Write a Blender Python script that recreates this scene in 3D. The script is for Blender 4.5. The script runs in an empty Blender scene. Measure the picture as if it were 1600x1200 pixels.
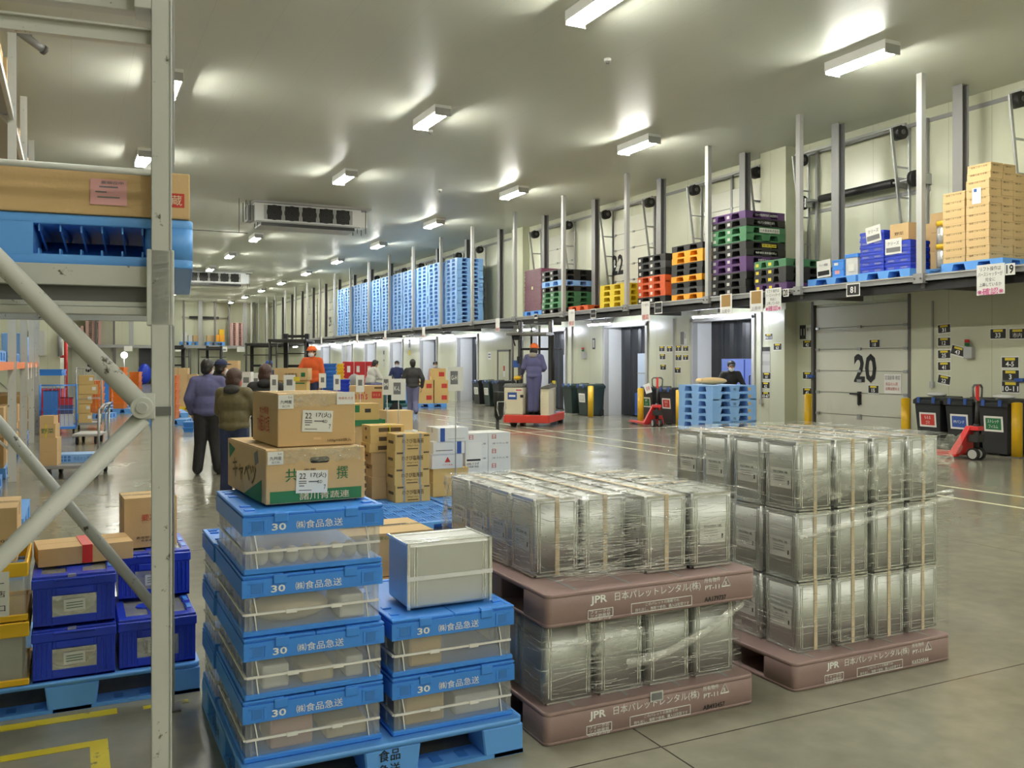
import bpy, bmesh, math, random
from mathutils import Vector, Matrix, Euler

SC = bpy.context.scene
COL = SC.collection
RND = random.Random(11)
PI = math.pi
V = Vector

# ------------------------------------------------------------------ camera, world, exposure
cam_d = bpy.data.cameras.new('camera')
cam_d.sensor_width = 36.0
cam_d.lens = 31.5
cam_d.shift_y = -0.02
cam_d.clip_start = 0.05
cam_d.clip_end = 300
cam = bpy.data.objects.new('camera', cam_d)
COL.objects.link(cam)
cam.location = (0, 0, 1.6)
cam.rotation_euler = (PI/2, 0, math.radians(-26.2))
SC.camera = cam
wd = bpy.data.worlds.new('world'); SC.world = wd; wd.use_nodes = True
wd.node_tree.nodes['Background'].inputs[0].default_value = (0.9, 0.95, 1.0, 1)
wd.node_tree.nodes['Background'].inputs[1].default_value = 0.15
vs = SC.view_settings
vs.view_transform = 'Standard'; vs.look = 'None'; vs.gamma = 1.0; vs.use_curve_mapping = False
vs.exposure = 1.85
TUBE_STRENGTH = 92.0      # ceiling lamp tubes
DOCK_STRENGTH = 60.0      # tubes over the dock doors
SC.cycles.use_denoising = True
SC.cycles.max_bounces = 8
SC.cycles.diffuse_bounces = 4
SC.cycles.glossy_bounces = 4
SC.cycles.transparent_max_bounces = 24
SC.cycles.sample_clamp_indirect = 6.0
SC.cycles.caustics_reflective = False
SC.cycles.caustics_refractive = False

# ------------------------------------------------------------------ materials
def lin(c):
    return tuple(((v/255)/12.92 if v/255 <= 0.04045 else ((v/255+0.055)/1.055)**2.4) for v in c)

MATS = {}
def pm(name, rgb, rough=0.5, metal=0.0, var=0.06, scale=5.0, bump=0.0, bscale=40.0, spec=0.5, chip=None, chip_amt=0.35, chip_scale=9.0, emit=None, coat=0.0, stretch=None, rvar=0.0):
    """procedural principled material: mottled colour, optional bump, optional chipped paint"""
    if name in MATS: return MATS[name]
    m = bpy.data.materials.new(name); m.use_nodes = True
    nt = m.node_tree; N = nt.nodes; L = nt.links
    b = N['Principled BSDF']
    col = lin(rgb)
    tc = N.new('ShaderNodeTexCoord')
    vec = tc.outputs['Object']
    if stretch:
        mp = N.new('ShaderNodeMapping'); mp.inputs['Scale'].default_value = stretch
        L.new(vec, mp.inputs['Vector']); vec = mp.outputs['Vector']
    nz = N.new('ShaderNodeTexNoise'); nz.inputs['Scale'].default_value = scale; nz.inputs['Detail'].default_value = 5
    L.new(vec, nz.inputs['Vector'])
    mx = N.new('ShaderNodeMix'); mx.data_type = 'RGBA'
    mx.inputs[6].default_value = (*[max(0, c*(1-var)) for c in col], 1)
    mx.inputs[7].default_value = (*[min(1, c*(1+var)) for c in col], 1)
    L.new(nz.outputs['Fac'], mx.inputs[0])
    out = mx.outputs[2]
    if chip:
        n2 = N.new('ShaderNodeTexNoise'); n2.inputs['Scale'].default_value = chip_scale; n2.inputs['Detail'].default_value = 8; n2.inputs['Roughness'].default_value = 0.7
        L.new(vec, n2.inputs['Vector'])
        rp = N.new('ShaderNodeValToRGB'); rp.color_ramp.elements[0].position = chip_amt-0.03; rp.color_ramp.elements[1].position = chip_amt+0.02
        rp.color_ramp.elements[0].color = (1, 1, 1, 1); rp.color_ramp.elements[1].color = (0, 0, 0, 1)
        L.new(n2.outputs['Fac'], rp.inputs['Fac'])
        m2 = N.new('ShaderNodeMix'); m2.data_type = 'RGBA'
        L.new(rp.outputs['Color'], m2.inputs[0]); L.new(out, m2.inputs[6]); m2.inputs[7].default_value = (*lin(chip), 1)
        out = m2.outputs[2]
    L.new(out, b.inputs['Base Color'])
    b.inputs['Roughness'].default_value = rough
    b.inputs['Metallic'].default_value = metal
    b.inputs['Specular IOR Level'].default_value = spec
    b.inputs['Coat Weight'].default_value = coat
    if rvar:
        mr = N.new('ShaderNodeMapRange'); mr.inputs[3].default_value = max(0, rough-rvar); mr.inputs[4].default_value = min(1, rough+rvar)
        L.new(nz.outputs['Fac'], mr.inputs[0]); L.new(mr.outputs[0], b.inputs['Roughness'])
    if bump:
        n3 = N.new('ShaderNodeTexNoise'); n3.inputs['Scale'].default_value = bscale; n3.inputs['Detail'].default_value = 4
        L.new(vec, n3.inputs['Vector'])
        bp = N.new('ShaderNodeBump'); bp.inputs['Strength'].default_value = bump; bp.inputs['Distance'].default_value = 0.01
        L.new(n3.outputs['Fac'], bp.inputs['Height']); L.new(bp.outputs['Normal'], b.inputs['Normal'])
    if emit:
        b.inputs['Emission Color'].default_value = (*lin(emit[0]), 1); b.inputs['Emission Strength'].default_value = emit[1]
    MATS[name] = m
    return m

def panel_mat(name, rgb, axis, pitch, rough=0.35, width=0.012, dark=0.72, off=0.0):
    """insulated wall / ceiling panels: thin joint lines every `pitch` metres along world axis"""
    m = pm(name, rgb, rough, var=0.035, scale=0.7, rvar=0.06)
    nt = m.node_tree; N = nt.nodes; L = nt.links; b = N['Principled BSDF']
    src = b.inputs['Base Color'].links[0].from_socket
    geo = N.new('ShaderNodeNewGeometry'); sep = N.new('ShaderNodeSeparateXYZ'); L.new(geo.outputs['Position'], sep.inputs[0])
    ad = N.new('ShaderNodeMath'); ad.operation = 'ADD'; ad.inputs[1].default_value = 1000*pitch+off
    dv = N.new('ShaderNodeMath'); dv.operation = 'DIVIDE'; dv.inputs[1].default_value = pitch
    fr = N.new('ShaderNodeMath'); fr.operation = 'FRACT'
    lt = N.new('ShaderNodeMath'); lt.operation = 'LESS_THAN'; lt.inputs[1].default_value = width/pitch
    L.new(sep.outputs[axis], ad.inputs[0]); L.new(ad.outputs[0], dv.inputs[0]); L.new(dv.outputs[0], fr.inputs[0]); L.new(fr.outputs[0], lt.inputs[0])
    mx = N.new('ShaderNodeMix'); mx.data_type = 'RGBA'; mx.blend_type = 'MULTIPLY'
    L.new(lt.outputs[0], mx.inputs[0]); L.new(src, mx.inputs[6]); mx.inputs[7].default_value = (dark, dark, dark*0.95, 1)
    L.new(mx.outputs[2], b.inputs['Base Color'])
    return m

def film_mat(name, tint, opacity, streak=0.5, rough=0.15, bump=0.6, stretch=(2, 2, 30), scale=3.0, streak_lo=0.5):
    """stretch film / clear plastic: mostly see-through, glossy, with white streaks for folds and, on stretch film, painted glints"""
    m = bpy.data.materials.new(name); m.use_nodes = True
    nt = m.node_tree; N = nt.nodes; L = nt.links
    for n in list(N): N.remove(n)
    out = N.new('ShaderNodeOutputMaterial')
    tr = N.new('ShaderNodeBsdfTransparent'); tr.inputs[0].default_value = (0.97, 0.975, 0.97, 1)
    gl = N.new('ShaderNodeBsdfGlossy'); gl.inputs['Roughness'].default_value = rough; gl.inputs['Color'].default_value = (1, 1, 1, 1)
    df = N.new('ShaderNodeBsdfDiffuse'); df.inputs['Color'].default_value = (*lin(tint), 1)
    tc = N.new('ShaderNodeTexCoord'); mp = N.new('ShaderNodeMapping'); mp.inputs['Scale'].default_value = stretch
    L.new(tc.outputs['Object'], mp.inputs[0])
    n1 = N.new('ShaderNodeTexNoise'); n1.inputs['Scale'].default_value = scale; n1.inputs['Detail'].default_value = 6
    L.new(mp.outputs[0], n1.inputs['Vector'])
    rp = N.new('ShaderNodeMapRange'); rp.inputs[1].default_value = streak_lo; rp.inputs[2].default_value = 0.78; rp.inputs[3].default_value = opacity; rp.inputs[4].default_value = min(1, opacity+streak)
    L.new(n1.outputs['Fac'], rp.inputs[0])
    bp = N.new('ShaderNodeBump'); bp.inputs['Strength'].default_value = bump; bp.inputs['Distance'].default_value = 0.02
    L.new(n1.outputs['Fac'], bp.inputs['Height'])
    L.new(bp.outputs['Normal'], gl.inputs['Normal'])
    a = N.new('ShaderNodeMixShader'); a.inputs[0].default_value = 0.55
    L.new(df.outputs[0], a.inputs[1]); L.new(gl.outputs[0], a.inputs[2])
    x = N.new('ShaderNodeMixShader')
    L.new(rp.outputs[0], x.inputs[0]); L.new(tr.outputs[0], x.inputs[1]); L.new(a.outputs[0], x.inputs[2])
    L.new(x.outputs[0], out.inputs['Surface'])
    MATS[name] = m
    return m

def emit_mat(name, rgb, strength):
    m = bpy.data.materials.new(name); m.use_nodes = True
    nt = m.node_tree; N = nt.nodes; L = nt.links
    for n in list(N): N.remove(n)
    out = N.new('ShaderNodeOutputMaterial'); e = N.new('ShaderNodeEmission')
    e.inputs[0].default_value = (*lin(rgb), 1); e.inputs[1].default_value = strength
    L.new(e.outputs[0], out.inputs[0]); MATS[name] = m
    return m

def floor_mat():
    m = pm('polished concrete', (140, 137, 121), 0.19, var=0.24, scale=0.9, spec=0.6, rvar=0.12)
    nt = m.node_tree; N = nt.nodes; L = nt.links; b = N['Principled BSDF']
    src = b.inputs['Base Color'].links[0].from_socket
    geo = N.new('ShaderNodeNewGeometry')
    n2 = N.new('ShaderNodeTexNoise'); n2.inputs['Scale'].default_value = 7; n2.inputs['Detail'].default_value = 8
    L.new(geo.outputs['Position'], n2.inputs['Vector'])
    mr = N.new('ShaderNodeMapRange'); mr.inputs[1].default_value = 0.3; mr.inputs[2].default_value = 0.7; mr.inputs[3].default_value = 0.86; mr.inputs[4].default_value = 1.08
    L.new(n2.outputs['Fac'], mr.inputs[0])
    mm = N.new('ShaderNodeMix'); mm.data_type = 'RGBA'; mm.blend_type = 'MULTIPLY'; mm.inputs[0].default_value = 1
    L.new(src, mm.inputs[6]); L.new(mr.outputs[0], mm.inputs[7])
    cur = mm.outputs[2]
    sep = N.new('ShaderNodeSeparateXYZ'); L.new(geo.outputs['Position'], sep.inputs[0])
    for ax, off, pitch in ((0, 2.21, 5.0), (1, 3.08, 5.0)):      # saw-cut joints
        s1 = N.new('ShaderNodeMath'); s1.operation = 'ADD'; s1.inputs[1].default_value = 1000*pitch-off+0.004
        d1 = N.new('ShaderNodeMath'); d1.operation = 'DIVIDE'; d1.inputs[1].default_value = pitch
        f1 = N.new('ShaderNodeMath'); f1.operation = 'FRACT'
        l1 = N.new('ShaderNodeMath'); l1.operation = 'LESS_THAN'; l1.inputs[1].default_value = 0.008/pitch
        L.new(sep.outputs[ax], s1.inputs[0]); L.new(s1.outputs[0], d1.inputs[0]); L.new(d1.outputs[0], f1.inputs[0]); L.new(f1.outputs[0], l1.inputs[0])
        x = N.new('ShaderNodeMix'); x.data_type = 'RGBA'
        L.new(l1.outputs[0], x.inputs[0]); L.new(cur, x.inputs[6]); x.inputs[7].default_value = (*lin((46, 44, 38)), 1)
        cur = x.outputs[2]
    L.new(cur, b.inputs['Base Color'])
    return m

# ------------------------------------------------------------------ mesh builder
_TXT = {}
def text_geo(s, bold=0.0):
    k = (s, bold)
    if k in _TXT: return _TXT[k]
    cu = bpy.data.curves.new('t', 'FONT'); cu.body = s; cu.resolution_u = 2; cu.offset = bold; cu.align_x = 'LEFT'
    o = bpy.data.objects.new('t', cu); COL.objects.link(o)
    bpy.context.view_layer.update()
    me = bpy.data.meshes.new_from_object(o.evaluated_get(bpy.context.evaluated_depsgraph_get()))
    vs_ = [(v.co.x, v.co.y) for v in me.vertices]; fs = [tuple(p.vertices) for p in me.polygons]
    bpy.data.objects.remove(o); bpy.data.curves.remove(cu); bpy.data.meshes.remove(me)
    if vs_:
        x0 = min(v[0] for v in vs_); x1 = max(v[0] for v in vs_); y0 = min(v[1] for v in vs_); y1 = max(v[1] for v in vs_)
    else: x0 = y0 = 0; x1 = y1 = 1
    _TXT[k] = (vs_, fs, x0, x1, y0, y1)
    return _TXT[k]

FACES = {'f': (V((1, 0, 0)), V((0, 0, 1)), V((0, -1, 0))), 'b': (V((-1, 0, 0)), V((0, 0, 1)), V((0, 1, 0))),
         'l': (V((0, -1, 0)), V((0, 0, 1)), V((-1, 0, 0))), 'r': (V((0, 1, 0)), V((0, 0, 1)), V((1, 0, 0))),
         't': (V((1, 0, 0)), V((0, 1, 0)), V((0, 0, 1))), 'u': (V((1, 0, 0)), V((0, -1, 0)), V((0, 0, -1)))}

class MB:
    def __init__(s): s.v = []; s.f = []; s.fm = []; s.mats = []; s.sm = []
    def mi(s, m):
        if isinstance(m, str): m = MATS[m]
        if m not in s.mats: s.mats.append(m)
        return s.mats.index(m)
    def add(s, vs_, fs, m, smooth=False):
        o = len(s.v); i = s.mi(m)
        s.v += [tuple(p) for p in vs_]
        for f in fs: s.f.append(tuple(o+k for k in f)); s.fm.append(i); s.sm.append(smooth)
        return s
    def box(s, x0, y0, z0, x1, y1, z1, m):
        return s.add([(x0, y0, z0), (x1, y0, z0), (x1, y1, z0), (x0, y1, z0), (x0, y0, z1), (x1, y0, z1), (x1, y1, z1), (x0, y1, z1)],
                     [(0, 3, 2, 1), (4, 5, 6, 7), (0, 1, 5, 4), (1, 2, 6, 5), (2, 3, 7, 6), (3, 0, 4, 7)], m)
    def cbox(s, c, d, m, rot=None):
        h = V(d)/2; pts = []
        M = rot.to_matrix() if isinstance(rot, Euler) else (rot or Matrix.Identity(3))
        for z in (-1, 1):
            for x, y in ((-1, -1), (1, -1), (1, 1), (-1, 1)): pts.append(V(c)+M @ V((x*h.x, y*h.y, z*h.z)))
        return s.add(pts, [(0, 3, 2, 1), (4, 5, 6, 7), (0, 1, 5, 4), (1, 2, 6, 5), (2, 3, 7, 6), (3, 0, 4, 7)], m)
    def taper(s, x0, y0, x1, y1, z0, X0, Y0, X1, Y1, z1, m):
        return s.add([(x0, y0, z0), (x1, y0, z0), (x1, y1, z0), (x0, y1, z0), (X0, Y0, z1), (X1, Y0, z1), (X1, Y1, z1), (X0, Y1, z1)],
                     [(0, 3, 2, 1), (4, 5, 6, 7), (0, 1, 5, 4), (1, 2, 6, 5), (2, 3, 7, 6), (3, 0, 4, 7)], m)
    def rbox(s, x0, y0, z0, x1, y1, z1, r, m, n=4):
        """box with rounded vertical corners"""
        pts = []
        for cx, cy, a0 in ((x1-r, y1-r, 0), (x0+r, y1-r, PI/2), (x0+r, y0+r, PI), (x1-r, y0+r, 1.5*PI)):
            for k in range(n+1):
                a = a0+PI/2*k/n; pts.append((cx+r*math.cos(a), cy+r*math.sin(a)))
        return s.prism(pts, z0, z1, m, smooth=True)
    def prism(s, poly, z0, z1, m, smooth=False, axis=2):
        n = len(poly)
        def P(a, b, c): return (a, b, c) if axis == 2 else ((c, a, b) if axis == 0 else (a, c, b))
        vs_ = [P(x, y, z0) for x, y in poly]+[P(x, y, z1) for x, y in poly]
        o = len(s.v); i = s.mi(m); s.v += vs_
        flip = (axis == 1)
        def put(f, sm):
            s.f.append(tuple(o+k for k in (reversed(f) if flip else f))); s.fm.append(i); s.sm.append(sm)
        put(list(range(n-1, -1, -1)), False); put(list(range(n, 2*n)), False)
        for k in range(n): put([k, (k+1) % n, n+(k+1) % n, n+k], smooth)
        return s
    def cyl(s, p, q, r, m, n=12, r2=None, caps=True):
        p = V(p); q = V(q); d = q-p
        if d.length < 1e-9: return s
        r2 = r if r2 is None else r2
        M = d.to_track_quat('Z', 'Y').to_matrix(); vs_ = []
        for c, rr in ((p, r), (q, r2)):
            for k in range(n):
                a = 2*PI*k/n; vs_.append(c+M @ V((rr*math.cos(a), rr*math.sin(a), 0)))
        o = len(s.v); i = s.mi(m); s.v += [tuple(x) for x in vs_]
        for k in range(n): s.f.append((o+k, o+(k+1) % n, o+n+(k+1) % n, o+n+k)); s.fm.append(i); s.sm.append(True)
        if caps:
            s.f.append(tuple(o+k for k in range(n-1, -1, -1))); s.f.append(tuple(o+n+k for k in range(n))); s.fm += [i, i]; s.sm += [False, False]
        return s
    def tube(s, pts, r, m, n=8):
        for a, b in zip(pts, pts[1:]): s.cyl(a, b, r, m, n)
        for p in pts[1:-1]: s.ell(p, (r, r, r), m, 6, 8)
        return s
    def bar(s, p, q, w, h, m, up=(0, 0, 1)):
        p = V(p); q = V(q); d = (q-p); L_ = d.length; d.normalize()
        u = V(up); sd = d.cross(u)
        if sd.length < 1e-6: sd = d.cross(V((1, 0, 0)))
        sd.normalize(); u = sd.cross(d).normalized()
        vs_ = []
        for c in (p, q):
            for a, b in ((-1, -1), (1, -1), (1, 1), (-1, 1)): vs_.append(c+sd*(a*w/2)+u*(b*h/2))
        return s.add(vs_, [(3, 2, 1, 0), (4, 5, 6, 7), (0, 1, 5, 4), (1, 2, 6, 5), (2, 3, 7, 6), (3, 0, 4, 7)], m)
    def ell(s, c, r, m, nu=8, nv=12, rot=None, z0=-1.0):
        """ellipsoid (or the part of it above z0 in unit height)"""
        vs_ = []; fs = []; a0 = math.asin(z0)
        M = (rot if isinstance(rot, Matrix) else rot.to_matrix()) if rot else Matrix.Identity(3)
        for i in range(nu+1):
            la = a0+(PI/2-a0)*i/nu
            for k in range(nv):
                lo = 2*PI*k/nv
                vs_.append(V(c)+M @ V((r[0]*math.cos(la)*math.cos(lo), r[1]*math.cos(la)*math.sin(lo), r[2]*math.sin(la))))
        for i in range(nu):
            for k in range(nv): fs.append((i*nv+k, i*nv+(k+1) % nv, (i+1)*nv+(k+1) % nv, (i+1)*nv+k))
        fs.append(tuple(range(nv-1, -1, -1)))
        return s.add(vs_, fs, m, True)
    def quad(s, a, b, c, d, m): return s.add([a, b, c, d], [(0, 1, 2, 3)], m)
    def sheet(s, c, face, w, h, m, off=0.0015, rot=0.0, thick=0.001):
        """thin sheet lying on a face; c is a point of the face"""
        r, u, n = FACES[face] if isinstance(face, str) else face
        cr, sr = math.cos(rot), math.sin(rot); r, u = r*cr+u*sr, u*cr-r*sr
        c = V(c)+n*off; t = n*thick; vs_ = []
        for cc in (c-t, c):
            for a, b in ((-1, -1), (1, -1), (1, 1), (-1, 1)): vs_.append(cc+r*(a*w/2)+u*(b*h/2))
        return s.add(vs_, [(3, 2, 1, 0), (4, 5, 6, 7), (0, 1, 5, 4), (1, 2, 6, 5), (2, 3, 7, 6), (3, 0, 4, 7)], m)
    def text(s, t, c, face, w, h, m, off=0.003, bold=0.0, rot=0.0, skew=0.0):
        """lettering fitted to a w x h area centred on c; h or w None keeps the natural aspect"""
        r, u, n = FACES[face] if isinstance(face, str) else face
        cr, sr = math.cos(rot), math.sin(rot); r, u = r*cr+u*sr, u*cr-r*sr
        cjk = any(ord(q) > 0x2e80 for q in t)
        if cjk and bold:        # heavier strokes: the same lettering set twice, a hair apart
            d_ = r*(bold*0.5*((h or w/len(t))))
            s.text(t, V(c)-d_, (r, u, n), w, h, m, off); return s.text(t, V(c)+d_, (r, u, n), w, h, m, off+0.0003)
        vs_, fs, x0, x1, y0, y1 = text_geo(t, 0.0 if cjk else bold)
        if not vs_: return s
        sx = w/(x1-x0) if w else None; sy = h/(y1-y0) if h else None
        sx = sx or sy; sy = sy or sx
        c = V(c)+n*off
        P = [c+r*((x-(x0+x1)/2)*sx+skew*(y-(y0+y1)/2)*sy)+u*((y-(y0+y1)/2)*sy) for x, y in vs_]
        return s.add(P, fs, m)
    def xf(s, M, start=0):
        s.v[start:] = [tuple(M @ V(p)) for p in s.v[start:]]
        return s
    def mesh(s, name, bevel=0.0, seg=2, auto=True):
        me = bpy.data.meshes.new(name)
        me.from_pydata(s.v, [], s.f)
        for m in s.mats: me.materials.append(m)
        me.polygons.foreach_set('material_index', s.fm)
        me.polygons.foreach_set('use_smooth', s.sm)
        me.update()
        if bevel:
            bm = bmesh.new(); bm.from_mesh(me)
            es = [e for e in bm.edges if len(e.link_faces) == 2 and e.calc_face_angle(0) > 0.6]
            bmesh.ops.bevel(bm, geom=es, offset=bevel, segments=seg, affect='EDGES', profile=0.5, clamp_overlap=True)
            bm.to_mesh(me); bm.free()
        return me
    def build(s, name, parent=None, loc=(0, 0, 0), rz=0.0, bevel=0.0, seg=2):
        return link(name, s.mesh(name, bevel, seg), parent, loc, rz)

def link(name, me, parent=None, loc=(0, 0, 0), rz=0.0):
    o = bpy.data.objects.new(name, me); COL.objects.link(o)
    o.location = loc; o.rotation_euler = (0, 0, rz)
    if parent: o.parent = parent
    return o
def tag(o, label, cat, group=None, kind=None):
    o['label'] = label; o['category'] = cat
    if group: o['group'] = group
    if kind: o['kind'] = kind
    return o
def thing(name, label, cat, loc=(0, 0, 0), rz=0.0, group=None):
    o = bpy.data.objects.new(name, None); COL.objects.link(o)
    o.empty_display_size = 0.1
    o.location = loc; o.rotation_euler = (0, 0, rz)
    return tag(o, label, cat, group)
def struct(o): o['kind'] = 'structure'; return o
KIDS = {}
def dup(root, label, loc, rz=None, group=None, cat=None, skip=()):
    """copy of a thing with copies of its parts and sub-parts"""
    r = root.copy(); COL.objects.link(r); r.location = loc
    if rz is not None: r.rotation_euler = (0, 0, rz)
    r['label'] = label
    if group: r['group'] = group
    if cat: r['category'] = cat
    kids = KIDS.get(root.name)
    if kids is None:
        kids = KIDS[root.name] = [(c, list(c.children)) for c in root.children]
    for c, gs in kids:
        if c.name.split('.')[0] in skip: continue
        k = c.copy(); COL.objects.link(k); k.parent = r
        for g in gs:
            q = g.copy(); COL.objects.link(q); q.parent = k
    return r
ORD = ['bottom', 'second from bottom', 'third from bottom', 'fourth from bottom', 'fifth from bottom', 'sixth from bottom', 'seventh from bottom', 'eighth from bottom',
       'ninth from bottom', 'tenth from bottom', 'eleventh from bottom', 'twelfth from bottom', 'thirteenth from bottom', 'fourteenth from bottom', 'fifteenth from bottom', 'sixteenth from bottom', 'seventeenth from bottom']
NTH = ['first', 'second', 'third', 'fourth', 'fifth', 'sixth', 'seventh', 'eighth', 'ninth', 'tenth', 'eleventh', 'twelfth', 'thirteenth', 'fourteenth']
def ordl(i, n): return 'topmost' if i == n-1 and n > 1 else ORD[i]

# palette
cream = panel_mat('cream wall panel', (204, 206, 183), 1, 0.9, 0.3)
cream_x = panel_mat('cream wall panel across', (204, 206, 183), 0, 0.9, 0.3)
ceilm = panel_mat('ceiling panel', (206, 209, 196), 0, 0.9, 0.42, width=0.006, dark=0.86)
pm('steel grey', (146, 146, 146), 0.45, 0.0, chip=(110, 108, 104), chip_amt=0.3)
pm('steel light', (176, 176, 174), 0.4, 0.0, var=0.05)
pm('steel dark', (92, 90, 88), 0.5, 0.0)
pm('galvanised', (170, 172, 172), 0.38, 0.7, var=0.12, scale=20)
pm('black steel', (34, 33, 33), 0.5)
pm('black plastic', (30, 31, 32), 0.42, bump=0.05)
pm('black sign', (34, 34, 35), 0.55, var=0.02)
pm('rubber', (26, 26, 26), 0.75)
pm('white paint', (238, 240, 240), 0.35, var=0.03)
pm('door white', (206, 206, 192), 0.38, var=0.03, scale=1.0)
pm('paper', (232, 231, 226), 0.7, var=0.02)
pm('paper grey', (196, 196, 192), 0.7, var=0.03)
pm('paper pink', (226, 170, 172), 0.7, var=0.03)
pm('ink black', (30, 30, 32), 0.7, var=0.0)
pm('ink grey', (120, 120, 122), 0.7, var=0.0)
pm('ink red', (196, 60, 50), 0.7, var=0.0)
pm('ink magenta', (206, 60, 140), 0.7, var=0.0)
pm('ink green', (40, 116, 72), 0.7, var=0.03)
pm('ink blue', (52, 86, 160), 0.7, var=0.0)
pm('ink white', (240, 240, 238), 0.6, var=0.0)
pm('ink brown', (92, 72, 48), 0.7, var=0.0)
pm('yellow paint', (222, 176, 30), 0.4, chip=(60, 50, 30), chip_amt=0.3, chip_scale=7)
pm('yellow label', (226, 204, 60), 0.6, var=0.0)
pm('floor line white', (206, 204, 176), 0.5, var=0.1, chip=(120, 118, 100), chip_amt=0.38, chip_scale=6)
pm('floor line yellow', (206, 188, 40), 0.45, var=0.1, chip=(110, 106, 70), chip_amt=0.4, chip_scale=9)
pm('cardboard', (206, 174, 128), 0.72, var=0.06, scale=4, bump=0.08, bscale=90, spec=0.3)
pm('cardboard light', (220, 188, 138), 0.72, var=0.06, scale=4, spec=0.3)
pm('cardboard yellow', (210, 178, 116), 0.72, var=0.06, scale=4, spec=0.3)
pm('cardboard dark', (170, 136, 86), 0.72, var=0.06, scale=4, spec=0.3)
pm('cardboard edge', (120, 92, 56), 0.8, var=0.05)
pm('carton white', (226, 226, 224), 0.6, var=0.03)
film_mat('clear tape', (214, 196, 160), 0.22, 0.5, 0.12, 0.4, (20, 20, 20), 2.0)
pm('pallet blue', (98, 164, 240), 0.38, var=0.07, scale=6)
pm('pallet blue pale', (140, 186, 242), 0.4, var=0.05, scale=4)
pm('pallet blue deep', (60, 124, 206), 0.36, var=0.07, scale=6)
pm('pallet brown', (152, 127, 124), 0.5, var=0.06, scale=6, bump=0.05)
pm('pallet pink', (204, 164, 158), 0.5, var=0.05)
pm('pallet black', (40, 40, 40), 0.45, var=0.15)
pm('pallet grey', (74, 74, 76), 0.45, var=0.12)
pm('pallet green', (70, 126, 86), 0.45, var=0.1)
pm('pallet purple', (88, 56, 108), 0.45, var=0.1)
pm('pallet orange', (214, 92, 46), 0.45, var=0.1)
pm('pallet amber', (240, 164, 42), 0.45, var=0.08)
pm('pallet yellow', (228, 200, 50), 0.45, var=0.08)
pm('crate blue', (66, 142, 234), 0.36, var=0.05, scale=8)
pm('crate royal', (30, 62, 196), 0.34, var=0.08, scale=6)
pm('crate yellow', (236, 188, 36), 0.4, var=0.05)
pm('crate red', (200, 40, 48), 0.4, var=0.08)
pm('crate orange', (238, 124, 40), 0.4, var=0.08)
film_mat('crate clear', (214, 214, 212), 0.19, 0.06, 0.4, 0.02, (3, 3, 3), 2.0)
film_mat('window clear', (220, 220, 216), 0.45, 0.3, 0.18, 0.5, (5, 5, 5), 4.0)
film_mat('stretch film', (250, 250, 248), 0.035, 0.95, 0.10, 1.0, (1.0, 1.0, 46), 2.6, 0.57)
film_mat('stretch film loose', (240, 240, 236), 0.16, 0.7, 0.10, 1.2, (5, 5, 9), 3.0, 0.5)
film_mat('film crease glint', (252, 252, 250), 0.5, 0.45, 0.08, 0.8, (6, 6, 6), 5.0, 0.4)  # whitened film for thin strips that paint in glints along folds
film_mat('film band', (244, 244, 240), 0.3, 0.6, 0.12, 1.0, (2, 2, 20), 3.0, 0.4)
pm('tin', (200, 201, 198), 0.4, 0.72, var=0.05, scale=3)
pm('tin rim', (224, 224, 220), 0.22, 0.9, var=0.04)
pm('strap tan', (226, 206, 174), 0.6, var=0.05)
pm('strap grey', (150, 152, 156), 0.5, var=0.05)
pm('strap yellow', (222, 204, 60), 0.5, var=0.05)
pm('rack paint', (196, 197, 192), 0.42, var=0.05, chip=(80, 70, 60), chip_amt=0.365, chip_scale=14)
pm('rack paint dark', (100, 99, 98), 0.5, var=0.06, chip=(70, 64, 56), chip_amt=0.3)
pm('skin', (206, 158, 128), 0.55, var=0.04)
pm('hair dark', (34, 28, 26), 0.5, var=0.2, scale=30, bump=0.4, bscale=60)
pm('hair brown', (66, 42, 34), 0.5, var=0.2, scale=30, bump=0.5, bscale=60)
pm('cloth purple', (92, 92, 132), 0.85, var=0.08, bump=0.5, bscale=14)
pm('cloth navy', (42, 50, 84), 0.85, var=0.1, bump=0.5, bscale=14)
pm('cloth black', (36, 35, 37), 0.7, var=0.2, bump=0.5, bscale=14)
pm('cloth dark', (50, 48, 46), 0.75, var=0.2, bump=0.5, bscale=14)
pm('cloth olive', (98, 88, 58), 0.6, var=0.12, bump=0.6, bscale=14)
pm('cloth orange', (214, 92, 40), 0.8, var=0.1, bump=0.4, bscale=14)
pm('cloth white', (204, 202, 194), 0.8, var=0.08, bump=0.4, bscale=14)
pm('cloth pink', (180, 150, 152), 0.8, var=0.1, bump=0.4, bscale=14)
pm('cloth grey', (150, 142, 132), 0.85, var=0.08)
pm('denim', (44, 52, 82), 0.85, var=0.12, bump=0.4, bscale=20)
pm('trouser violet', (104, 104, 136), 0.85, var=0.08, bump=0.5, bscale=14)
pm('mask white', (226, 230, 234), 0.8, var=0.02)
pm('mask red', (206, 110, 106), 0.8, var=0.4, scale=60)
pm('helmet orange', (238, 110, 36), 0.3, var=0.02)
pm('helmet white', (232, 232, 228), 0.3, var=0.02)
pm('truck cream', (226, 216, 190), 0.4, var=0.04)
pm('truck red', (206, 64, 52), 0.4, var=0.08, chip=(120, 96, 76), chip_amt=0.36, chip_scale=5)
pm('truck grey', (104, 102, 98), 0.5, var=0.04)
pm('jack red', (212, 48, 50), 0.35, var=0.05)
pm('teal', (40, 92, 92), 0.5)
pm('bin black', (38, 40, 42), 0.45, var=0.08)
pm('bin green', (40, 56, 54), 0.45, var=0.08)
pm('curtain black', (42, 45, 50), 0.35, var=0.3, scale=3, bump=0.8, bscale=5, stretch=(1, 1, 0.35))
pm('truck door blue', (110, 130, 200), 0.4, var=0.08)
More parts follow.
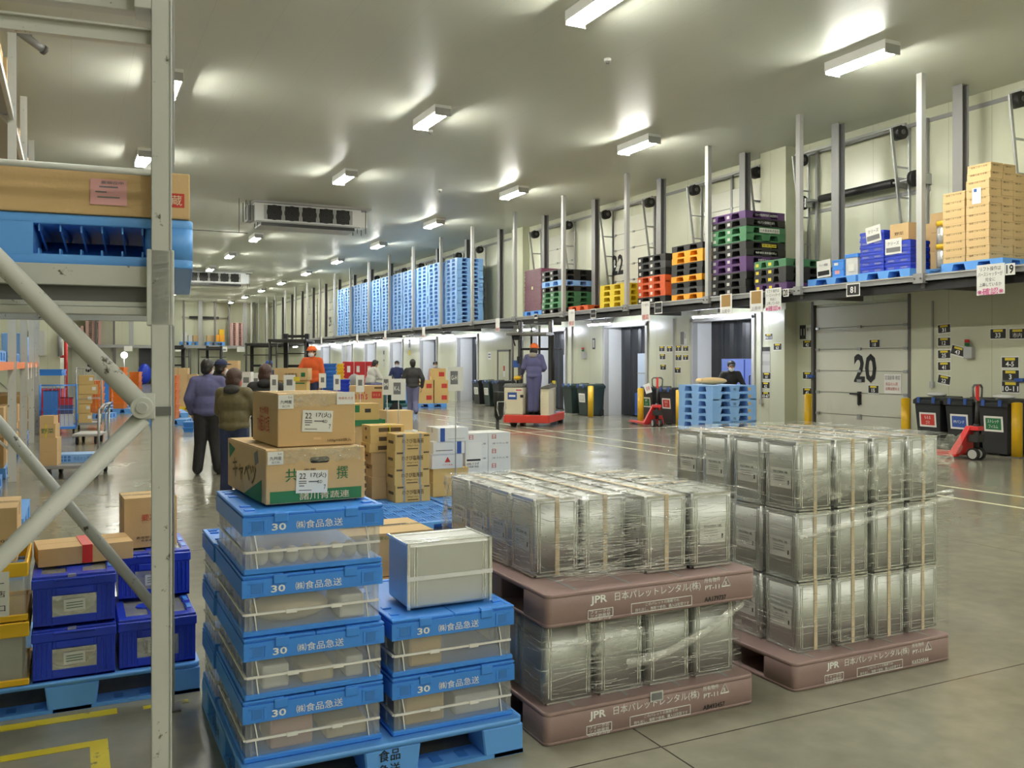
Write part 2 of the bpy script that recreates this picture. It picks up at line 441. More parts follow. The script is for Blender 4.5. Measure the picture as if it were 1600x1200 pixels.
pm('truck door pale', (176, 190, 206), 0.4, var=0.06)
pm('film purple', (128, 74, 98), 0.12, var=0.35, scale=14, bump=1.0, bscale=16, coat=0.6)
pm('valve red', (200, 40, 44), 0.4)
pm('lamp white', (240, 240, 238), 0.4)
TUBE = emit_mat('fluorescent tube', (255, 254, 242), TUBE_STRENGTH)
DTUBE = emit_mat('dock tube', (238, 244, 255), DOCK_STRENGTH)

# ------------------------------------------------------------------ the hall
CZ = 6.6          # ceiling height
WX = 15.08        # right wall
FX = 14.7         # front of the dock piers
FY = 77.0         # far wall
b = MB(); b.box(-9, -22, -0.3, 18.5, FY+1.5, 0, floor_mat()); struct(b.build('floor'))
b = MB(); b.box(-9, -22, CZ, 18.5, FY+1.5, CZ+0.3, ceilm); struct(b.build('ceiling'))
b = MB(); b.box(-9, -22, 0, -8.7, FY, CZ, cream); struct(b.build('wall_left'))
b = MB(); b.box(-9, -22.3, 0, 18.5, -22, CZ, cream_x); struct(b.build('wall_back'))
# right wall with dock openings
DOCKS = [('A', 16.75, 19.05), ('B', 21.2, 23.4), ('C', 25.85, 28.1), ('D', 33.0, 35.1), ('E', 37.5, 39.6), ('F', 42.1, 44.0), ('G', 46.5, 48.4), ('H', 51.0, 53.0), ('I', 56.0, 58.2), ('J', 60.6, 62.8)]
LZ = 2.72
b = MB()
b.box(WX, -22, 0, WX+0.3, 7.4, CZ, cream); b.box(WX, 10.05, 0, WX+0.3, 12.6, CZ, cream); b.box(WX, 7.4, LZ+0.2, WX+0.3, 10.05, CZ, cream); b.box(WX+0.12, 7.4, 0, WX+0.3, 10.05, LZ+0.2, cream)
b.box(WX, 12.6, LZ+0.2, WX+0.3, 15.7, CZ, cream)
b.box(WX+0.12, 12.6, 0, WX+0.3, 15.7, LZ+0.2, cream)
b.box(WX, 15.2, 0, WX+0.12, 15.7, LZ+0.2, cream)
ys = 15.7
for n, y0, y1 in DOCKS:
    b.box(FX, ys, 0, WX+0.3, y0, LZ+0.12, cream)
    b.box(WX, ys, LZ+0.12, WX+0.3, y0, CZ, cream)
    b.box(FX, y0, LZ, WX+0.3, y1, LZ+0.12, cream)
    b.box(WX, y0, LZ+0.12, WX+0.3, y1, CZ, cream)
    ys = y1
b.box(FX, ys, 0, WX+0.3, FY, LZ+0.12, cream); b.box(WX, ys, LZ+0.12, WX+0.3, FY, CZ, cream)
b.box(FX+0.04, 15.7, LZ+0.12, WX, 16.55, CZ, cream)      # boxed pillar that runs up beside the tall pallet stack
b.box(FX+0.1, 29.2, LZ+0.12, WX, 30.1, CZ, cream)
struct(b.build('wall_right'))
# far wall
b = MB(); b.box(-9, FY, 0, 18.5, FY+0.3, CZ, cream_x); struct(b.build('wall_far'))
b = MB(); b.box(-8.7, 43.0, 0, -0.42, 76.9, CZ-0.02, cream_x); struct(b.build('wall_partition'))
# painted floor lines
def line(n, x0, y0, x1, y1, m): struct(MB().box(x0, y0, 0.0005, x1, y1, 0.002, m).build('trim_%d' % n))
line(1, 10.2, 2.0, 10.27, 60, 'floor line white')
line(2, 9.40, 2.0, 9.47, 24, 'floor line white')
line(3, -0.6, 4.47, 0.19, 4.54, 'floor line yellow')
line(4, -0.6, 4.13, 0.07, 4.19, 'floor line yellow')
line(5, 0.07, 3.2, 0.14, 4.19, 'floor line yellow')
line(6, 0.30, 4.47, 0.50, 4.51, 'floor line yellow')
line(7, 6.0, 18.5, 14.0, 18.56, 'floor line white')
struct(MB().box(WX-0.02, -22, CZ-0.28, WX, FY, CZ-0.2, 'steel grey').build('trim_8'))

# sectional doors
def sect_door(n, y0, y1, z0, h, x, number=None, handle=False, hardware=True):
    d = bpy.data.objects.new('door_%d' % n, None); COL.objects.link(d); struct(d)
    k = 6
    p = MB()
    for i in range(k):
        za = z0+h*i/k; zb = z0+h*(i+1)/k-0.012
        p.box(x, y0+0.04, za, x+0.05, y1-0.04, zb, 'door white')
    p.box(x+0.03, y0+0.04, z0, x+0.055, y1-0.04, z0+h, 'steel grey')
    struct(p.build('door_panel', d, bevel=0.003, seg=1))
    if number:
        t = MB(); t.text(number[0], (x, number[1], number[2]), 'l', number[3], number[4], 'ink black', 0.006, 0.03); struct(t.build('door_number', d))
    hg = MB()
    for i in range(1, k):
        for yy in (y0+0.1, (y0+y1)/2, y1-0.1): hg.box(x-0.03, yy-0.05, z0+h*i/k-0.035, x, yy+0.05, z0+h*i/k+0.02, 'galvanised')
    struct(hg.build('hinges', d))
    for yy in (y0-0.02, y1+0.02):
        t = MB(); t.box(x-0.06, yy-0.035, 0.0 if z0 < 1 else 3.14, x+0.04, yy+0.035, 3.0 if z0 < 1 else 3.2, 'steel dark'); struct(t.build('jamb', d))
    if handle:
        t = MB(); yc = (y0+y1)/2
        t.bar((x-0.05, yc-0.02, 0.95), (x-0.05, yc+0.22, 0.95), 0.03, 0.03, 'black steel'); t.box(x-0.04, yc-0.05, 0.72, x, yc+0.03, 1.0, 'black steel'); t.bar((x-0.05, yc-0.02, 0.7), (x-0.05, yc-0.02, 0.96), 0.02, 0.02, 'black steel')
        t.box(x-0.02, yc-0.06, 1.2, x, yc+0.06, 1.26, 'galvanised'); t.box(x-0.02, yc-0.06, 0.4, x, yc+0.06, 0.46, 'galvanised'); struct(t.build('latch', d))
    if hardware:
        for sy, yy in ((-1, y0), (1, y1)):          # slanted lift tracks with rungs
            t = MB(); yo = yy+sy*0.05
            t.bar((WX-0.10, yo, 3.15), (WX-0.55, yo, 6.25), 0.03, 0.06, 'galvanised', (1, 0, 0))
            t.bar((WX-0.06, yo+sy*0.02, 3.15), (WX-0.06, yo+sy*0.02, 6.3), 0.06, 0.03, 'galvanised', (0, 1, 0))
            for z in (3.7, 4.3, 4.9, 5.5): t.bar((WX-0.03, yo, z), (WX-0.10-0.45*(z-3.15)/3.1, yo, z), 0.025, 0.035, 'galvanised')
            struct(t.build('track', d))
            t = MB(); t.cyl((WX-0.32, yo-0.09, 6.18), (WX-0.32, yo+0.09, 6.18), 0.14, 'black steel', 16); t.cyl((WX-0.32, yo-0.11, 6.18), (WX-0.32, yo+0.11, 6.18), 0.05, 'steel dark', 10); struct(t.build('cable_drum', d))
        t = MB(); t.bar((WX-0.32, y0-0.2, 6.32), (WX-0.32, y1+0.2, 6.32), 0.07, 0.05, 'steel light'); struct(t.build('head_rail', d))
    return d
d20 = sect_door(20, 12.62, 15.2, 0.02, 2.85, WX+0.05, ('20', 13.76, 1.5, 0.6, 0.62), True, True)
sect_door(19, 7.42, 10.03, 0.02, 2.85, WX+0.05, None, False, True)
t = MB()      # long black spring roller on brackets above door 20
t.cyl((WX-0.28, 12.75, 5.22), (WX-0.28, 14.7, 5.22), 0.085, 'black steel', 14)
t.cyl((WX-0.28, 12.2, 5.22), (WX-0.28, 15.3, 5.22), 0.022, 'galvanised', 8)
for y in (12.25, 15.25): t.cyl((WX-0.28, y-0.05, 5.22), (WX-0.28, y+0.05, 5.22), 0.16, 'black steel', 16)
for y in (12.1, 12.6, 15.1): t.box(WX-0.34, y-0.02, 5.1, WX, y+0.02, 5.3, 'galvanised')
t.box(WX-0.03, 12.1, 4.98, WX, 15.3, 5.05, 'steel grey')
struct(t.build('spring_roller', d20))
for i, (n, y0, y1) in enumerate(DOCKS):
    if n in 'ABCDE':
        sect_door(21+i, y0, y1, 3.16, 2.85, WX-0.07, (str(21+i), 23.17, 4.62, 0.62, 0.62) if n == 'B' else None, False, True)
    else:
        sect_door(21+i, y0, y1, 3.16, 2.85, WX-0.07, (str(21+i), (y0+y1)/2, 4.3, 0.62, 0.62) if n in 'IJ' else None, False, n in 'FG')
# dock bays: steel frame, white lining, black curtain, end of a lorry
for i, (n, y0, y1) in enumerate(DOCKS):
    d = bpy.data.objects.new('door_%d' % (41+i), None); COL.objects.link(d); struct(d)
    f = MB()
    for yy in (y0, y1): f.box(FX-0.05, yy-0.09 if yy == y0 else yy-0.02, 0, FX+0.12, yy+0.02 if yy == y0 else yy+0.09, LZ+0.05, 'steel light')
    f.box(FX-0.05, y0-0.09, LZ-0.04, FX+0.12, y1+0.09, LZ+0.08, 'steel light')
    struct(f.build('dock_frame', d, bevel=0.01, seg=1))
    if n == 'H':
        c = MB(); c.box(FX+0.2, y0, 0, FX+0.24, y1, LZ, 'steel grey'); struct(c.build('door_panel', d)); continue
    l = MB(); dep = 15.32
    l.box(FX+0.1, y1-0.005, 0, dep+1.2, y1+0.03, LZ, 'white paint'); l.box(FX+0.1, y0-0.03, 0, dep+1.2, y0+0.005, LZ, 'white paint'); l.box(FX+0.1, y0, LZ-0.01, dep+1.2, y1, LZ+0.03, 'white paint')
    l.box(dep+1.15, y0, 0, dep+1.2, y1, LZ, 'curtain black')
    struct(l.build('lining', d))
    c = MB(); rr = random.Random(i); K = 26       # pleated curtain hung across the opening
    pts = [(dep+0.05*math.sin(k*0.9+i)+0.03*rr.random(), y0+(y1-y0)*k/K) for k in range(K+1)]
    for (xa, ya), (xb, yb) in zip(pts, pts[1:]): c.quad((xa, ya, 0.03), (xa, ya, LZ), (xb, yb, LZ), (xb, yb, 0.03), 'curtain black')
    struct(c.build('curtain', d))
    t = MB()
    if n == 'A':
        t.box(dep-0.14, y0, 0.05, dep-0.08, y0+1.75, 1.72, 'truck door blue'); t.box(dep-0.16, y0+0.85, 0.1, dep-0.13, y0+0.88, 1.7, 'ink blue')
        t.tube([(dep-0.17, y0+0.62, 1.0), (dep-0.2, y0+0.62, 1.02), (dep-0.2, y0+0.62, 1.28), (dep-0.17, y0+0.62, 1.3)], 0.015, 'black steel', 6); t.box(dep-0.15, y0+0.28, 1.5, dep-0.13, y0+0.4, 1.56, 'black sign')
    elif n == 'B':
        t.box(dep-0.14, y0+0.05, 0.7, dep-0.08, y0+1.15, 1.9, 'truck door pale'); t.box(dep-0.14, y0+0.05, 0.05, dep-0.08, y0+1.3, 0.72, 'ink blue'); t.box(dep-0.16, y0+0.3, 1.55, dep-0.13, y0+0.75, 1.75, 'black sign'); t.sheet((dep-0.14, y0+0.35, 1.05), 'l', 0.34, 0.26, 'paper'); t.sheet((dep-0.14, y0+0.35, 1.05), 'l', 0.2, 0.2, 'yellow label', 0.004)
        t.box(dep-0.155, y0+0.05, 1.3, dep-0.13, y0+1.15, 1.33, 'steel grey')
    elif n == 'C':
        t.box(dep-0.14, y0+0.05, 0.05, dep-0.08, y0+1.0, 1.9, 'truck door pale')
        for q in (0.25, 0.5): t.tube([(dep-0.15, y0+q, 0.6), (dep-0.22, y0+q+0.05, 0.9), (dep-0.22, y0+q+0.05, 1.15), (dep-0.15, y0+q, 1.35)], 0.02, 'teal', 6)
    if t.v: struct(t.build('lorry_end', d))
# small personnel door between the docks
d = bpy.data.objects.new('door_60', None); COL.objects.link(d); struct(d)
struct(MB().box(FX-0.03, 30.05, 0, FX+0.02, 31.0, 2.05, cream).build('door_leaf', d)); struct(MB().box(FX-0.05, 29.98, 0, FX, 30.05, 2.12, 'steel dark').box(FX-0.05, 31.0, 0, FX, 31.07, 2.12, 'steel dark').box(FX-0.05, 29.98, 2.05, FX, 31.07, 2.12, 'steel dark').build('door_frame', d))

# ------------------------------------------------------------------ ceiling lamps
def ceiling_lamp():
    t = thing('ceiling_lamp', '', 'lamp', (0, 0, CZ))
    h = MB(); h.box(-0.165, -0.62, -0.11, 0.165, 0.62, 0, 'lamp white')
    h.add([(-0.115, -0.62, -0.11), (0.115, -0.62, -0.11), (0.115, 0.62, -0.11), (-0.115, 0.62, -0.11), (-0.015, -0.62, -0.17), (0.015, -0.62, -0.17), (0.015, 0.62, -0.17), (-0.015, 0.62, -0.17)],
          [(0, 4, 7, 3), (1, 2, 6, 5), (4, 5, 6, 7), (0, 1, 5, 4), (2, 3, 7, 6)], 'lamp white')
    for sx in (-0.165, 0.155): h.box(sx, -0.62, -0.15, sx+0.01, 0.62, -0.11, 'lamp white')
    h.build('housing', t)
    for sx in (-0.075, 0.075): MB().cyl((sx, -0.6, -0.18), (sx, 0.6, -0.18), 0.019, TUBE, 10).build('fluorescent_tube', t)
    for yy in (-0.61, 0.61): MB().box(-0.16, yy-0.012, -0.205, 0.16, yy+0.012, -0.06, 'steel light').build('lamp_holder', t)
    return t
lamp0 = ceiling_lamp()
rows = ((1.55, 'left-hand'), (6.45, 'middle'), (11.4, 'right-hand'))
first = True
for x, rn in rows:
    for k in range(-5, 11):  # rows well behind the viewer are unseen, added for frontal light
        y = 10.45+6.3*k
        if x < 2 and y > 42: continue
        lab = 'fluorescent ceiling lamp, %s along the %s row above the floor' % ('behind the viewer' if k < 0 else 'the %s' % NTH[k], rn)
        if k < 0: lab = 'fluorescent ceiling lamp in the %s row, %s' % (rn, '%s before the visible ones, unseen' % NTH[-k-1])
        if first: lamp0.location = (x, y, CZ); lamp0['label'] = lab; lamp0['group'] = 'ceiling lamps'; first = False
        else: dup(lamp0, lab, (x, y, CZ), group='ceiling lamps')
# tubes over the docks
def dock_lamp():
    t = thing('dock_lamp', '', 'lamp')
    MB().box(-0.05, -0.62, 0.0, 0.05, 0.62, 0.05, 'lamp white').build('housing', t)
    MB().box(-0.02, -0.4, 0.05, 0.02, -0.36, 0.335, 'steel grey').box(-0.02, 0.36, 0.05, 0.02, 0.4, 0.335, 'steel grey').build('bracket', t)
    MB().cyl((0, -0.6, -0.025), (0, 0.6, -0.025), 0.022, DTUBE, 10).build('fluorescent_tube', t)
    return t
dl = dock_lamp()
for i, (n, y0, y1) in enumerate(DOCKS):
    lab = 'fluorescent tube lamp under the shelf at the %s dock opening from the right' % NTH[i]
    yy = (y0+y1)/2-0.6 if n == 'A' else (y0+y1)/2+(0.15 if n == 'F' else 0.0)
    if i == 0: dl.location = (13.8, yy, 2.76); dl['label'] = lab; dl['group'] = 'lamps over the docks'
    else: dup(dl, lab, (13.8, yy, 2.76), group='lamps over the docks')

# ------------------------------------------------------------------ unit coolers under the ceiling
def cooler():
    t = thing('ceiling_cooler', '', 'cooling unit')
    w = 3.35
    c = MB(); c.box(0, 0, -0.62, w, 0.75, -0.06, 'white paint')
    for k in range(6): c.box(0.32+k*0.54-0.05, -0.012, -0.56, 0.32+k*0.54+0.05, 0, -0.1, 'steel light')
    c.box(0.02, -0.02, -0.66, w-0.02, 0.02, -0.6, 'steel light')
    c.build('casing', t, bevel=0.012, seg=1)
    for k in range(5):
        f = MB(); xc = 0.32+0.27+k*0.54
        f.cyl((xc, -0.02, -0.33), (xc, 0.01, -0.33), 0.235, 'black steel', 24)
        f.box(xc-0.215, -0.006, -0.55, xc+0.215, 0.002, -0.11, 'black plastic')
        for r in (0.08, 0.14, 0.2):
            for q in range(24):
                a0, a1 = 2*PI*q/24, 2*PI*(q+1)/24
                f.bar((xc+r*math.cos(a0), -0.026, -0.33+r*math.sin(a0)), (xc+r*math.cos(a1), -0.026, -0.33+r*math.sin(a1)), 0.005, 0.005, 'steel dark', (0, 1, 0))
        f.build('fan', t)
    p = MB(); p.box(0.1, -0.35, -0.80, w-0.3, 0.65, -0.74, 'steel light'); p.box(0.12, -0.352, -0.8, w-0.32, -0.34, -0.70, 'black plastic'); p.build('drip_tray', t)
    MB().box(w, 0.1, -0.6, w+0.22, 0.65, -0.1, 'white paint').build('end_box', t, bevel=0.01, seg=1); MB().box(-0.2, 0.15, -0.62, 0, 0.6, -0.12, 'steel grey').build('end_box', t, bevel=0.01, seg=1)
    h = MB()
    for xx in (-0.25, -0.12, 0.1, w-0.1, w+0.18):
        for yy in (0.1, 0.6): h.cyl((xx, yy, -0.8 if xx > 0 else -0.6), (xx, yy, 0), 0.012, 'black steel', 6)
    h.build('hanger_rods', t)
    m = MB(); m.box(-0.05, -0.15, -0.06, w+0.3, 0.8, -0.0, 'steel light'); m.build('mounting_plate', t)
    return t
co = cooler(); co.location = (5.05, 28.1, CZ); co['label'] = 'nearer white ceiling cooling unit with five dark fans'; co['group'] = 'ceiling coolers'
dup(co, 'farther white ceiling cooling unit with five dark fans', (5.27, 50.6, CZ), group='ceiling coolers')
# thin pipe and a camera under the ceiling
b = MB(); b.cyl((2.0, 27.9, 5.55), (4.8, 27.9, 5.55), 0.012, 'steel dark', 6)
for xx in (2.3, 4.55): b.cyl((xx, 27.9, 5.55), (xx, 27.9, CZ-0.001), 0.01, 'steel dark', 6)
tag(b.build('drain_pipe'), 'thin dark drain pipe hung left of the nearer ceiling cooler', 'pipe')
cx, cy, cz = (-0.54, 14.98, 6.03)
t = thing('security_camera', 'grey tube security camera under the ceiling above the left racks', 'camera', (cx, cy, CZ))
MB().cyl((0, 0, 0), (0, 0, -0.03), 0.09, 'steel light', 12).cyl((0, 0, -0.03), (0, 0, -0.2), 0.025, 'steel grey', 8).build('bracket', t)
MB().cyl((-0.14, -0.1, -0.17), (0.16, 0.1, -0.31), 0.06, 'steel grey', 12).build('camera_body', t)
MB().cyl((0.16, 0.1, -0.31), (0.2, 0.127, -0.329), 0.07, 'steel dark', 12).build('hood', t)
for i, (u, y) in enumerate(((6.9, 18.0), (9.5, 24.0), (7.9, 12.5))):
    tag(MB().cyl((u, y, CZ-0.05), (u, y, CZ), 0.06, 'lamp white', 12).cyl((u, y, CZ-0.08), (u, y, CZ-0.05), 0.03, 'steel grey', 8).build('smoke_detector'), ['small round smoke detector left of the middle lamp row', 'small round smoke detector between two lamp rows far out', 'small round smoke detector between the nearest middle and right lamps'][i], 'smoke detector')

# ------------------------------------------------------------------ shelf along the right wall
DZ = 3.13
PY = [4.4, 7.6, 10.75, 13.62, 16.5, 19.86, 23.25, 26.5, 30.0, 33.1, 36.3, 39.5, 42.7, 45.9, 49.1, 52.3, 55.5, 58.7, 61.9, 65.1, 68.3, 71.5, 74.7]
sh = thing('storage_shelf', 'long grey steel shelf on posts along the right wall above the dock doors', 'shelf', (0, 0, 0))
for y0, y1 in zip([3.0]+PY, PY+[75.2]):
    b = MB()
    b.box(13.14, y0, 3.0, 13.20, y1, DZ, 'steel grey'); b.box(13.14, y0, 3.0, 13.24, y1, 3.02, 'steel grey'); b.box(13.12, y0, 3.105, 13.26, y1, DZ, 'steel light')
    b.build('front_beam', sh)
    MB().box(13.22, y0, 2.86, 13.30, y1, 3.0, 'black steel').build('shadow_strip', sh)  # black strip stands in for the shadow below the front beam
MB().box(13.2, 3.0, 3.10, WX-0.005, 75.2, DZ-0.006, 'steel grey').build('deck', sh)
for k, y in enumerate(PY):
    b = MB(); b.box(13.10, y-0.055, DZ, 13.20, y+0.055, CZ, 'steel light'); b.box(13.07, y-0.1, 2.98, 13.2, y+0.1, DZ+0.02, 'steel grey')
    for q in (-0.06, 0.06): b.cyl((13.05, y+q, 3.06), (13.08, y+q, 3.06), 0.016, 'steel dark', 8)
    b.build('post', sh)
    yb = y+0.15
    b = MB(); b.box(14.27, yb-0.1, DZ, 14.285, yb+0.1, CZ, 'steel grey'); b.box(14.43, yb-0.1, DZ, 14.445, yb+0.1, CZ, 'steel grey'); b.box(14.285, yb-0.008, DZ, 14.43, yb+0.008, CZ, 'steel dark')
    b.build('rear_post', sh)
    b = MB(); b.box(13.2, y-0.04, 2.9, WX-0.2, y+0.04, 3.1, 'steel dark'); b.build('cross_beam', sh)
    if k < 14:
        ym = y+1.4
        MB().box(WX-0.09, ym-0.03, DZ, WX-0.03, ym+0.03, CZ-0.2, 'steel grey').build('wall_stud', sh)

def pallet_mb(m, w=1.1, dpt=1.1, h=0.15, sticker=None, lowpoly=True, deep=None):
    """four-way plastic pallet: deck, nine feet, bottom frame; base centre at the origin"""
    b = MB(); x = w/2; y = dpt/2; t = h*0.18
    b.box(-x, -y, h-t, x, y, h, m)
    cw = 0.2; mw = 0.2
    for fx0, fx1 in ((-x, -x+cw), (-mw/2, mw/2), (x-cw, x)):
        for fy0, fy1 in ((-y, -y+cw), (-mw/2, mw/2), (y-cw, y)):
            b.taper(fx0, fy0, fx1, fy1, t*0.7, fx0-(0.03 if fx0 > -x else 0), fy0-(0.03 if fy0 > -y else 0), fx1+(0.03 if fx1 < x else 0), fy1+(0.03 if fy1 < y else 0), h-t, m)
    for a0, a1 in ((-x, -x+cw*0.8), (-mw/2, mw/2), (x-cw*0.8, x)): b.box(a0, -y, 0, a1, y, t*0.7, m)
    for a0, a1 in ((-y, -y+cw*0.8), (-mw/2, mw/2), (y-cw*0.8, y)): b.box(-x+0.001, a0, 0.001, x-0.001, a1, t*0.7, m)
    if sticker:
        for yy in (-mw/2+0.1, y-0.09): b.sheet((-x, yy, h*0.5), 'l', 0.09, h*0.4, sticker, 0.004)
    return b
PAL = {}
def pallet_mesh(m, w=1.1, dpt=1.1, h=0.15, sticker=None):
    k = (m, w, dpt, h, sticker)
    if k not in PAL: PAL[k] = pallet_mb(m, w, dpt, h, sticker).mesh('plastic_pallet')
    return PAL[k]
CN = {'pallet blue': 'blue', 'pallet blue pale': 'light blue', 'pallet black': 'black', 'pallet grey': 'dark grey', 'pallet green': 'green', 'pallet purple': 'purple', 'pallet orange': 'orange-red', 'pallet amber': 'amber', 'pallet yellow': 'yellow', 'pallet pink': 'pink', 'pallet brown': 'brown'}
def stack(desc, x, y, z, mats, h, w=1.1, dpt=1.1, rz=0, jit=0.015, group=None, sticker=None):
    rr = random.Random(desc); made = []
    for i, m in enumerate(mats):
        st = sticker if m != 'pallet blue pale' else None
        o = link('plastic_pallet', pallet_mesh(m, w, dpt, h, st), None, (x+rr.uniform(-jit, jit), y+rr.uniform(-jit, jit), z+i*h), rz+rr.uniform(-0.006, 0.006))
        tag(o, ('%s pallet, %s %s' % (CN[m], ordl(i, len(mats)), desc)) if len(mats) > 1 else '%s pallet %s' % (CN[m], desc), 'pallet', group or 'pallets '+desc); made.append(o)
    return made
B, G_, GR, P, O, A, Yl, Bl = 'pallet black', 'pallet grey', 'pallet green', 'pallet purple', 'pallet orange', 'pallet amber', 'pallet yellow', 'pallet blue pale'
SX = 13.86
stack('of the mixed stack beside the purple wrapped load', SX, 24.28, DZ, [B, GR, GR, GR, B, Bl, B, B], 0.168, 1.1, 1.25, sticker='paper grey')
stack('on the shelf left of the yellow pallets', SX, 22.70, DZ, [O], 0.16, 1.1, 1.1)
stack('of the yellow stack below the number 22', SX, 20.92, DZ, [Yl]*4, 0.163, 1.0, 1.25)
stack('of the yellow stack half hidden by orange pallets', 13.9, 19.80, DZ, [Yl]*4, 0.14, 0.66, 0.22)
stack('of the orange and black stack with white stickers', SX, 18.98, DZ, [B, O, O, O, B, G_, B], 0.176, 1.1, 1.2, sticker='paper')
stack('of the amber and black stack', SX, 17.52, DZ, [A, G_, B, A, B, B, A, A, B], 0.149, 1.1, 1.2)
TALL = stack('of the tall purple, green and black stack', SX-0.02, 15.94, DZ, [B, B, B, P, P, B, B, GR, GR, B, P], 0.167, 1.12, 1.16, sticker='paper grey')
stack('of the low stack of four beside the tall mixed stack', SX-0.02, 14.62, DZ, [P, B, B, GR], 0.165, 1.1, 0.95, sticker='yellow label')
# writing on the near side of the tall mixed stack, each line on its own pallet
def pal_text(o, t, dx, z, w, h, m='ink white', sheet=None):
    b = MB()
    if sheet: b.sheet((dx, -0.58, z), 'f', w*1.08, h*1.7, sheet, 0.004)
    if t: b.text(t, (dx, -0.58, z), 'f', w, h, m, 0.007)
    b.build('lettering', o)
pal_text(TALL[10], 'フルーツ物流株式会社 無断使用禁止', 0.03, 0.085, 0.66, 0.06); pal_text(TALL[9], 'マルマン青果株式会社', 0.0, 0.085, 0.5, 0.06); pal_text(TALL[8], '日本農産株式会社', 0.1, 0.085, 0.54, 0.06, 'ink black', 'paper'); pal_text(TALL[6], '青果市場', 0.1, 0.085, 0.38, 0.04, 'ink black', 'yellow label'); pal_text(TALL[5], '無断使用 無断借用禁止', 0.0, 0.085, 0.6, 0.05); pal_text(TALL[4], '青果物流センター', 0.0, 0.085, 0.45, 0.06)
NB = [31.8, 33.6, 34.96, 36.72, 38.15, 39.85, 41.3, 43.1, 44.5, 46.3, 47.7]
for k, y in enumerate(NB):
    stack('of the %s blue stack beyond the purple load' % NTH[k], 13.84, y+(0.61 if k == 0 else 0.65), DZ, [Bl]*(16 if k not in (1, 4) else 16), 0.159, 1.1, 1.24 if k == 0 else 1.28, group='light blue pallets on the far shelf')
# purple film wrapped load
stack('under the purple wrapped load', SX, 25.6, DZ, ['pallet blue'], 0.16, 1.1, 1.25)
b = MB(); rr = random.Random(3)
b.taper(13.34, 25.02, 14.38, 26.18, DZ+0.16, 13.36, 25.04, 14.36, 26.16, DZ+1.5, 'film purple')
for q in range(16):
    z = DZ+0.2+q*0.08; b.bar((13.335, 25.04, z+rr.uniform(-.04, .04)), (13.335, 26.16, z+rr.uniform(-.04, .04)), 0.012, 0.03, 'film purple')
b.sheet((13.335, 25.6, DZ+0.9), 'l', 0.1, 0.1, 'strap tan', 0.012)
tag(b.build('wrapped_load', bevel=0.02), 'tall load wrapped in shiny purple film on the shelf', 'wrapped load')

# cartons --------------------------------------------------------
def carton_mb(w, d, h, m='cardboard', tape=None, prints=(), seam=True):
    """closed carton, front left bottom corner at the origin; prints: (face, u, v, w, h, kind, arg, material) with u, v as fractions of the face"""
    b = MB(); b.box(0, 0, 0, w, d, h, m)
    if seam: b.box(0.004, d/2-0.002, h-0.001, w-0.004, d/2+0.002, h+0.0012, 'cardboard edge')
    if tape:
        b.box(-0.0012, d/2-0.025, h-0.06, w+0.0012, d/2+0.025, h+0.0018, tape)
    for f, u, v, pw, ph, kind, arg, pmat in prints:
        c = {'f': (u*w, 0, v*h), 'b': ((1-u)*w, d, v*h), 'l': (0, (1-u)*d, v*h), 'r': (w, u*d, v*h), 't': (u*w, v*d, h)}[f]
        if kind == 's': b.sheet(c, f, pw, ph, pmat, 0.002)
        elif kind == 'r': b.sheet(c, f, pw, ph, pmat, 0.0022, arg)
        else: b.text(arg, c, f, pw, ph, pmat, 0.0035, 0.01)
    return b
def carton(label, x, y, z, w, d, h, m='cardboard', rz=0, tape=None, prints=(), group=None, name='cardboard_box', cat='box', bevel=0.0):
    o = carton_mb(w, d, h, m, tape, prints).build(name, None, (x, y, z), rz, bevel, 1)
    return tag(o, label, cat, group)
# shelf goods right of the tall stack, from left to right
stack('under the small crates at the right part of the shelf', 13.84, 12.93, DZ, ['pallet blue'], 0.15, 1.1, 1.22)
stack('under the royal blue crates on the shelf', 13.84, 11.70, DZ, ['pallet blue'], 0.16, 1.1, 1.16)
stack('behind the post, under brown cartons at the right', 13.92, 10.82, DZ, ['pallet blue'], 0.13, 0.66, 0.42)
stack('under the big pile of small cartons', 13.84, 9.9, DZ, ['pallet blue'], 0.16, 1.1, 1.12)
z1 = DZ+0.152
t = thing('folding_crate', 'grey folding crate with a white notice on the shelf', 'crate', (13.36, 13.0, z1))
MB().box(0, 0, 0, 0.5, 0.36, 0.2, 'crate clear').box(0, 0, 0.17, 0.5, 0.36, 0.205, 'steel grey').build('body', t); MB().sheet((0, 0.18, 0.195), 'l', 0.36, 0.34, 'paper', 0.006, 0.05).sheet((0, 0.18, 0.105), 'l', 0.3, 0.09, 'ink black', 0.009, 0.05).text('カット野菜', (0, 0.18, 0.265), 'l', 0.22, 0.05, 'ink black', 0.011).build('paper_notice', t)
t = thing('folding_crate', 'blue folding crate between a grey crate and a clear crate on the shelf', 'crate', (13.36, 12.66, z1))
MB().box(0, 0.01, 0, 0.5, 0.3, 0.33, 'crate blue').box(-0.01, 0, 0.3, 0.51, 0.31, 0.335, 'crate blue').build('body', t, bevel=0.008); MB().sheet((0, 0.17, 0.1), 'l', 0.12, 0.09, 'paper pink', 0.004).sheet((0, 0.2, 0.25), 'l', 0.1, 0.05, 'paper', 0.004).build('paper_label', t); MB().box(-0.012, 0.02, 0.13, 0.0, 0.3, 0.16, 'crate blue').build('rim', t)
t = thing('folding_crate', 'clear folding crate with a blue rim left of the royal blue crates', 'crate', (13.36, 12.33, z1))
MB().box(0.01, 0.01, 0, 0.49, 0.29, 0.34, 'carton white').box(0, 0, 0, 0.5, 0.3, 0.36, 'crate clear').build('body', t); MB().box(-0.008, -0.008, 0.34, 0.508, 0.308, 0.41, 'crate blue').build('rim', t, bevel=0.005); MB().sheet((0, 0.15, 0.15), 'l', 0.14, 0.15, 'paper', 0.006).build('paper_label', t)
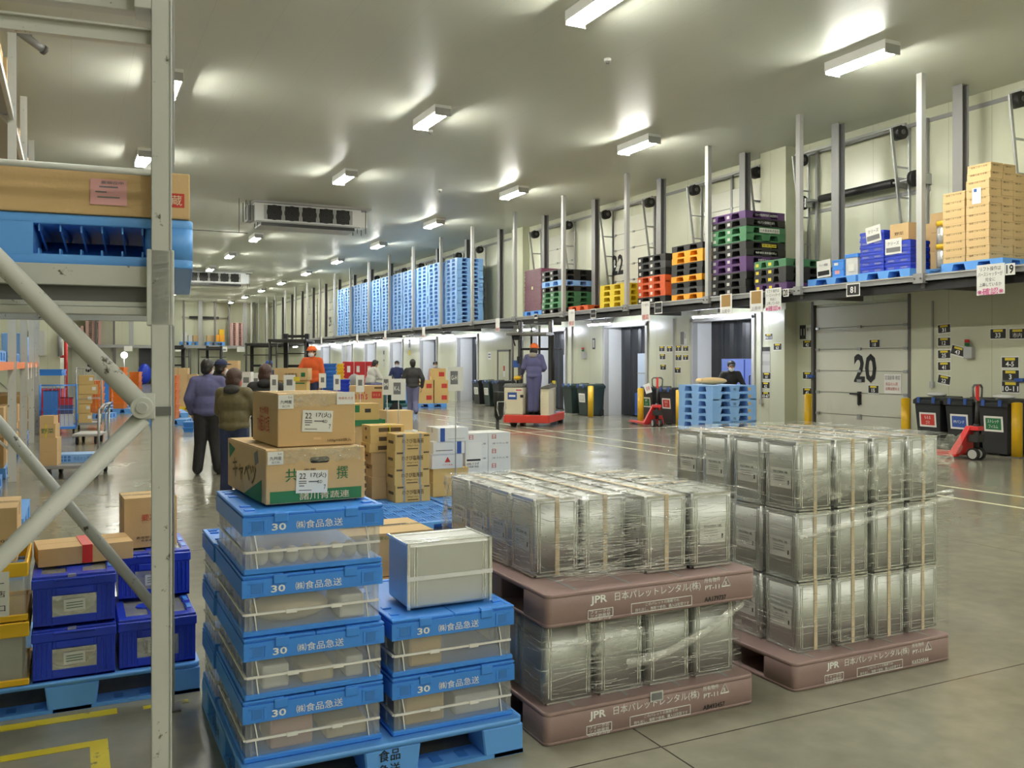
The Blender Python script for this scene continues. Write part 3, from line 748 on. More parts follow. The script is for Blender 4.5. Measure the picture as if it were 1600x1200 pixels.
def royal_mesh(w, d, h):
    b = MB(); b.box(0.01, 0.01, 0, w-0.01, d-0.01, h*0.98, 'crate royal'); b.box(0, 0, h*0.55, w, d, h-0.012, 'crate royal'); b.box(0, 0, 0, w, d, h*0.12, 'crate royal')
    for fx in (0.12, 0.62): b.box(-0.003, d*fx, h*0.14, 0.012, d*(fx+0.26), h*0.4, 'crate clear')
    return b.mesh('folding_crate')
rm = royal_mesh(0.5, 0.56, 0.128)
for i in range(6): tag(link('folding_crate', rm, None, (13.36, 11.72, DZ+0.16+i*0.128)), 'royal blue folded crate, %s of the left stack of six on the shelf' % ordl(i, 6), 'crate', 'royal blue crates on the shelf')
for i in range(4): tag(link('folding_crate', rm, None, (13.36, 11.14, DZ+0.16+i*0.13)), 'royal blue folded crate, %s of the right stack of four on the shelf' % ordl(i, 4), 'crate', 'royal blue crates on the shelf')
def notice(label, c, w, h, rot=0.0, txt='クリーズ'):
    b = MB(); b.sheet(c, 'l', w, h, 'paper', 0.012, rot); b.sheet((c[0], c[1], c[2]-h*0.22), 'l', w*0.86, h*0.3, 'ink grey', 0.016, rot); b.text(txt, (c[0], c[1], c[2]+h*0.2), 'l', w*0.7, h*0.22, 'ink black', 0.017, 0.02, rot)
    return tag(b.build('paper_notice'), label, 'notice')
notice('white paper notice on the left stack of royal blue crates', (13.36, 11.95, 4.0), 0.34, 0.3, 0.12)
notice('white paper notice on the right stack of royal blue crates', (13.36, 11.5, 3.72), 0.36, 0.28)
carton('brown carton on top of the right royal blue crates', 13.38, 11.2, DZ+0.69, 0.45, 0.4, 0.3, 'cardboard', prints=(('f', 0.6, 0.3, 0.1, 0.08, 's', 0, 'paper'), ('l', 0.5, 0.4, 0.2, 0.06, 't', '野菜', 'ink brown')))
for i, (w, h) in enumerate(((0.5, 0.32), (0.5, 0.33), (0.5, 0.34))):
    carton('brown carton behind the shelf post, %s of three' % ORD[i], 13.75, 10.64, DZ+0.133+[0, 0.325, 0.66][i], w, 0.4, h, 'cardboard', group='cartons behind the shelf post', prints=(('f', 0.4, 0.4, 0.1, 0.08, 's', 0, 'paper'),))
for i in range(2):
    carton('brown carton at the back of the shelf, %s of two' % ORD[i], 14.3, 11.2, DZ+0.0+[0.16, 0.62][i], 0.5, 0.5, 0.45, 'cardboard', group='cartons at the back of the shelf')
for i in range(2):
    t = thing('plastic_jar', 'clear jar with a yellow lid, %s of two beside the shelf post' % ('lower', 'upper')[i], 'jar', (13.55, 10.63, DZ+0.13+i*0.4), group='yellow-lidded jars')
    MB().cyl((0, 0, 0), (0, 0, 0.33), 0.1, 'window clear', 14).cyl((0, 0, 0.005), (0, 0, 0.28), 0.092, 'carton white', 12).build('body', t); MB().cyl((0, 0, 0.32), (0, 0, 0.4), 0.11, 'crate yellow', 14).build('lid', t)
# the pile of small cartons
cm = carton_mb(0.3, 0.42, 0.132, 'cardboard light', prints=(('l', 0.5, 0.66, 0.3, 0.03, 't', '国産ごぼう水煮', 'ink brown'), ('f', 0.4, 0.66, 0.14, 0.025, 't', '国産ごぼう', 'ink brown')), seam=False)
cm.box(-0.001, 0.0, 0.1, 0.301, 0.42, 0.103, 'cardboard edge')
cmesh = cm.mesh('cardboard_box')
rr = random.Random(5)
for lay in range(10):
    for col in range(2):
        if lay == 9 and col == 1: continue
        for rw in range(4):
            if lay == 9 and rw == 3: continue
            o = link('cardboard_box', cmesh, None, (13.33+rw*0.303+rr.uniform(-.003, .003), 9.40+col*0.44+rr.uniform(-.006, .006)+(0.2 if 1 else 0), DZ+0.16+lay*0.1325))
            o.scale = (0.985, 0.985, 0.995)
            tag(o, 'small carton of the big shelf pile, %s layer, %s column, %s from aisle' % (NTH[lay], ('near', 'far')[col], NTH[rw]), 'box', 'small cartons of the big pile')
for k, (x, y, lay) in enumerate(((13.36, 9.6, 10), (13.67, 9.6, 10), (13.98, 9.62, 10), (13.4, 9.62, 11), (13.72, 9.62, 11))):
    tag(link('cardboard_box', cmesh, None, (x, y, DZ+0.16+lay*0.1325)), 'small brown carton on top of the big pile, %s tier, %s from the aisle' % ('lower' if lay == 10 else 'upper', NTH[k % 3]), 'box', 'small cartons of the big pile')
tag(MB().sheet((13.33, 9.82, DZ+1.22), 'l', 0.16, 0.26, 'paper', 0.01).sheet((13.33, 9.84, DZ+1.31), 'l', 0.05, 0.05, 'ink blue', 0.013).build('paper_notice'), 'white tag with a blue mark on the big pile of small cartons', 'notice')
for k, (x, z, w, h) in enumerate(((14.58, 0.16, 0.42, 0.32), (14.58, 0.485, 0.42, 0.3))):
    carton('dark brown carton right of the big pile on the shelf, %s' % ('lower', 'upper')[k], x, 9.42, DZ+[0.0, 0.33][k], 0.42, 0.45, 0.32, 'cardboard dark', prints=(('f', 0.3, 0.7, 0.1, 0.07, 's', 0, 'paper'),), group='dark cartons beside the pile')
# hanging signs on the shelf edge
def edge_sign(label, y, z, w, h, lines, board='paper', border=None, x=13.03):
    b = MB(); b.box(x-0.004, y-w/2, z-h/2, x, y+w/2, z+h/2, 'paper' if border else board)
    if border: b.sheet((x-0.004, y, z), 'l', w*0.88, h*0.82, board, 0.002)
    near = min(abs(y-q) for q in PY) < 0.13
    b.box(x, y-0.01, z+h/2-0.04, x+0.006, y+0.01, max(z+h/2, 3.06), 'steel dark'); b.box(x, y-0.01, 3.04, 13.049 if near else 13.139, y+0.01, 3.06, 'steel dark')
    o = tag(b.build('hanging_sign'), label, 'sign')
    t = MB()
    for txt, dy, dz, tw, th, m, bd in lines:
        if txt == '#': t.sheet((x-0.004, y+dy, z+dz), 'l', tw, th, m, 0.004)
        else: t.text(txt, (x-0.004, y+dy, z+dz), 'l', tw, th, m, 0.006, bd)
    t.build('lettering', o)
    return o
KAK = lambda: [('リフト操作は', 0, 0.17, 0.36, 0.07, 'ink black', 0), ('パースシャッターが', 0, 0.085, 0.42, 0.07, 'ink black', 0), ('完全に', 0, 0.0, 0.17, 0.06, 'ink black', 0), ('上昇しているか', 0, -0.08, 0.38, 0.06, 'ink black', 0), ('※確認※', 0, -0.19, 0.44, 0.11, 'ink magenta', 0.02)]
PHO = lambda dy=0.0: [('#', dy, 0.07, 0.3, 0.26, 'cardboard dark', 0), ('上昇中', dy, -0.16, 0.28, 0.08, 'ink grey', 0)]
_e = [(12.13, 2.97), (13.87, 3.04), (9.03, 3.06), (9.36, 2.93), (14.24, 2.93), (14.72, 2.93), (15.73, 2.92), (18.28, 2.98), (18.83, 2.93), (21.36, 2.99), (22.56, 2.92), (24.79, 3.02), (27.59, 2.91), (34.73, 2.87), (39.74, 2.9), (44.27, 2.84)]
edge_sign('black hanging sign with a white 81 on the shelf edge', *_e[0], 0.32, 0.24, [('81', 0, 0, 0.13, 0.12, 'ink white', 0.02)], 'black sign', True)
edge_sign('small white plate numbered twenty on the shelf edge', *_e[1], 0.15, 0.16, [('20', 0, 0, 0.11, 0.13, 'ink black', 0.02)])
edge_sign('small white plate numbered nineteen on the shelf edge', *_e[2], 0.16, 0.18, [('19', 0, 0, 0.12, 0.14, 'ink black', 0.02)])
edge_sign('white notice with magenta characters below the big carton pile', *_e[3], 0.48, 0.48, KAK())
edge_sign('white notice with magenta characters left of the small 20 plate', *_e[4], 0.46, 0.46, KAK())
edge_sign('white notice with a brown picture beside the magenta notice', _e[5][0]+0.03, _e[5][1], 0.4, 0.44, PHO())
edge_sign('white notice with a brown picture above the dock lamp', *_e[6], 0.4, 0.44, PHO())
edge_sign('black plate in a white border under the amber pallets', *_e[7], 0.32, 0.3, [('#', 0, 0, 0.22, 0.05, 'ink grey', 0)], 'black sign', True)
edge_sign('white notice with red characters under the amber pallets', *_e[8], 0.36, 0.48, [('リフト操作は', 0, 0.15, 0.3, 0.07, 'ink grey', 0), ('確認', 0, -0.15, 0.28, 0.12, 'ink red', 0.01)])
edge_sign('black plate in a white border under the yellow pallets', *_e[9], 0.28, 0.26, [('#', 0, 0, 0.2, 0.05, 'ink grey', 0)], 'black sign', True)
edge_sign('white notice with red characters under the lone orange pallet', *_e[10], 0.36, 0.5, [('リフト操作は', 0, 0.15, 0.3, 0.07, 'ink grey', 0), ('確認', 0, -0.15, 0.28, 0.12, 'ink red', 0.01)])
edge_sign('black plate in a white border under the purple wrapped load', *_e[11], 0.24, 0.26, [('#', 0, 0, 0.16, 0.05, 'ink white', 0)], 'black sign', True)
for k, nm in ((12, 'right of the blue stacks'), (13, 'under the fifth blue stack'), (14, 'under the seventh blue stack'), (15, 'under the tenth blue stack')):
    edge_sign('white notice with red characters on the shelf edge %s' % nm, *_e[k], 0.32, 0.46, [('確認', 0, -0.14, 0.26, 0.1, 'ink red', 0.01)])
for k, y in enumerate((51.5, 55.0)):
    edge_sign('small white notice on the far shelf edge, %s past the blue stacks' % NTH[k], y, 2.95, 0.3, 0.4, [])

# number plates on the wall
def plate(label, pos, txt, w=0.32, h=0.2, rot=0.0, two=False):
    x, y, z = pos
    b = MB(); b.sheet((x, y, z), 'l', w+0.03, h+0.04, 'paper', 0.004, rot, 0.004); b.sheet((x, y, z), 'l', w, h, 'black sign', 0.007, rot, 0.003)
    o = tag(b.build('number_plate'), label, 'sign', 'number plates on the wall')
    up = V((0, 0, 1)); MB().sheet((x, y+math.sin(rot)*h*0.32, z+h*0.32*math.cos(rot)), 'l', w*0.62, h*0.26, 'yellow label', 0.010, rot).build('header_label', o)
    if txt: MB().text(txt, (x, y-math.sin(rot)*h*0.16, z-h*0.16), 'l', None if len(txt) < 4 else w*0.92, h*0.5, 'ink white', 0.012, 0.02, rot).build('lettering', o)
    return o
PW = WX-0.002; PF = FX-0.002
for (u, pos, txt, rot, w, lab) in [(1475.5, (15.078, 11.8, 2.27), '31', 0.06, 0.34, 'top one of the column right of door 20'), (1475.5, (15.078, 11.8, 2.02), '12', 0, 0.34, 'second in the column right of door 20'), (1475.5, (15.078, 11.8, 1.78), '25', 0.02, 0.34, 'third in the column right of door 20'), (1475.5, (15.078, 11.8, 1.55), '41', 0.02, 0.34, 'fourth in the column right of door 20'), (1475.5, (15.078, 11.8, 1.29), '22', -0.17, 0.34, 'tilted one at the bottom of the column right of door 20'), (1497, (15.078, 11.5, 1.84), '43', -0.25, 0.36, 'tilted one beside the column right of door 20'), (1559.5, (15.078, 10.68, 2.14), '33', 0, 0.38, 'above the green-labelled bin'), (1590, (15.078, 10.31, 2.13), '市内', 0, 0.38, 'at the right edge with two characters'), (1578.5, (15.078, 10.45, 1.62), '4-5', 0, 0.4, 'top of three above the rightmost bin'), (1579, (15.078, 10.44, 1.39), '3', 0, 0.4, 'middle of three above the rightmost bin'), (1579, (15.078, 10.44, 1.18), '10-11', 0, 0.42, 'lowest of three above the rightmost bin'), (1261.5, (15.078, 15.37, 2.05), '42', 0, 0.34, 'left of door 20 below the 11 plate'), (1261.5, (15.078, 15.37, 1.33), '51', 0, 0.34, 'left of door 20 next to a blue handle'), (1261.5, (15.078, 15.37, 0.96), '45', 0, 0.34, 'left of door 20 just above the yellow bollard'), (1201.5, (14.698, 16.21, 2.23), '関東方面', 0, 0.3, 'at the top of the pier right of the first dock'), (1215, (14.698, 15.92, 1.99), '63', 0, 0.32, 'right column of the pier beside the first dock'), (1198, (14.698, 16.28, 1.31), '61', 0, 0.32, 'middle of the pier beside the first dock'), (1197, (14.698, 16.31, 1.09), '62', 0, 0.32, 'lower part of the pier beside the first dock'), (1197, (14.698, 16.31, 0.86), '65-67', 0, 0.32, 'lowest on the pier beside the first dock'), (1034.5, (14.698, 20.45, 2.01), '1', 0, 0.32, 'first in the top row between two docks'), (1046.5, (14.698, 20.09, 2.0), '2', 0, 0.32, 'second in the top row between two docks'), (1060.5, (14.698, 19.69, 2.01), '5', 0, 0.32, 'third in the top row between two docks'), (1071.5, (14.698, 19.38, 2.0), '6', 0, 0.28, 'fourth in the top row between two docks'), (1035.5, (14.698, 20.42, 1.79), '3', 0, 0.32, 'left in the middle row between two docks'), (1060.5, (14.698, 19.69, 1.76), '7', 0, 0.32, 'middle of the middle row between two docks'), (1071.5, (14.698, 19.38, 1.76), '8', 0, 0.28, 'right in the middle row between two docks'), (1036.5, (14.698, 20.39, 1.5), '4', 0, 0.32, 'left in the bottom row between two docks'), (1059, (14.698, 19.73, 1.42), '9', 0, 0.32, 'right in the bottom row between two docks')]:
    plate('black plate reading %s, %s' % (txt, lab), pos, txt, w*0.78, w*0.45, rot)
for (pos, txt, lab) in [((15.12, 13.5, 2.02), '18', 'above the big 20 on the door'), ((15.12, 13.53, 1.06), '15', 'below the big 20 on the door')]:
    plate('black plate reading %s, %s' % (txt, lab), pos, txt, 0.26, 0.155)
def wall_notice(label, pos, w, h, items, m='paper', rot=0):
    x, y, z = pos; b = MB(); b.sheet(pos, 'l', w, h, m, 0.005, rot, 0.004); o = tag(b.build('wall_notice'), label, 'notice')
    t = MB()
    for txt, dy, dz, tw, th, mm in items:
        c = (x, y+dy, z+dz)
        if txt == '#': t.sheet(c, 'l', tw, th, mm, 0.008)
        else: t.text(txt, c, 'l', tw, th, mm, 0.011)
    if t.v: t.build('lettering', o)
    return o
_w = [(15.12, 13.04, 1.18), (15.078, 15.41, 2.32), (14.698, 16.31, 1.98), (14.698, 19.48, 2.28), (14.698, 31.86, 1.9), (14.698, 24.06, 2.22), (14.698, 41.09, 2.47), (14.698, 45.05, 1.87), (14.63, 30.28, 1.31)]
wall_notice('white notice with pink handwriting on the door beside the big 20', _w[0], 0.42, 0.4, [('定温倉庫 確認', 0, 0.13, 0.38, 0.09, 'ink grey'), ('商品の入荷', 0.02, 0.0, 0.3, 0.07, 'ink red'), ('出荷は閉める', 0, -0.1, 0.34, 0.07, 'ink red')])
wall_notice('black and white 11 notice at the left of door 20', _w[1], 0.40, 0.32, [('#', 0.1, 0, 0.19, 0.32, 'black sign'), ('11', 0.1, 0, 0.11, 0.15, 'ink white'), ('静穴', -0.09, 0.06, 0.14, 0.09, 'ink black')])
wall_notice('column of three grey notices on the pier by the first dock', (_w[2][0], _w[2][1], _w[2][2]-0.3), 0.3, 0.62, [('#', 0, 0.26, 0.28, 0.1, 'black sign'), ('#', 0, 0.06, 0.28, 0.16, 'paper grey'), ('#', 0, -0.2, 0.28, 0.16, 'paper grey')], 'steel light')
wall_notice('grey and white picture notice left of the first dock', _w[3], 0.3, 0.36, [('#', 0.05, 0, 0.16, 0.34, 'ink grey'), ('#', -0.08, 0.06, 0.1, 0.14, 'paper grey')])
wall_notice('small white notice left of the personnel door', _w[4], 0.26, 0.3, [('#', 0, 0.06, 0.2, 0.04, 'ink blue'), ('#', 0, -0.05, 0.2, 0.04, 'ink blue')])
wall_notice('black framed notice right of the reach truck mast', _w[5], 0.16, 0.34, [('#', 0, 0, 0.1, 0.24, 'paper grey')], 'black sign')
wall_notice('tall column of small notices between the far docks', _w[6], 0.3, 1.0, [('#', 0, 0.35, 0.2, 0.25, 'black sign'), ('#', 0, 0.0, 0.24, 0.2, 'ink grey'), ('#', 0, -0.35, 0.3, 0.24, 'yellow label')], 'paper grey')
wall_notice('narrow column of dark notices between two far docks', _w[7], 0.26, 0.9, [('#', 0, 0.3, 0.16, 0.2, 'black sign'), ('#', 0, -0.1, 0.16, 0.1, 'ink grey')], 'cloth white')
b = MB(); b.box(FX-0.06, 30.35, 1.1, FX-0.035, 30.5, 1.55, 'paper'); b.sheet((FX-0.06, 30.42, 1.42), 'l', 0.13, 0.2, 'ink red', 0.004)
tag(b.build('warning_notice'), 'red and white notice on the personnel door', 'notice')
# signal lamps on the wall
for k, (pos, lab) in enumerate([((15.078, 11.24, 1.93), 'small red and green signal lamp right of door 20'), ((14.698, 24.6, 1.99), 'small red and green signal lamp right of the reach truck dock')]):
    x, y, z = pos; t = thing('signal_lamp', lab, 'signal lamp', (x, y, z), group='wall signal lamps')
    MB().box(-0.1, -0.1, -0.24, 0, 0.08, -0.02, 'steel light').build('box', t, bevel=0.01)
    MB().cyl((-0.07, 0.02, 0.06), (-0.07, 0.02, 0.12), 0.045, 'valve red', 10).build('red_lens', t); MB().cyl((-0.07, 0.02, 0.0), (-0.07, 0.02, 0.055), 0.045, 'ink green', 10).build('green_lens', t); MB().cyl((-0.07, 0.02, -0.06), (-0.07, 0.02, 0.0), 0.02, 'steel grey', 8).build('stem', t)
for k, (y, z0, x, lab) in enumerate(((12.05, 1.25, WX, 'right of door 20'), (16.45, 0.75, FX, 'on the pier by the first dock'), (19.9, 0.9, FX, 'left of the first dock'), (25.4, 0.9, FX, 'right of the reach truck dock'))):
    tag(MB().box(x-0.04, y-0.015, z0, x, y+0.015, LZ+0.1, 'steel light').box(x-0.06, y-0.04, z0-0.12, x, y+0.04, z0, 'steel light').build('wall_conduit'), 'thin pale conduit running down the wall %s' % lab, 'conduit', 'wall conduits')
for k, (pos, lab) in enumerate([((15.078, 15.21, 1.31), 'blue wall lever beside the 51 plate'), ((15.078, 10.23, 1.31), 'blue wall lever at the right edge of the wall')]):
    x, y, z = pos; tag(MB().box(x-0.1, y-0.08, z-0.03, x, y+0.08, z+0.03, 'ink blue').build('wall_lever', bevel=0.008), lab, 'lever')
# bollards
def bollard():
    t = thing('bollard', '', 'bollard')
    MB().cyl((0, 0, 0), (0, 0, 0.92), 0.085, 'yellow paint', 20).ell((0, 0, 0.92), (0.085, 0.085, 0.02), 'yellow paint', 4, 20, z0=0.0).build('tube', t)
    MB().box(-0.13, -0.13, 0, 0.13, 0.13, 0.012, 'steel dark').build('base_plate', t)
    return t
bo = bollard()
for k, (x, y, lab) in enumerate([(14.45, 12.16, 'left of the black bins by door 20'), (14.45, 9.89, 'right of the green-labelled bin'), (14.5, 14.76, 'left of door 20'), (13.8, 18.47, 'right of the red-labelled bin by the first dock'), (13.8, 20.18, 'left of the bins by the first dock'), (13.8, 22.77, 'right of the dark green bins')]):
    lab = 'yellow steel bollard '+lab
    if k == 0: bo.location = (x, y, 0); bo['label'] = lab; bo['group'] = 'yellow bollards'
    else: dup(bo, lab, (x, y, 0), group='yellow bollards')
# waste bins
def bin_(label, x, y, body, sign=None, lid=True, w=0.56, rz=0, group='waste bins'):
    t = thing('waste_bin', label, 'bin', (x, y, 0), rz, group)
    b = MB(); b.taper(-0.29, -w/2+0.05, 0.25, w/2-0.05, 0.03, -0.36, -w/2, 0.32, w/2, 0.92, body); b.box(-0.385, -w/2-0.015, 0.84, 0.34, w/2+0.015, 0.92, body)
    b.build('body', t, bevel=0.012)
    l = MB(); l.taper(-0.38, -w/2-0.01, 0.33, w/2+0.01, 0.92, -0.32, -w/2+0.03, 0.3, w/2-0.03, 0.965, body); l.build('lid', t, bevel=0.008)
    for q in (-0.16, 0.16): MB().box(-0.40, q-0.03, 0.86, -0.37, q+0.03, 0.97, 'ink blue').build('clip', t)
    l = MB(); l.cyl((0.3, -w/2+0.04, 0.96), (0.3, w/2-0.04, 0.96), 0.022, body, 8); l.build('handle', t)
    for q in (-w/2+0.06, w/2-0.06): MB().cyl((0.24, q-0.03, 0.1), (0.24, q+0.03, 0.1), 0.1, 'rubber', 14).build('wheel', t)
    if sign:
        f = (V((0, -1, 0)), V((-0.07, 0, 0.89)).normalized(), V((-0.997, 0, -0.078)))
        c = V((-0.332, 0.0, 0.55)); s_ = MB(); s_.sheet(c, f, 0.36, 0.27, 'paper', 0.004)
        s_.sheet(c, f, 0.29, 0.2, sign[0], 0.007)
        ls = sign[1].split('|')
        for k, q in enumerate(ls): s_.text(q, c+f[1]*(0.045-0.09*k if len(ls) > 1 else 0), f, 0.06*len(q)*0.72, 0.06, 'ink white', 0.010, 0.01)
        s_.build('sign', t)
    return t
_b = [11.61, 10.95, 10.28]
bin_('black wheeled bin with a red label by door 20', 14.72, _b[0], 'bin black', ('ink red', 'もえる|ゴミ'))
bin_('black wheeled bin with a blue label behind the pallet jack', 14.72, _b[1], 'bin black', ('ink blue', 'PPバンド'))
bin_('black wheeled bin with a green label at the right', 14.72, _b[2], 'bin black', ('ink green', 'ストレッチ|フィルム'))
_b = [19.31, 20.21, 23.64, 24.54, 29.83, 30.68, 31.62]
bin_('black bin with a red label left of the blue pallet stack', 14.35, _b[0], 'bin black', ('ink red', 'もえる|ゴミ'))
bin_('black bin with a green label behind the small pallet jack', 14.35, _b[1], 'bin black', ('ink green', 'PP|バンド'))
bin_('dark green bin right of the reach truck beside a yellow bollard', 14.35, _b[2], 'bin green', ('paper grey', 'ゴミ'))
bin_('dark green bin half hidden behind the reach truck mast', 14.35, _b[3], 'bin green')
bin_('black bin just left of the reach truck', 14.35, _b[4], 'bin black')
bin_('dark green bin, middle of the three left of the reach truck', 14.35, _b[5], 'bin green', ('paper grey', 'ゴミ'))
bin_('black bin, leftmost of the three left of the reach truck', 14.35, _b[6], 'bin black', ('paper grey', 'ゴミ'))
def bag(label, x, y, z):
    b = MB(); b.ell((0, 0, 0.048), (0.14, 0.2, 0.046), 'carton white', 6, 12); return tag(b.build('folded_bag', None, (x, y, z)), label, 'bag')
_b2 = [11.09, 9.85]
bag('white bundle on the lid of the red-labelled bin by door 20', 14.7, 11.67, 0.968); bag('white bundle on the lid of the green-labelled bin at the right', 14.7, 10.31, 0.968)

# ------------------------------------------------------------------ foreground: brown rental pallets with tin cans
def rental_pallet(label, x, y, z, num, L=1.12, H=0.14, group='brown rental pallets'):
    """two-way pallet, front left bottom corner at x, y, z; solid lettered long side to the front, fork mouths on the left and right"""
    t = thing('rental_pallet', label, 'pallet', (x, y, z), 0, group)
    b = MB(); m = 'pallet brown'
    b.rbox(0, 0, H-0.022, L, L, H, 0.03, m); b.rbox(0, 0, 0, L, L, 0.018, 0.03, m)
    def wall(y0, y1):
        b.box(0.012, y0, 0.01, L-0.012, y1, H-0.01, m)
    b.rbox(0.0, 0.0, 0.012, L, 0.23, H-0.012, 0.03, m); wall(0.46, 0.66); b.rbox(0.0, L-0.23, 0.012, L, L, H-0.012, 0.03, m)
    b.build('body', t, bevel=0.004, seg=1)
    b = MB()        # dark non-slip strips moulded in the deck
    for xx in (0.15, 0.42, 0.70, 0.97): b.box(xx, 0.03, H, xx+0.018, L-0.03, H+0.001, 'steel grey')
    b.build('grip_strip', t)
    l = MB()
    l.text('JPR', (0.255, 0, H*0.66), 'f', 0.085, 0.042, 'ink white', 0.002, 0.03); l.text('日本パレットレンタル(株)', (0.565, 0, H*0.68), 'f', 0.46, 0.042, 'ink white', 0.002, 0.012)
    l.text('所有物件', (0.862, 0, H*0.82), 'f', 0.09, 0.022, 'ink white', 0.002, 0.012); l.text('PT-11', (0.862, 0, H*0.58), 'f', 0.082, 0.020, 'ink white', 0.002, 0.02)
    for a, bb in (((0.915, 0.56), (0.965, 0.56)), ((0.965, 0.56), (0.94, 0.86)), ((0.94, 0.86), (0.915, 0.56))): l.bar((a[0], -0.002, a[1]*H), (bb[0], -0.002, bb[1]*H), 0.002, 0.006, 'ink white', (0, 0, 1) if a[1] == bb[1] else (0, 1, 0))
    l.text('5', (0.94, 0, H*0.66), 'f', 0.012, 0.016, 'ink white', 0.002, 0.02)
    for a, c in (((0.2, 0.38), (0.325, 0.38)), ((0.2, 0.13), (0.325, 0.13)), ((0.42, 0.40), (0.745, 0.40)), ((0.42, 0.10), (0.745, 0.10))): l.bar((a[0], -0.002, a[1]*H), (c[0], -0.002, c[1]*H), 0.002, 0.003, 'ink white')
    for xx, a, c in ((0.2, 0.13, 0.38), (0.325, 0.13, 0.38), (0.42, 0.10, 0.40), (0.745, 0.10, 0.40)): l.bar((xx, -0.002, a*H), (xx, -0.002, c*H), 0.003, 0.002, 'ink white', (0, 1, 0))
    l.text('フォークの', (0.262, 0, H*0.315), 'f', 0.10, 0.014, 'ink white', 0.002, 0.012); l.text('ツメ跡厳禁', (0.262, 0, H*0.2), 'f', 0.10, 0.014, 'ink white', 0.002, 0.012); l.text('www.jpr.co.jp', (0.262, 0, H*0.08), 'f', 0.11, 0.010, 'ink white', 0.002, 0.012)
    l.text('このパレットの無断での', (0.585, 0, H*0.325), 'f', 0.18, 0.014, 'ink white', 0.002, 0.012); l.text('持ち出し、無断で使用、購入は犯罪です', (0.585, 0, H*0.18), 'f', 0.29, 0.016, 'ink white', 0.002, 0.012)
    l.text(num, (0.88, 0, H*0.2), 'f', 0.125, 0.022, 'ink white' if num[0] == 'K' else 'ink black', 0.002, 0.02)
    l.build('lettering', t)
    return t
PX, PYY = 1.77, 3.285
H_ = 0.14; CH = 0.352
rental_pallet('brown rental pallet on the floor under the double tin can stack', PX, PYY, 0, 'AB493457')
rental_pallet('brown rental pallet halfway up, resting on the lower tin cans', PX, PYY-0.01, H_+CH+0.004, 'AA179737')
rental_pallet('brown rental pallet under the three-layer tin can stack at the right', 3.15, 3.30, 0, 'K6520566')
tag(MB().sheet((PX+0.56, PYY, 0.125), 'f', 0.07, 0.045, 'paper grey', 0.004).sheet((PX+0.56, PYY, 0.125), 'f', 0.055, 0.03, 'ink grey', 0.006).build('barcode_label'), 'small grey barcode label on the lowest brown pallet', 'label')
# 18 litre square tin
TW = 0.236; TH = 0.35
def tin_can():
    t = thing('tin_can', '', 'tin can')
    b = MB(); b.rbox(-TW/2, -TW/2, 0.004, TW/2, TW/2, TH-0.004, 0.016, 'tin', 4)
    b.build('body', t)
    for z0, z1 in ((0, 0.01), (TH-0.012, TH)): pass
    r = MB()
    for z0, z1 in ((0.0, 0.009), (TH-0.011, TH)):
        w = TW/2+0.002
        r.box(-w+0.012, -w, z0, w-0.012, -w+0.004, z1, 'tin rim'); r.box(-w+0.012, w-0.004, z0, w-0.012, w, z1, 'tin rim'); r.box(-w, -w+0.012, z0, -w+0.004, w-0.012, z1, 'tin rim'); r.box(w-0.004, -w+0.012, z0, w, w-0.012, z1, 'tin rim')
    for f in 'flbr':        # pressed panel frame on each side
        R_, U_, N_ = FACES[f]; c = V((0, 0, TH/2))+N_*(TW/2)
        for a0, a1 in (((-0.088, -0.155), (-0.088, 0.155)), ((0.088, -0.155), (0.088, 0.155)), ((-0.1, -0.15), (-0.1, 0.15)), ((0.1, -0.15), (0.1, 0.15))): r.bar(c+R_*a0[0]+U_*a0[1], c+R_*a1[0]+U_*a1[1], 0.005, 0.003, 'tin rim', N_)
        for a0, a1 in (((-0.088, 0.155), (0.088, 0.155)), ((-0.088, -0.155), (0.088, -0.155))): r.bar(c+R_*a0[0]+U_*a0[1], c+R_*a1[0]+U_*a1[1], 0.004, 0.002, 'tin rim', N_)
    r.build('rim', t)
    l = MB(); l.box(-TW/2+0.01, -TW/2+0.01, TH-0.01, TW/2-0.01, TW/2-0.01, TH-0.005, 'tin'); l.cyl((-0.07, 0.07, TH-0.006), (-0.07, 0.07, TH+0.004), 0.022, 'tin rim', 14); l.bar((-0.05, -0.03, TH-0.002), (0.06, -0.03, TH-0.002), 0.012, 0.006, 'tin rim')
    l.build('lid', t)
    s_ = MB(); s_.box(-0.011, -TW/2-0.003, 0.004, 0.011, -TW/2-0.0005, TH+0.004, 'strap tan'); s_.box(-0.011, -TW/2-0.003, TH+0.002, 0.011, TW/2+0.003, TH+0.005, 'strap tan'); s_.box(-0.011, TW/2+0.0005, 0.004, 0.011, TW/2+0.003, TH+0.004, 'strap tan')
    s_.build('strap', t)
    p = MB(); p.sheet((-TW/2, 0.0, 0.16), 'l', 0.15, 0.1, 'paper', 0.003); p.text('TECORN 18L', (-TW/2, 0.0, 0.19), 'l', 0.11, 0.012, 'ink black', 0.0045, 0.01)
    for k in range(3): p.sheet((-TW/2, 0.01, 0.17-k*0.012), 'l', 0.08, 0.0018, 'ink grey', 0.0045)
    p.sheet((-TW/2, -0.058, 0.14), 'l', 0.008, 0.022, 'ink black', 0.0045)
    p.build('paper_label', t)
    return t
can0 = tin_can(); CAN_USED = [False]
LETF = MB(); 
def can(label, x, y, z, rz=0.0, group='tin cans', skip=()):
    if not CAN_USED[0]:
        CAN_USED[0] = True; KIDS[can0.name] = [(c, []) for c in can0.children]
        can0.location = (x, y, z); can0.rotation_euler = (0, 0, rz); can0['label'] = label; can0['group'] = group; return can0
    return dup(can0, label, (x, y, z), rz, group, skip=skip)
rr = random.Random(9)
COLN = ['leftmost', 'second', 'third', 'rightmost']; ROWN = ['front', 'second', 'third', 'back']
LAYN = ['bottom', 'middle', 'top']
P4 = 0.272
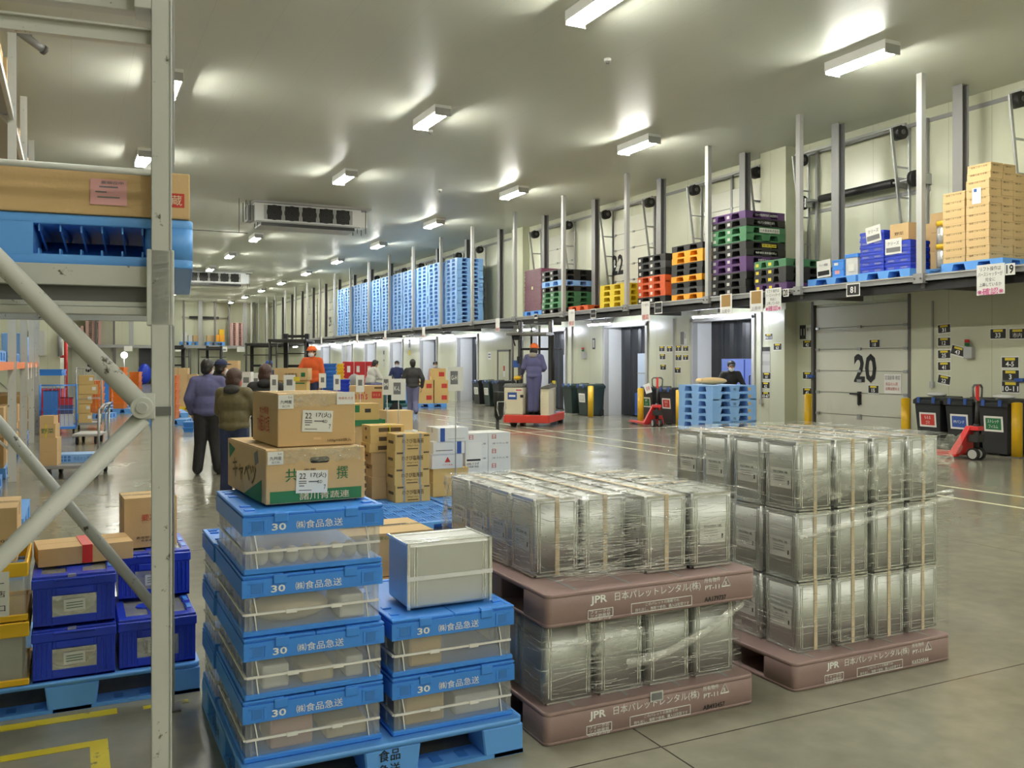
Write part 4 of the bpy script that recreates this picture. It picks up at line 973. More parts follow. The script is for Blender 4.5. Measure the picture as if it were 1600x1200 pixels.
# right-hand stack, three layers of 4 x 4, slightly shifted layers
for lay in range(3):
    for i in range(4):
        for j in range(4):
            x = 3.27+0.125+i*0.262+[0.0, 0.005, 0.012][lay]+rr.uniform(-.004, .004); y = 3.40+0.125+j*0.262+[0, 0.004, 0.01][lay]+rr.uniform(-.004, .004)
            can('tin can, %s of the %s row, %s layer of the right-hand wrapped stack' % (COLN[i], ROWN[j], LAYN[lay]), x, y, H_+0.002+lay*(CH+0.003), 0, 'tin cans of the right-hand stack')
# upper cans of the left stack
UX = [1.976, 2.221, 2.473, 2.726]; UY = [3.67, 3.655, 3.525, 3.51]
zu = 2*H_+CH+0.008
for i in range(4):
    for j in range(4):
        if i == 3 and j == 3: y = UY[i]+j*0.25
        x = UX[i]+(0.0 if j < 1 else rr.uniform(-.003, .003)); y = UY[i]+j*0.2455
        can('tin can, %s of the %s row, upper layer on the brown pallets' % (COLN[i], ROWN[j]), x, y, zu, PI/2 if i == 3 else 0.0, 'tin cans on the upper brown pallet', skip=('strap',) if i == 3 and j == 0 else ())
for i in range(4):
    for j in range(4):
        x = PX+0.16+i*0.262+rr.uniform(-.004, .004); y = PYY+0.195+j*0.255
        can('tin can, %s of the %s row, between the two brown pallets' % (COLN[i], ROWN[j]), x, y, H_+0.002, PI, 'tin cans on the lower brown pallet', skip=('strap',))
# stretch film
def film_shell(name, label, x0, y0, x1, y1, z0, z1, n=40, amp=0.006, top=True, seed=1, m='stretch film', crease_glints=200, bias=0.0):
    rr = random.Random(seed); b = MB(); per = []
    def seg(ax, ay, bx, by):
        k = max(3, int(math.hypot(bx-ax, by-ay)*26))
        for q in range(k): per.append((ax+(bx-ax)*q/k, ay+(by-ay)*q/k))
    seg(x0, y0, x1, y0); seg(x1, y0, x1, y1); seg(x1, y1, x0, y1); seg(x0, y1, x0, y0)
    rows = 14; n_ = len(per); cx, cy = (x0+x1)/2, (y0+y1)/2; vs_ = []
    for r in range(rows+1):
        z = z0+(z1-z0)*r/rows
        for (x, y) in per:
            d = amp*(rr.random()); dx, dy = x-cx, y-cy; l = math.hypot(dx, dy)
            vs_.append((x+dx/l*d, y+dy/l*d, z+(rr.uniform(-.006, .006) if 0 < r < rows else rr.uniform(-.012, .012))))
    fs = [(r*n_+k, r*n_+(k+1) % n_, (r+1)*n_+(k+1) % n_, (r+1)*n_+k) for r in range(rows) for k in range(n_)]
    b.add(vs_, fs, m, True)
    if top:         # crumpled margin folded over the top edge
        vs_ = []; ins = 0.14
        for s_ in (0, 1):
            for (x, y) in per:
                k = s_*ins*(0.7+0.5*rr.random()); vs_.append((x+(cx-x)*k*2, y+(cy-y)*k*2, z1+0.004+(0.004+0.010*rr.random() if s_ else 0.0)))
        b.add(vs_, [(k, (k+1) % n_, n_+(k+1) % n_, n_+k) for k in range(n_)], 'stretch film loose', True)
    for q in range(crease_glints):       # fine white strips stand in for glints on film folds, mostly near level
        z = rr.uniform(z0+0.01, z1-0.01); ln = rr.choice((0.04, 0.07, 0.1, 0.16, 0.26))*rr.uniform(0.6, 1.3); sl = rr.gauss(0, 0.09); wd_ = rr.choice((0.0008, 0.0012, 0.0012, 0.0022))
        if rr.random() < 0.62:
            a = rr.uniform(x0, x1-ln) if rr.random() > bias else rr.uniform(x0, x0+(x1-x0)*0.3); e = min(x1, a+ln); b.bar((a, y0-0.0085, z), (e, y0-0.0085, min(z1, max(z0, z+ln*sl))), 0.0006, wd_, 'film crease glint')
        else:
            a = rr.uniform(y0, y1-ln); b.bar((x0-0.0085, a, z), (x0-0.0085, a+ln, min(z1, max(z0, z+ln*sl))), 0.0006, wd_, 'film crease glint')
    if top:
        for q in range(crease_glints//2):
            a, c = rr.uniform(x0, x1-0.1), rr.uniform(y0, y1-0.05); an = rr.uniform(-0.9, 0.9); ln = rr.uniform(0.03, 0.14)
            b.bar((a, c, z1+0.012), (min(x1, a+ln*math.cos(an)), max(y0, min(y1, c+ln*math.sin(an))), z1+0.013), rr.choice((0.0015, 0.003)), 0.0008, 'film crease glint')
    o = b.build(name); return tag(o, label, 'stretch film')
film_shell('stretch_film', 'clear stretch film wrapped around the right-hand three-layer can stack', 3.245, 3.375, 4.345, 4.475, H_+0.016, H_+3*CH+0.018, seed=4, crease_glints=330, bias=0.0)
film_shell('stretch_film', 'clear stretch film around the upper cans of the left double stack', 1.845, 3.375, 2.855, 4.545, zu+0.014, zu+TH+0.008, seed=5, crease_glints=640, bias=0.55)
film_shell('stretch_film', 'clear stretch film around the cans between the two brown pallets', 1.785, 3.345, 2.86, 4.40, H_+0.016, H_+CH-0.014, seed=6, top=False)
def film_band(label, pts, w, seed, m='film band'):
    """gathered rope or band of film along a path; each point has its own half width"""
    rr = random.Random(seed); b = MB(); vs_ = []; n = len(pts); K = 5
    for i, p in enumerate(pts):
        for k in range(K+1):
            f = k/K-0.5; vs_.append((p[0]+rr.uniform(-.004, .004), p[1]-0.004*rr.random()-0.01*math.cos(f*PI), p[2]+f*w*(1+0.25*rr.uniform(-1, 1))))
    fs = [(i*(K+1)+k, (i+1)*(K+1)+k, (i+1)*(K+1)+k+1, i*(K+1)+k+1) for i in range(n-1) for k in range(K)]
    b.add(vs_, fs, m, True); o = b.build('film_band'); return tag(o, label, 'stretch film')
def path(a, b_, n=14, sag=0.0): return [(a[0]+(b_[0]-a[0])*k/n, a[1]+(b_[1]-a[1])*k/n, a[2]+(b_[2]-a[2])*k/n-sag*math.sin(PI*k/n)) for k in range(n+1)]
yb = 3.36
film_band('wide band of creased film across the top cans of the right-hand stack', path((3.235, yb, 0.98), (4.36, yb, 1.05), 20), 0.14, 1, 'stretch film loose')
film_band('twisted rope of film across the middle cans of the right-hand stack', path((3.235, yb, 0.735), (4.36, yb, 0.86), 20), 0.035, 2)
film_band('thin film rope along the upper cans of the right-hand stack', path((3.235, yb, 0.83), (4.36, yb, 0.90), 20), 0.018, 3)
film_band('diagonal twisted rope of film over the cans between the brown pallets', path((2.2, yb-0.03, 0.27), (2.86, yb-0.03, 0.47), 12, 0.05), 0.045, 4)
film_band('crumpled lump of film over the lower cans of the double stack', path((1.95, yb-0.025, 0.42), (2.3, yb-0.025, 0.36), 8), 0.12, 6, 'stretch film loose')
film_band('bunched film end sticking out at the right edge of the three-layer stack', path((4.05, yb-0.03, 1.10), (4.38, yb-0.03, 1.16), 10), 0.12, 7, 'stretch film loose')
rr = random.Random(8); b = MB(); vs_ = []; n = 10       # loose tail hanging off the left double stack
for i in range(n+1):
    f = i/n
    for k in range(7):
        g = k/6; top = V((1.83, 4.50, zu+TH)); bot0 = V((1.89, 4.78, zu-0.07)); bot1 = V((1.835, 4.52, zu+0.02))
        p = top.lerp(bot0, f).lerp(top.lerp(bot1, f), g); vs_.append((p.x+0.012*rr.uniform(-1, 1), p.y+0.03*math.sin(g*9+f*3), p.z+0.008*rr.uniform(-1, 1)))
b.add(vs_, [(i*7+k, i*7+k+1, (i+1)*7+k+1, (i+1)*7+k) for i in range(n) for k in range(6)], 'stretch film loose', True)
tag(b.build('film_tail'), 'loose tail of stretch film hanging from the left end of the double can stack', 'stretch film')

# ------------------------------------------------------------------ blue pallet with folding crates
def vented_pallet(label, x, y, z, w, d, h, m, text=None, group=None, slots=True, rz=0):
    """one-piece blue pallet with tapered fork mouths and a slotted deck; front left corner at x, y"""
    t = thing('plastic_pallet', label, 'pallet', (x, y, z), rz, group)
    b = MB(); tt = 0.022
    if slots:       # lattice deck
        b.box(0, 0, h-tt, w, 0.05, h, m); b.box(0, d-0.05, h-tt, w, d, h, m); b.box(0, 0.05, h-tt, 0.05, d-0.05, h, m); b.box(w-0.05, 0.05, h-tt, w, d-0.05, h, m)
        k = 7; px = (w-0.1)/k; py = (d-0.1)/k
        for i in range(k):
            for j in range(k):
                x0 = 0.05+i*px; y0 = 0.05+j*py
                b.box(x0, y0, h-tt, x0+px, y0+0.014, h, m); b.box(x0, y0, h-tt, x0+0.014, y0+py, h, m)
                for q in range(1, 5):
                    if (i+j) % 2: b.box(x0+px*q/5-0.006, y0, h-tt, x0+px*q/5+0.006, y0+py, h-0.001, m)
                    else: b.box(x0, y0+py*q/5-0.006, h-tt, x0+px, y0+py*q/5+0.006, h-0.001, m)
    else: b.rbox(0, 0, h-tt, w, d, h, 0.03, m)
    b.build('deck', t)
    f = MB(); cw = 0.17; mw = 0.2
    for a, bb in ((0, cw), (w/2-mw/2, w/2+mw/2), (w-cw, w)):
        for c, e in ((0, cw), (d/2-mw/2, d/2+mw/2), (d-cw, d)):
            f.taper(a, c, bb, e, 0.012, a-(0.014 if a > 0 else 0), c-(0.014 if c > 0 else 0), bb+(0.014 if bb < w else 0), e+(0.014 if e < d else 0), h-tt, m); f.build('foot', t, bevel=0.006, seg=1); f = MB()
    g = MB()
    for a, bb in ((0, 0.13), (w/2-0.08, w/2+0.08), (w-0.13, w)): g.box(a, 0, 0, bb, d, 0.018, m)
    for c, e in ((0, 0.13), (d/2-0.08, d/2+0.08), (d-0.13, d)): g.box(0.001, c, 0.001, w-0.001, e, 0.017, m)
    for k in range(9):
        for c in (0.03, d-0.09): g.box(w*0.05+k*w*0.1+0.01, c, 0.017, w*0.05+k*w*0.1+0.05, c+0.06, 0.02, 'pallet blue deep')
    g.build('bottom_frame', t)
    if text:
        l = MB()
        for k, (s_, c, face, tw, th, mm) in enumerate(text): l.text(s_, c, face, tw, th, mm, 0.003, 0.02)
        l.build('lettering', t)
    return t
vented_pallet('blue plastic pallet under the two stacks of lettered crates', 0.55, 3.29, 0, 1.12, 1.12, 0.145, 'pallet blue', [('食品', (0.545, 0, 0.10), 'f', 0.085, 0.045, 'ink black'), ('急送', (0.545, 0, 0.045), 'f', 0.085, 0.045, 'ink black'), ('食品急送', (0, 0.2, 0.07), 'l', 0.18, 0.045, 'ink black'), ('食品急送', (0, 0.65, 0.07), 'l', 0.18, 0.045, 'ink black')], slots=False)

def lid_crate(label, x, y, z, w=0.53, d=0.66, h=0.225, group='lettered folding crates'):
    t = thing('folding_crate', label, 'crate', (x, y, z), 0, group); m = 'crate blue'; e = 0.012
    b = MB()
    b.box(e, e, 0.012, w-e, e+0.004, h*0.66, 'crate clear'); b.box(e, d-e-0.004, 0.012, w-e, d-e, h*0.66, 'crate clear'); b.box(e, e+0.004, 0.012, e+0.004, d-e-0.004, h*0.66, 'crate clear'); b.box(w-e-0.004, e+0.004, 0.012, w-e, d-e-0.004, h*0.66, 'crate clear')
    b.build('clear_wall', t)
    r = MB()
    r.bar((e, e-0.003, h*0.36), (w-e, e-0.003, h*0.36), 0.007, 0.008, 'paper'); r.bar((e-0.003, e, h*0.36), (e-0.003, d-e, h*0.36), 0.007, 0.008, 'paper')
    for xx in (0.34, 0.66): r.bar((w*xx-0.02, e-0.005, h*0.355), (w*xx+0.02, e-0.005, h*0.355), 0.009, 0.014, 'paper')
    for xx in (e+0.02, w-e-0.02): r.bar((xx, e-0.002, 0.015), (xx, e-0.002, h*0.65), 0.006, 0.006, 'crate clear', (0, 1, 0)); 
    for xx in (0.055, w-0.055): r.bar((xx, e-0.002, h*0.36), (xx-0.012, e-0.002, h*0.65), 0.004, 0.004, 'paper', (0, 1, 0)); r.bar((xx, e-0.002, 0.015), (xx-0.008, e-0.002, h*0.36), 0.004, 0.004, 'paper', (0, 1, 0))
    for yy in (0.1, 0.2, 0.33, 0.46, 0.56): r.bar((e-0.002, yy, 0.015), (e-0.002, yy, h*0.65), 0.008, 0.006, 'crate clear', (1, 0, 0))
    r.build('hinge_rail', t)
    g = MB(); g.box(0.004, 0.004, 0, w-0.004, d-0.004, 0.02, m); g.build('base_rim', t, bevel=0.004, seg=1)
    u = MB(); u.box(0, 0, h*0.64, w, 0.016, h*0.93, m); u.box(0, d-0.016, h*0.64, w, d, h*0.93, m); u.box(0, 0.016, h*0.64, 0.016, d-0.016, h*0.93, m); u.box(w-0.016, 0.016, h*0.64, w, d-0.016, h*0.93, m)
    for xx in (0.02, w-0.085):  # recessed corner grips
        u.box(xx, -0.003, h*0.68, xx+0.065, 0, h*0.70, m); u.box(xx, -0.003, h*0.86, xx+0.065, 0, h*0.88, m); u.box(xx+0.055 if xx < 0.1 else xx, -0.003, h*0.68, xx+0.065 if xx < 0.1 else xx+0.01, 0, h*0.88, m); u.box(xx+0.012, -0.0015, h*0.70, xx+0.05, 0, h*0.86, 'pallet blue deep')
    u.build('top_rim', t, bevel=0.003, seg=1)
    l = MB(); l.box(0.004, 0.004, h*0.93, w/2-0.001, d-0.004, h-0.004, m); l.box(w/2+0.001, 0.004, h*0.93, w-0.004, d-0.004, h-0.004, m)
    l.box(0.0, 0.0, h*0.955, 0.15, 0.03, h, m); l.box(w-0.15, 0.0, h*0.955, w, 0.03, h, m); l.box(0.0, d-0.03, h*0.955, w, d, h, m); l.box(0, 0.03, h*0.955, 0.02, d-0.03, h, m); l.box(w-0.02, 0.03, h*0.955, w, d-0.03, h, m)
    for yy in (0.08, 0.18, 0.46, 0.56): l.box(0.02, yy, h-0.004, 0.06, yy+0.03, h+0.002, m); l.box(w-0.06, yy, h-0.004, w-0.02, yy+0.03, h+0.002, m)
    l.build('lid', t, bevel=0.003, seg=1)
    for xx in (0.26, 0.76): MB().box(w*xx-0.026, -0.007, h*0.83, w*xx+0.026, 0.003, h*0.985, m).build('latch', t, bevel=0.004)
    q = MB(); q.text('30', (w*0.245, 0, h*0.755), 'f', 0.052, 0.026, 'ink white', 0.0025, 0.02); q.text('㈱食品急送', (w*0.53, 0, h*0.762), 'f', 0.175, 0.030, 'ink white', 0.0025, 0.012); q.build('lettering', t)
    return t
CHH = 0.228; zc = 0.147
c0 = lid_crate('', 0.556, 3.335, zc)
for i in range(4):
    lab = 'clear crate with blue lettered rim, %s of the left stack of four' % ordl(i, 4)
    if i == 0: c0['label'] = lab
    else: dup(c0, lab, (0.556+0.003*math.sin(i*2), 3.335+0.004*math.cos(i*3), zc+i*CHH))
for i in range(2): dup(c0, 'clear crate with blue lettered rim, %s of the right stack of two' % ('lower', 'upper')[i], (1.118, 3.325+0.004*i, zc+i*CHH))
for i in range(3):
    o = dup(c0, 'clear crate with blue rim behind the left lettered stack, %s' % ordl(i, 3), (0.548, 4.01, zc+i*CHH)); o.scale = (1.0, 0.56, 1.0)
# blurred contents seen through the clear walls
def inside(label, x, y, z, w, d, h, m, name='packed_box', cat='box'): tag(MB().box(0, 0, 0, w, d, h, m).build(name, None, (x, y, z), 0, 0.01, 2), label, cat)
for i in range(8):      # row of eggs or round packs in the top crate
    o = MB().ell((0, 0, 0.034), (0.028, 0.028, 0.034), 'carton white', 8, 12).build('round_pack', None, (0.63+i*0.056, 3.385, zc+3*CHH+0.021)); tag(o, 'pale round pack, %s from the left in the top lettered crate' % NTH[i], 'pack', 'round packs in the top crate')
o = MB().ell((0, 0, 0.05), (0.15, 0.1, 0.05), 'strap tan', 8, 16).build('food_bag', None, (0.75, 3.46, zc+2*CHH+0.021)); tag(o, 'pale yellow bag in the third crate of the left stack', 'bag')
inside('white packet at the right in the third crate of the left stack', 0.92, 3.365, zc+2*CHH+0.021, 0.1, 0.2, 0.09, 'carton white', 'food_packet', 'packet')
inside('white packet at the left in the second crate of the left stack', 0.63, 3.365, zc+CHH+0.021, 0.1, 0.2, 0.09, 'carton white', 'food_packet', 'packet')
inside('brown packet in the second crate of the left stack', 0.78, 3.37, zc+CHH+0.021, 0.12, 0.2, 0.06, 'strap tan', 'food_packet', 'packet')
inside('small white packet in the second crate of the left stack', 0.945, 3.365, zc+CHH+0.021, 0.07, 0.15, 0.08, 'carton white', 'food_packet', 'packet')
inside('pinkish packet in the bottom crate of the left stack', 0.66, 3.37, zc+0.021, 0.16, 0.2, 0.12, 'pallet pink', 'food_packet', 'packet')
inside('tan packet at the right in the bottom crate of the left stack', 0.87, 3.37, zc+0.021, 0.16, 0.2, 0.06, 'strap tan', 'food_packet', 'packet')
inside('brown carton in the upper crate of the right stack', 1.20, 3.36, zc+CHH+0.021, 0.14, 0.3, 0.15, 'cardboard', 'cardboard_box')
inside('brown carton in the lower crate of the right stack', 1.18, 3.36, zc+0.021, 0.17, 0.3, 0.13, 'cardboard', 'cardboard_box')
inside('white packet in the lower crate of the right stack', 1.40, 3.37, zc+0.021, 0.2, 0.25, 0.08, 'carton white', 'food_packet', 'packet')
# tin can lying on its side on the right stack, in a clear bag
zt = zc+2*CHH
t = thing('tin_can', 'bright tin can lying on its side with a white band on the crates', 'tin can', (1.215, 3.42, zt+0.003), 0.0)
W_, D_, HH = 0.375, 0.27, 0.262
b = MB(); b.box(0.006, 0.006, 0, W_-0.006, D_-0.006, HH, 'tin'); b.build('body', t, bevel=0.012, seg=3)
r = MB()
for x0 in (0.0, W_-0.012): r.box(x0, 0.002, -0.001, x0+0.012, 0.010, HH+0.003, 'tin rim'); r.box(x0, 0.0, HH-0.004, x0+0.012, D_, HH+0.003, 'tin rim')
for x0 in (0.03, 0.042, W_-0.042, W_-0.03): r.bar((x0, 0.006, 0.012), (x0, 0.006, HH-0.012), 0.004, 0.004, 'tin rim', (0, 1, 0))
for y0 in (0.02, 0.05, 0.08, 0.2): r.bar((0.006, y0, HH+0.001), (W_-0.006, y0, HH+0.001), 0.008, 0.005, 'tin rim')
r.build('rim', t)
MB().box(-0.002, -0.001, 0.115, W_+0.002, 0.004, 0.132, 'paper').build('paper_band', t)
MB().box(-0.004, -0.006, 0, W_+0.006, D_+0.004, HH+0.006, 'window clear').build('clear_bag', t) if False else None

# ------------------------------------------------------------------ cartons on the crates
def fancy_carton(label, x, y, z, w, d, h, rz, m, prints, sheets, tape=True, hole=False, group=None):
    t = thing('cardboard_box', label, 'box', (x, y, z), rz, group)
    b = MB(); b.box(0, 0, 0, w, d, h, m); b.build('body', t, bevel=0.004, seg=2)
    f = MB(); f.box(0.006, d/2-0.0015, h, w-0.006, d/2+0.0015, h+0.0012, 'cardboard edge')
    for xx in (0.0015, w-0.0035): f.box(xx, 0.01, h-0.002, xx+0.002, d-0.01, h+0.001, 'cardboard edge')
    f.build('flap_seam', t)
    if tape:
        q = MB(); rr = random.Random(label); n = 14
        for (y0, y1) in ((d/2-0.03, d/2+0.03),):
            vs_ = []
            for k in range(n+1):
                for yy in (y0, y1): vs_.append((w*k/n, yy, h+0.0015+rr.uniform(0, .002)))
            q.add(vs_, [(2*k, 2*k+2, 2*k+3, 2*k+1) for k in range(n)], 'clear tape')
        q.build('packing_tape', t); q = MB(); vs_ = []
        for k in range(n+1):        # tape folded over the front top edge
            for zz, yy in ((h+0.002, 0.05), (h+0.002, -0.001), (h-0.05+rr.uniform(-.006, .006), -0.002)): vs_.append((0.1*w+0.85*w*k/n, yy-(0.002*rr.random()), zz+rr.uniform(0, .002)))
        q.add(vs_, [(3*k+j, 3*k+3+j, 3*k+4+j, 3*k+1+j) for k in range(n) for j in (0, 1)], 'clear tape')
        q.build('packing_tape', t)
    if prints:
        p = MB()
        for f_, u, v, pw, ph, kind, arg, mm in prints:
            c = {'f': (u*w, 0, v*h), 'l': (0, (1-u)*d, v*h), 'r': (w, u*d, v*h), 't': (u*w, v*d, h)}[f_]
            if kind == 's': p.sheet(c, f_, pw, ph, mm, 0.0012, arg or 0, 0.0005)
            elif kind == 'tri': 
                R_, U_, N_ = FACES[f_]; p.add([V(c)+N_*0.0012+R_*a*pw+U_*bb*ph for a, bb in arg], [tuple(range(len(arg)))], mm)
            else: p.text(arg, c, f_, pw, ph, mm, 0.0025, 0.012)
        p.build('printing', t)
    for nm, f_, u, v, pw, ph, rot, lines in sheets:
        c = {'f': (u*w, 0, v*h), 'l': (0, (1-u)*d, v*h), 'r': (w, u*d, v*h), 't': (u*w, v*d, h)}[f_]
        R_, U_, N_ = FACES[f_]
        s_ = MB(); s_.sheet(c, f_, pw, ph, 'paper', 0.004, rot, 0.001)
        for txt, du, dv, tw, th, mm in lines:
            cc = V(c)+R_*du*pw+U_*dv*ph
            if txt == '#': s_.sheet(cc, f_, tw, th, mm, 0.005, rot, 0.0005)
            else: s_.text(txt, cc, f_, tw, th, mm, 0.0055, 0.004, rot)
        s_.build(nm, t)
    if hole:
        k = MB(); k.sheet((w*0.53, 0, h*0.78), 'f', 0.055, 0.024, 'black plastic', 0.001); k.cyl((w*0.53-0.0275, 0.001, h*0.78), (w*0.53-0.0275, -0.001, h*0.78), 0.012, 'black plastic', 12); k.cyl((w*0.53+0.0275, 0.001, h*0.78), (w*0.53+0.0275, -0.001, h*0.78), 0.012, 'black plastic', 12)
        k.build('hand_hole', t)
    return t
ship = lambda code: [('22', -0.3, 0.27, 0.026, 0.022, 'ink black'), ('17(火)', 0.2, 0.27, 0.062, 0.024, 'ink black'), (code, 0.24, -0.02, 0.02, 0.012, 'ink black'), ('7', 0.4, -0.27, 0.008, 0.018, 'ink black'), ('#', -0.3, 0.04, 0.03, 0.004, 'ink grey'), ('#', -0.3, -0.05, 0.03, 0.004, 'ink grey'), ('#', 0.05, 0.0, 0.04, 0.005, 'ink grey'), ('#', -0.33, -0.16, 0.02, 0.004, 'ink grey'), ('#', -0.22, -0.36, 0.05, 0.003, 'ink grey')]
kyu = [('九州産', 0.0, 0.0, 0.045, 0.014, 'ink black'), ('加工所', 0.0, -0.32, 0.03, 0.009, 'ink grey'), ('Lc', 0.28, 0.34, 0.014, 0.008, 'ink grey')]
z2 = zc+4*CHH+0.003
fancy_carton('brown cabbage carton with green bands on the left crate stack', 0.663, 3.462, z2, 0.395, 0.66, 0.208, 0.06, 'cardboard',
    [('f', 0.5, 0.125, 0.365, 0.045, 's', 0, 'ink green'), ('f', 0.58, 0.115, 0.2, 0.028, 't', '諸川青蔬連', 'strap tan'), ('f', 0.25, 0.52, 0.05, 0.05, 't', '共', 'ink green'), ('f', 0.76, 0.52, 0.046, 0.05, 't', '撰', 'ink green'), ('f', 0.43, 0.60, 0.05, 0.012, 't', '青果', 'ink brown'),
     ('l', 0.47, 0.45, 0.40, 0.085, 't', 'キャベツ', 'ink brown'), ('l', 0.0, 0.0, 1, 1, 'tri', [(0.30, 0.0), (0.60, 0.0), (0.60, 0.09)], 'ink green'), ('l', 0.0, 1.0, 1, 1, 'tri', [(0.03, -0.015), (0.15, -0.035), (0.04, -0.085)], 'ink green'), ('l', 0.78, 0.8, 0.06, 0.05, 's', 0.3, 'ink grey')],
    [('shipping_label', 'f', 0.45, 0.38, 0.125, 0.088, -0.04, ship('GD')), ('shipping_label', 'f', 0.09, 0.85, 0.06, 0.05, 0.0, kyu)], True, True)
fancy_carton('brown taped carton with red characters on top of the cabbage carton', 0.722, 3.535, z2+0.211, 0.315, 0.42, 0.208, 0.05, 'cardboard',
    [('f', 0.79, 0.09, 0.10, 0.015, 't', '100g×60袋入', 'ink brown'), ('f', 0.5, 0.14, 0.03, 0.01, 's', 0, 'cardboard light'), ('l', 0.47, 0.4, 0.2, 0.07, 't', '九州産えのき茸', 'ink red'), ('l', 0.5, 0.66, 0.16, 0.03, 't', '大分県産', 'ink red')],
    [('shipping_label', 'f', 0.50, 0.47, 0.123, 0.085, -0.05, ship('GD')), ('shipping_label', 'f', 0.10, 0.85, 0.06, 0.054, 0.0, kyu), ('paper_label', 'f', 0.87, 0.90, 0.075, 0.05, 0.0, [('中央えのき', 0, 0, 0.06, 0.012, 'ink red')])], True)
# cartons behind the right crates
def simple_box(label, x, y, z, w, d, h, m='cardboard', prints=(), rz=0, bevel=0.004, tape='clear tape', group=None): return carton(label, x, y, z, w, d, h, m, rz, tape, prints, group, bevel=bevel)
_o = [(1.47, 5.12, 0.5), (2.05, 5.3, 0.5)]
simple_box('brown carton with black torn tape behind the crate stacks', 1.25, 4.54, 0.477, 0.51, 0.42, 0.226, 'cardboard light', [('f', 0.55, 0.9, 0.3, 0.02, 't', '青果の安心を全国へお届け', 'ink green'), ('f', 0.35, 0.45, 0.05, 0.04, 's', 0, 'ink red'), ('f', 0.35, 0.2, 0.06, 0.04, 's', 0, 'ink red'), ('t', 0.25, 0.3, 0.12, 0.03, 't', '取扱注意', 'ink red'), ('t', 0.5, 0.55, 0.36, 0.02, 's', 0.05, 'ink black')])
simple_box('brown carton under the one with torn tape, red print on top', 1.15, 4.50, 0.0, 0.66, 0.48, 0.47, 'cardboard light', [('t', 0.3, 0.12, 0.2, 0.03, 't', '天地無用', 'ink red')], tape=None)

# ------------------------------------------------------------------ left: blue pallets with royal blue crates
vented_pallet('blue plastic pallet under the royal blue crates at the left', -0.555, 4.60, 0, 1.12, 1.12, 0.145, 'pallet blue', slots=False)
def window_crate(label, x, y, z, w=0.355, d=0.50, h=0.235, group='royal blue window crates'):
    t = thing('folding_crate', label, 'crate', (x, y, z), 0, group); m = 'crate royal'
    b = MB(); T = 0.012
    b.box(0.006, 0, 0, 0.085, T, h*0.78, m); b.box(w-0.085, 0, 0, w-0.006, T, h*0.78, m); b.box(0.085, 0, 0, w-0.085, T, h*0.2, m); b.box(0.085, 0, h*0.6, w-0.085, T, h*0.78, m)
    b.box(0.006, d-T, 0, w-0.006, d, h*0.78, m); b.box(0.006, T, 0, 0.006+T, d-T, h*0.78, m); b.box(w-0.006-T, T, 0, w-0.006, d-T, h*0.78, m); b.box(0.006, 0, 0, w-0.006, d, 0.012, m)
    for xx in (0.02, 0.04, 0.06, w-0.065, w-0.045, w-0.025): b.box(xx, -0.005, 0.02, xx+0.008, 0, h*0.74, m)
    b.box(0.1, -0.008, h*0.62, w-0.1, 0, h*0.76, m)
    b.build('body', t, bevel=0.003, seg=1)
    k = MB(); k.box(0.085, 0.003, h*0.2, w-0.085, 0.006, h*0.6, 'window clear'); k.build('window', t)
    s_ = MB(); s_.sheet((w*0.5, 0.003, h*0.4), 'f', 0.09, 0.055, 'paper', 0.004, 0.03); 
    for q in range(3): s_.sheet((w*0.5, 0.003, h*0.4+0.012-q*0.012), 'f', 0.07, 0.003, 'ink green', 0.006, 0.03)
    s_.build('paper_label', t)
    u = MB(); u.box(0, -0.006, h*0.76, w, 0.02, h*0.95, m); u.box(0, d-0.02, h*0.76, w, d+0.006, h*0.95, m); u.box(0, 0.02, h*0.76, 0.02, d-0.02, h*0.95, m); u.box(w-0.02, 0.02, h*0.76, w, d-0.02, h*0.95, m)
    u.box(w*0.25, -0.014, h*0.9, w*0.75, 0.0, h*0.955, m); u.build('top_rim', t, bevel=0.004, seg=1)
    l = MB(); l.box(0.004, 0.0, h*0.95, 0.04, d, h, m); l.box(w-0.04, 0.0, h*0.95, w-0.004, d, h, m); l.box(0.04, 0, h*0.95, w-0.04, 0.06, h, m); l.box(0.04, d-0.06, h*0.95, w-0.04, d, h, m)
    l.box(w*0.4, 0.06, h*0.95, w*0.6, d-0.06, h-0.002, m); l.cyl((w*0.4, d*0.5, h*0.95), (w*0.4, d*0.5, h-0.002), 0.05, m, 10); l.cyl((w*0.6, d*0.5, h*0.95), (w*0.6, d*0.5, h-0.002), 0.05, m, 10)
    for yy in (0.1, 0.26): l.box(w-0.035, yy, h, w-0.012, yy+0.09, h+0.003, 'crate blue')
    l.build('lid', t, bevel=0.004, seg=1)
    q = MB(); q.box(0.04, 0.06, h*0.95, w*0.4, d-0.06, h*0.965, 'window clear'); q.box(w*0.6, 0.06, h*0.95, w-0.04, d-0.06, h*0.965, 'window clear'); q.build('lid_window', t)
    q = MB(); q.box(w*0.42, -0.010, h*0.965, w*0.52, 0.012, h+0.003, 'window clear'); q.build('clip', t)
    return t
w0 = window_crate('royal blue crate with a front window, lower right on the left pallet', 0.198, 4.625, 0.147)
dup(w0, 'royal blue crate with a front window, lower left on the left pallet', (-0.163, 4.61, 0.147))
dup(w0, 'royal blue crate with a front window, upper left under the taped box', (-0.163, 4.62, 0.147+0.242))
dup(w0, 'royal blue crate with a front window, upper right under the tall box', (0.21, 4.98, 0.147+0.242))
for lab, x, y, z in (('white bag inside the lower left royal blue crate', -0.0, 4.76, 0.162), ('white bag inside the upper left royal blue crate', 0.0, 4.77, 0.404), ('white bag inside the lower right royal blue crate', 0.37, 4.78, 0.162), ('white bag inside the upper right royal blue crate', 0.385, 5.13, 0.404)):
    tag(MB().ell((0, 0, 0.07), (0.11, 0.11, 0.07), 'paper', 8, 14).build('food_bag', None, (x, y, z)), lab, 'bag')
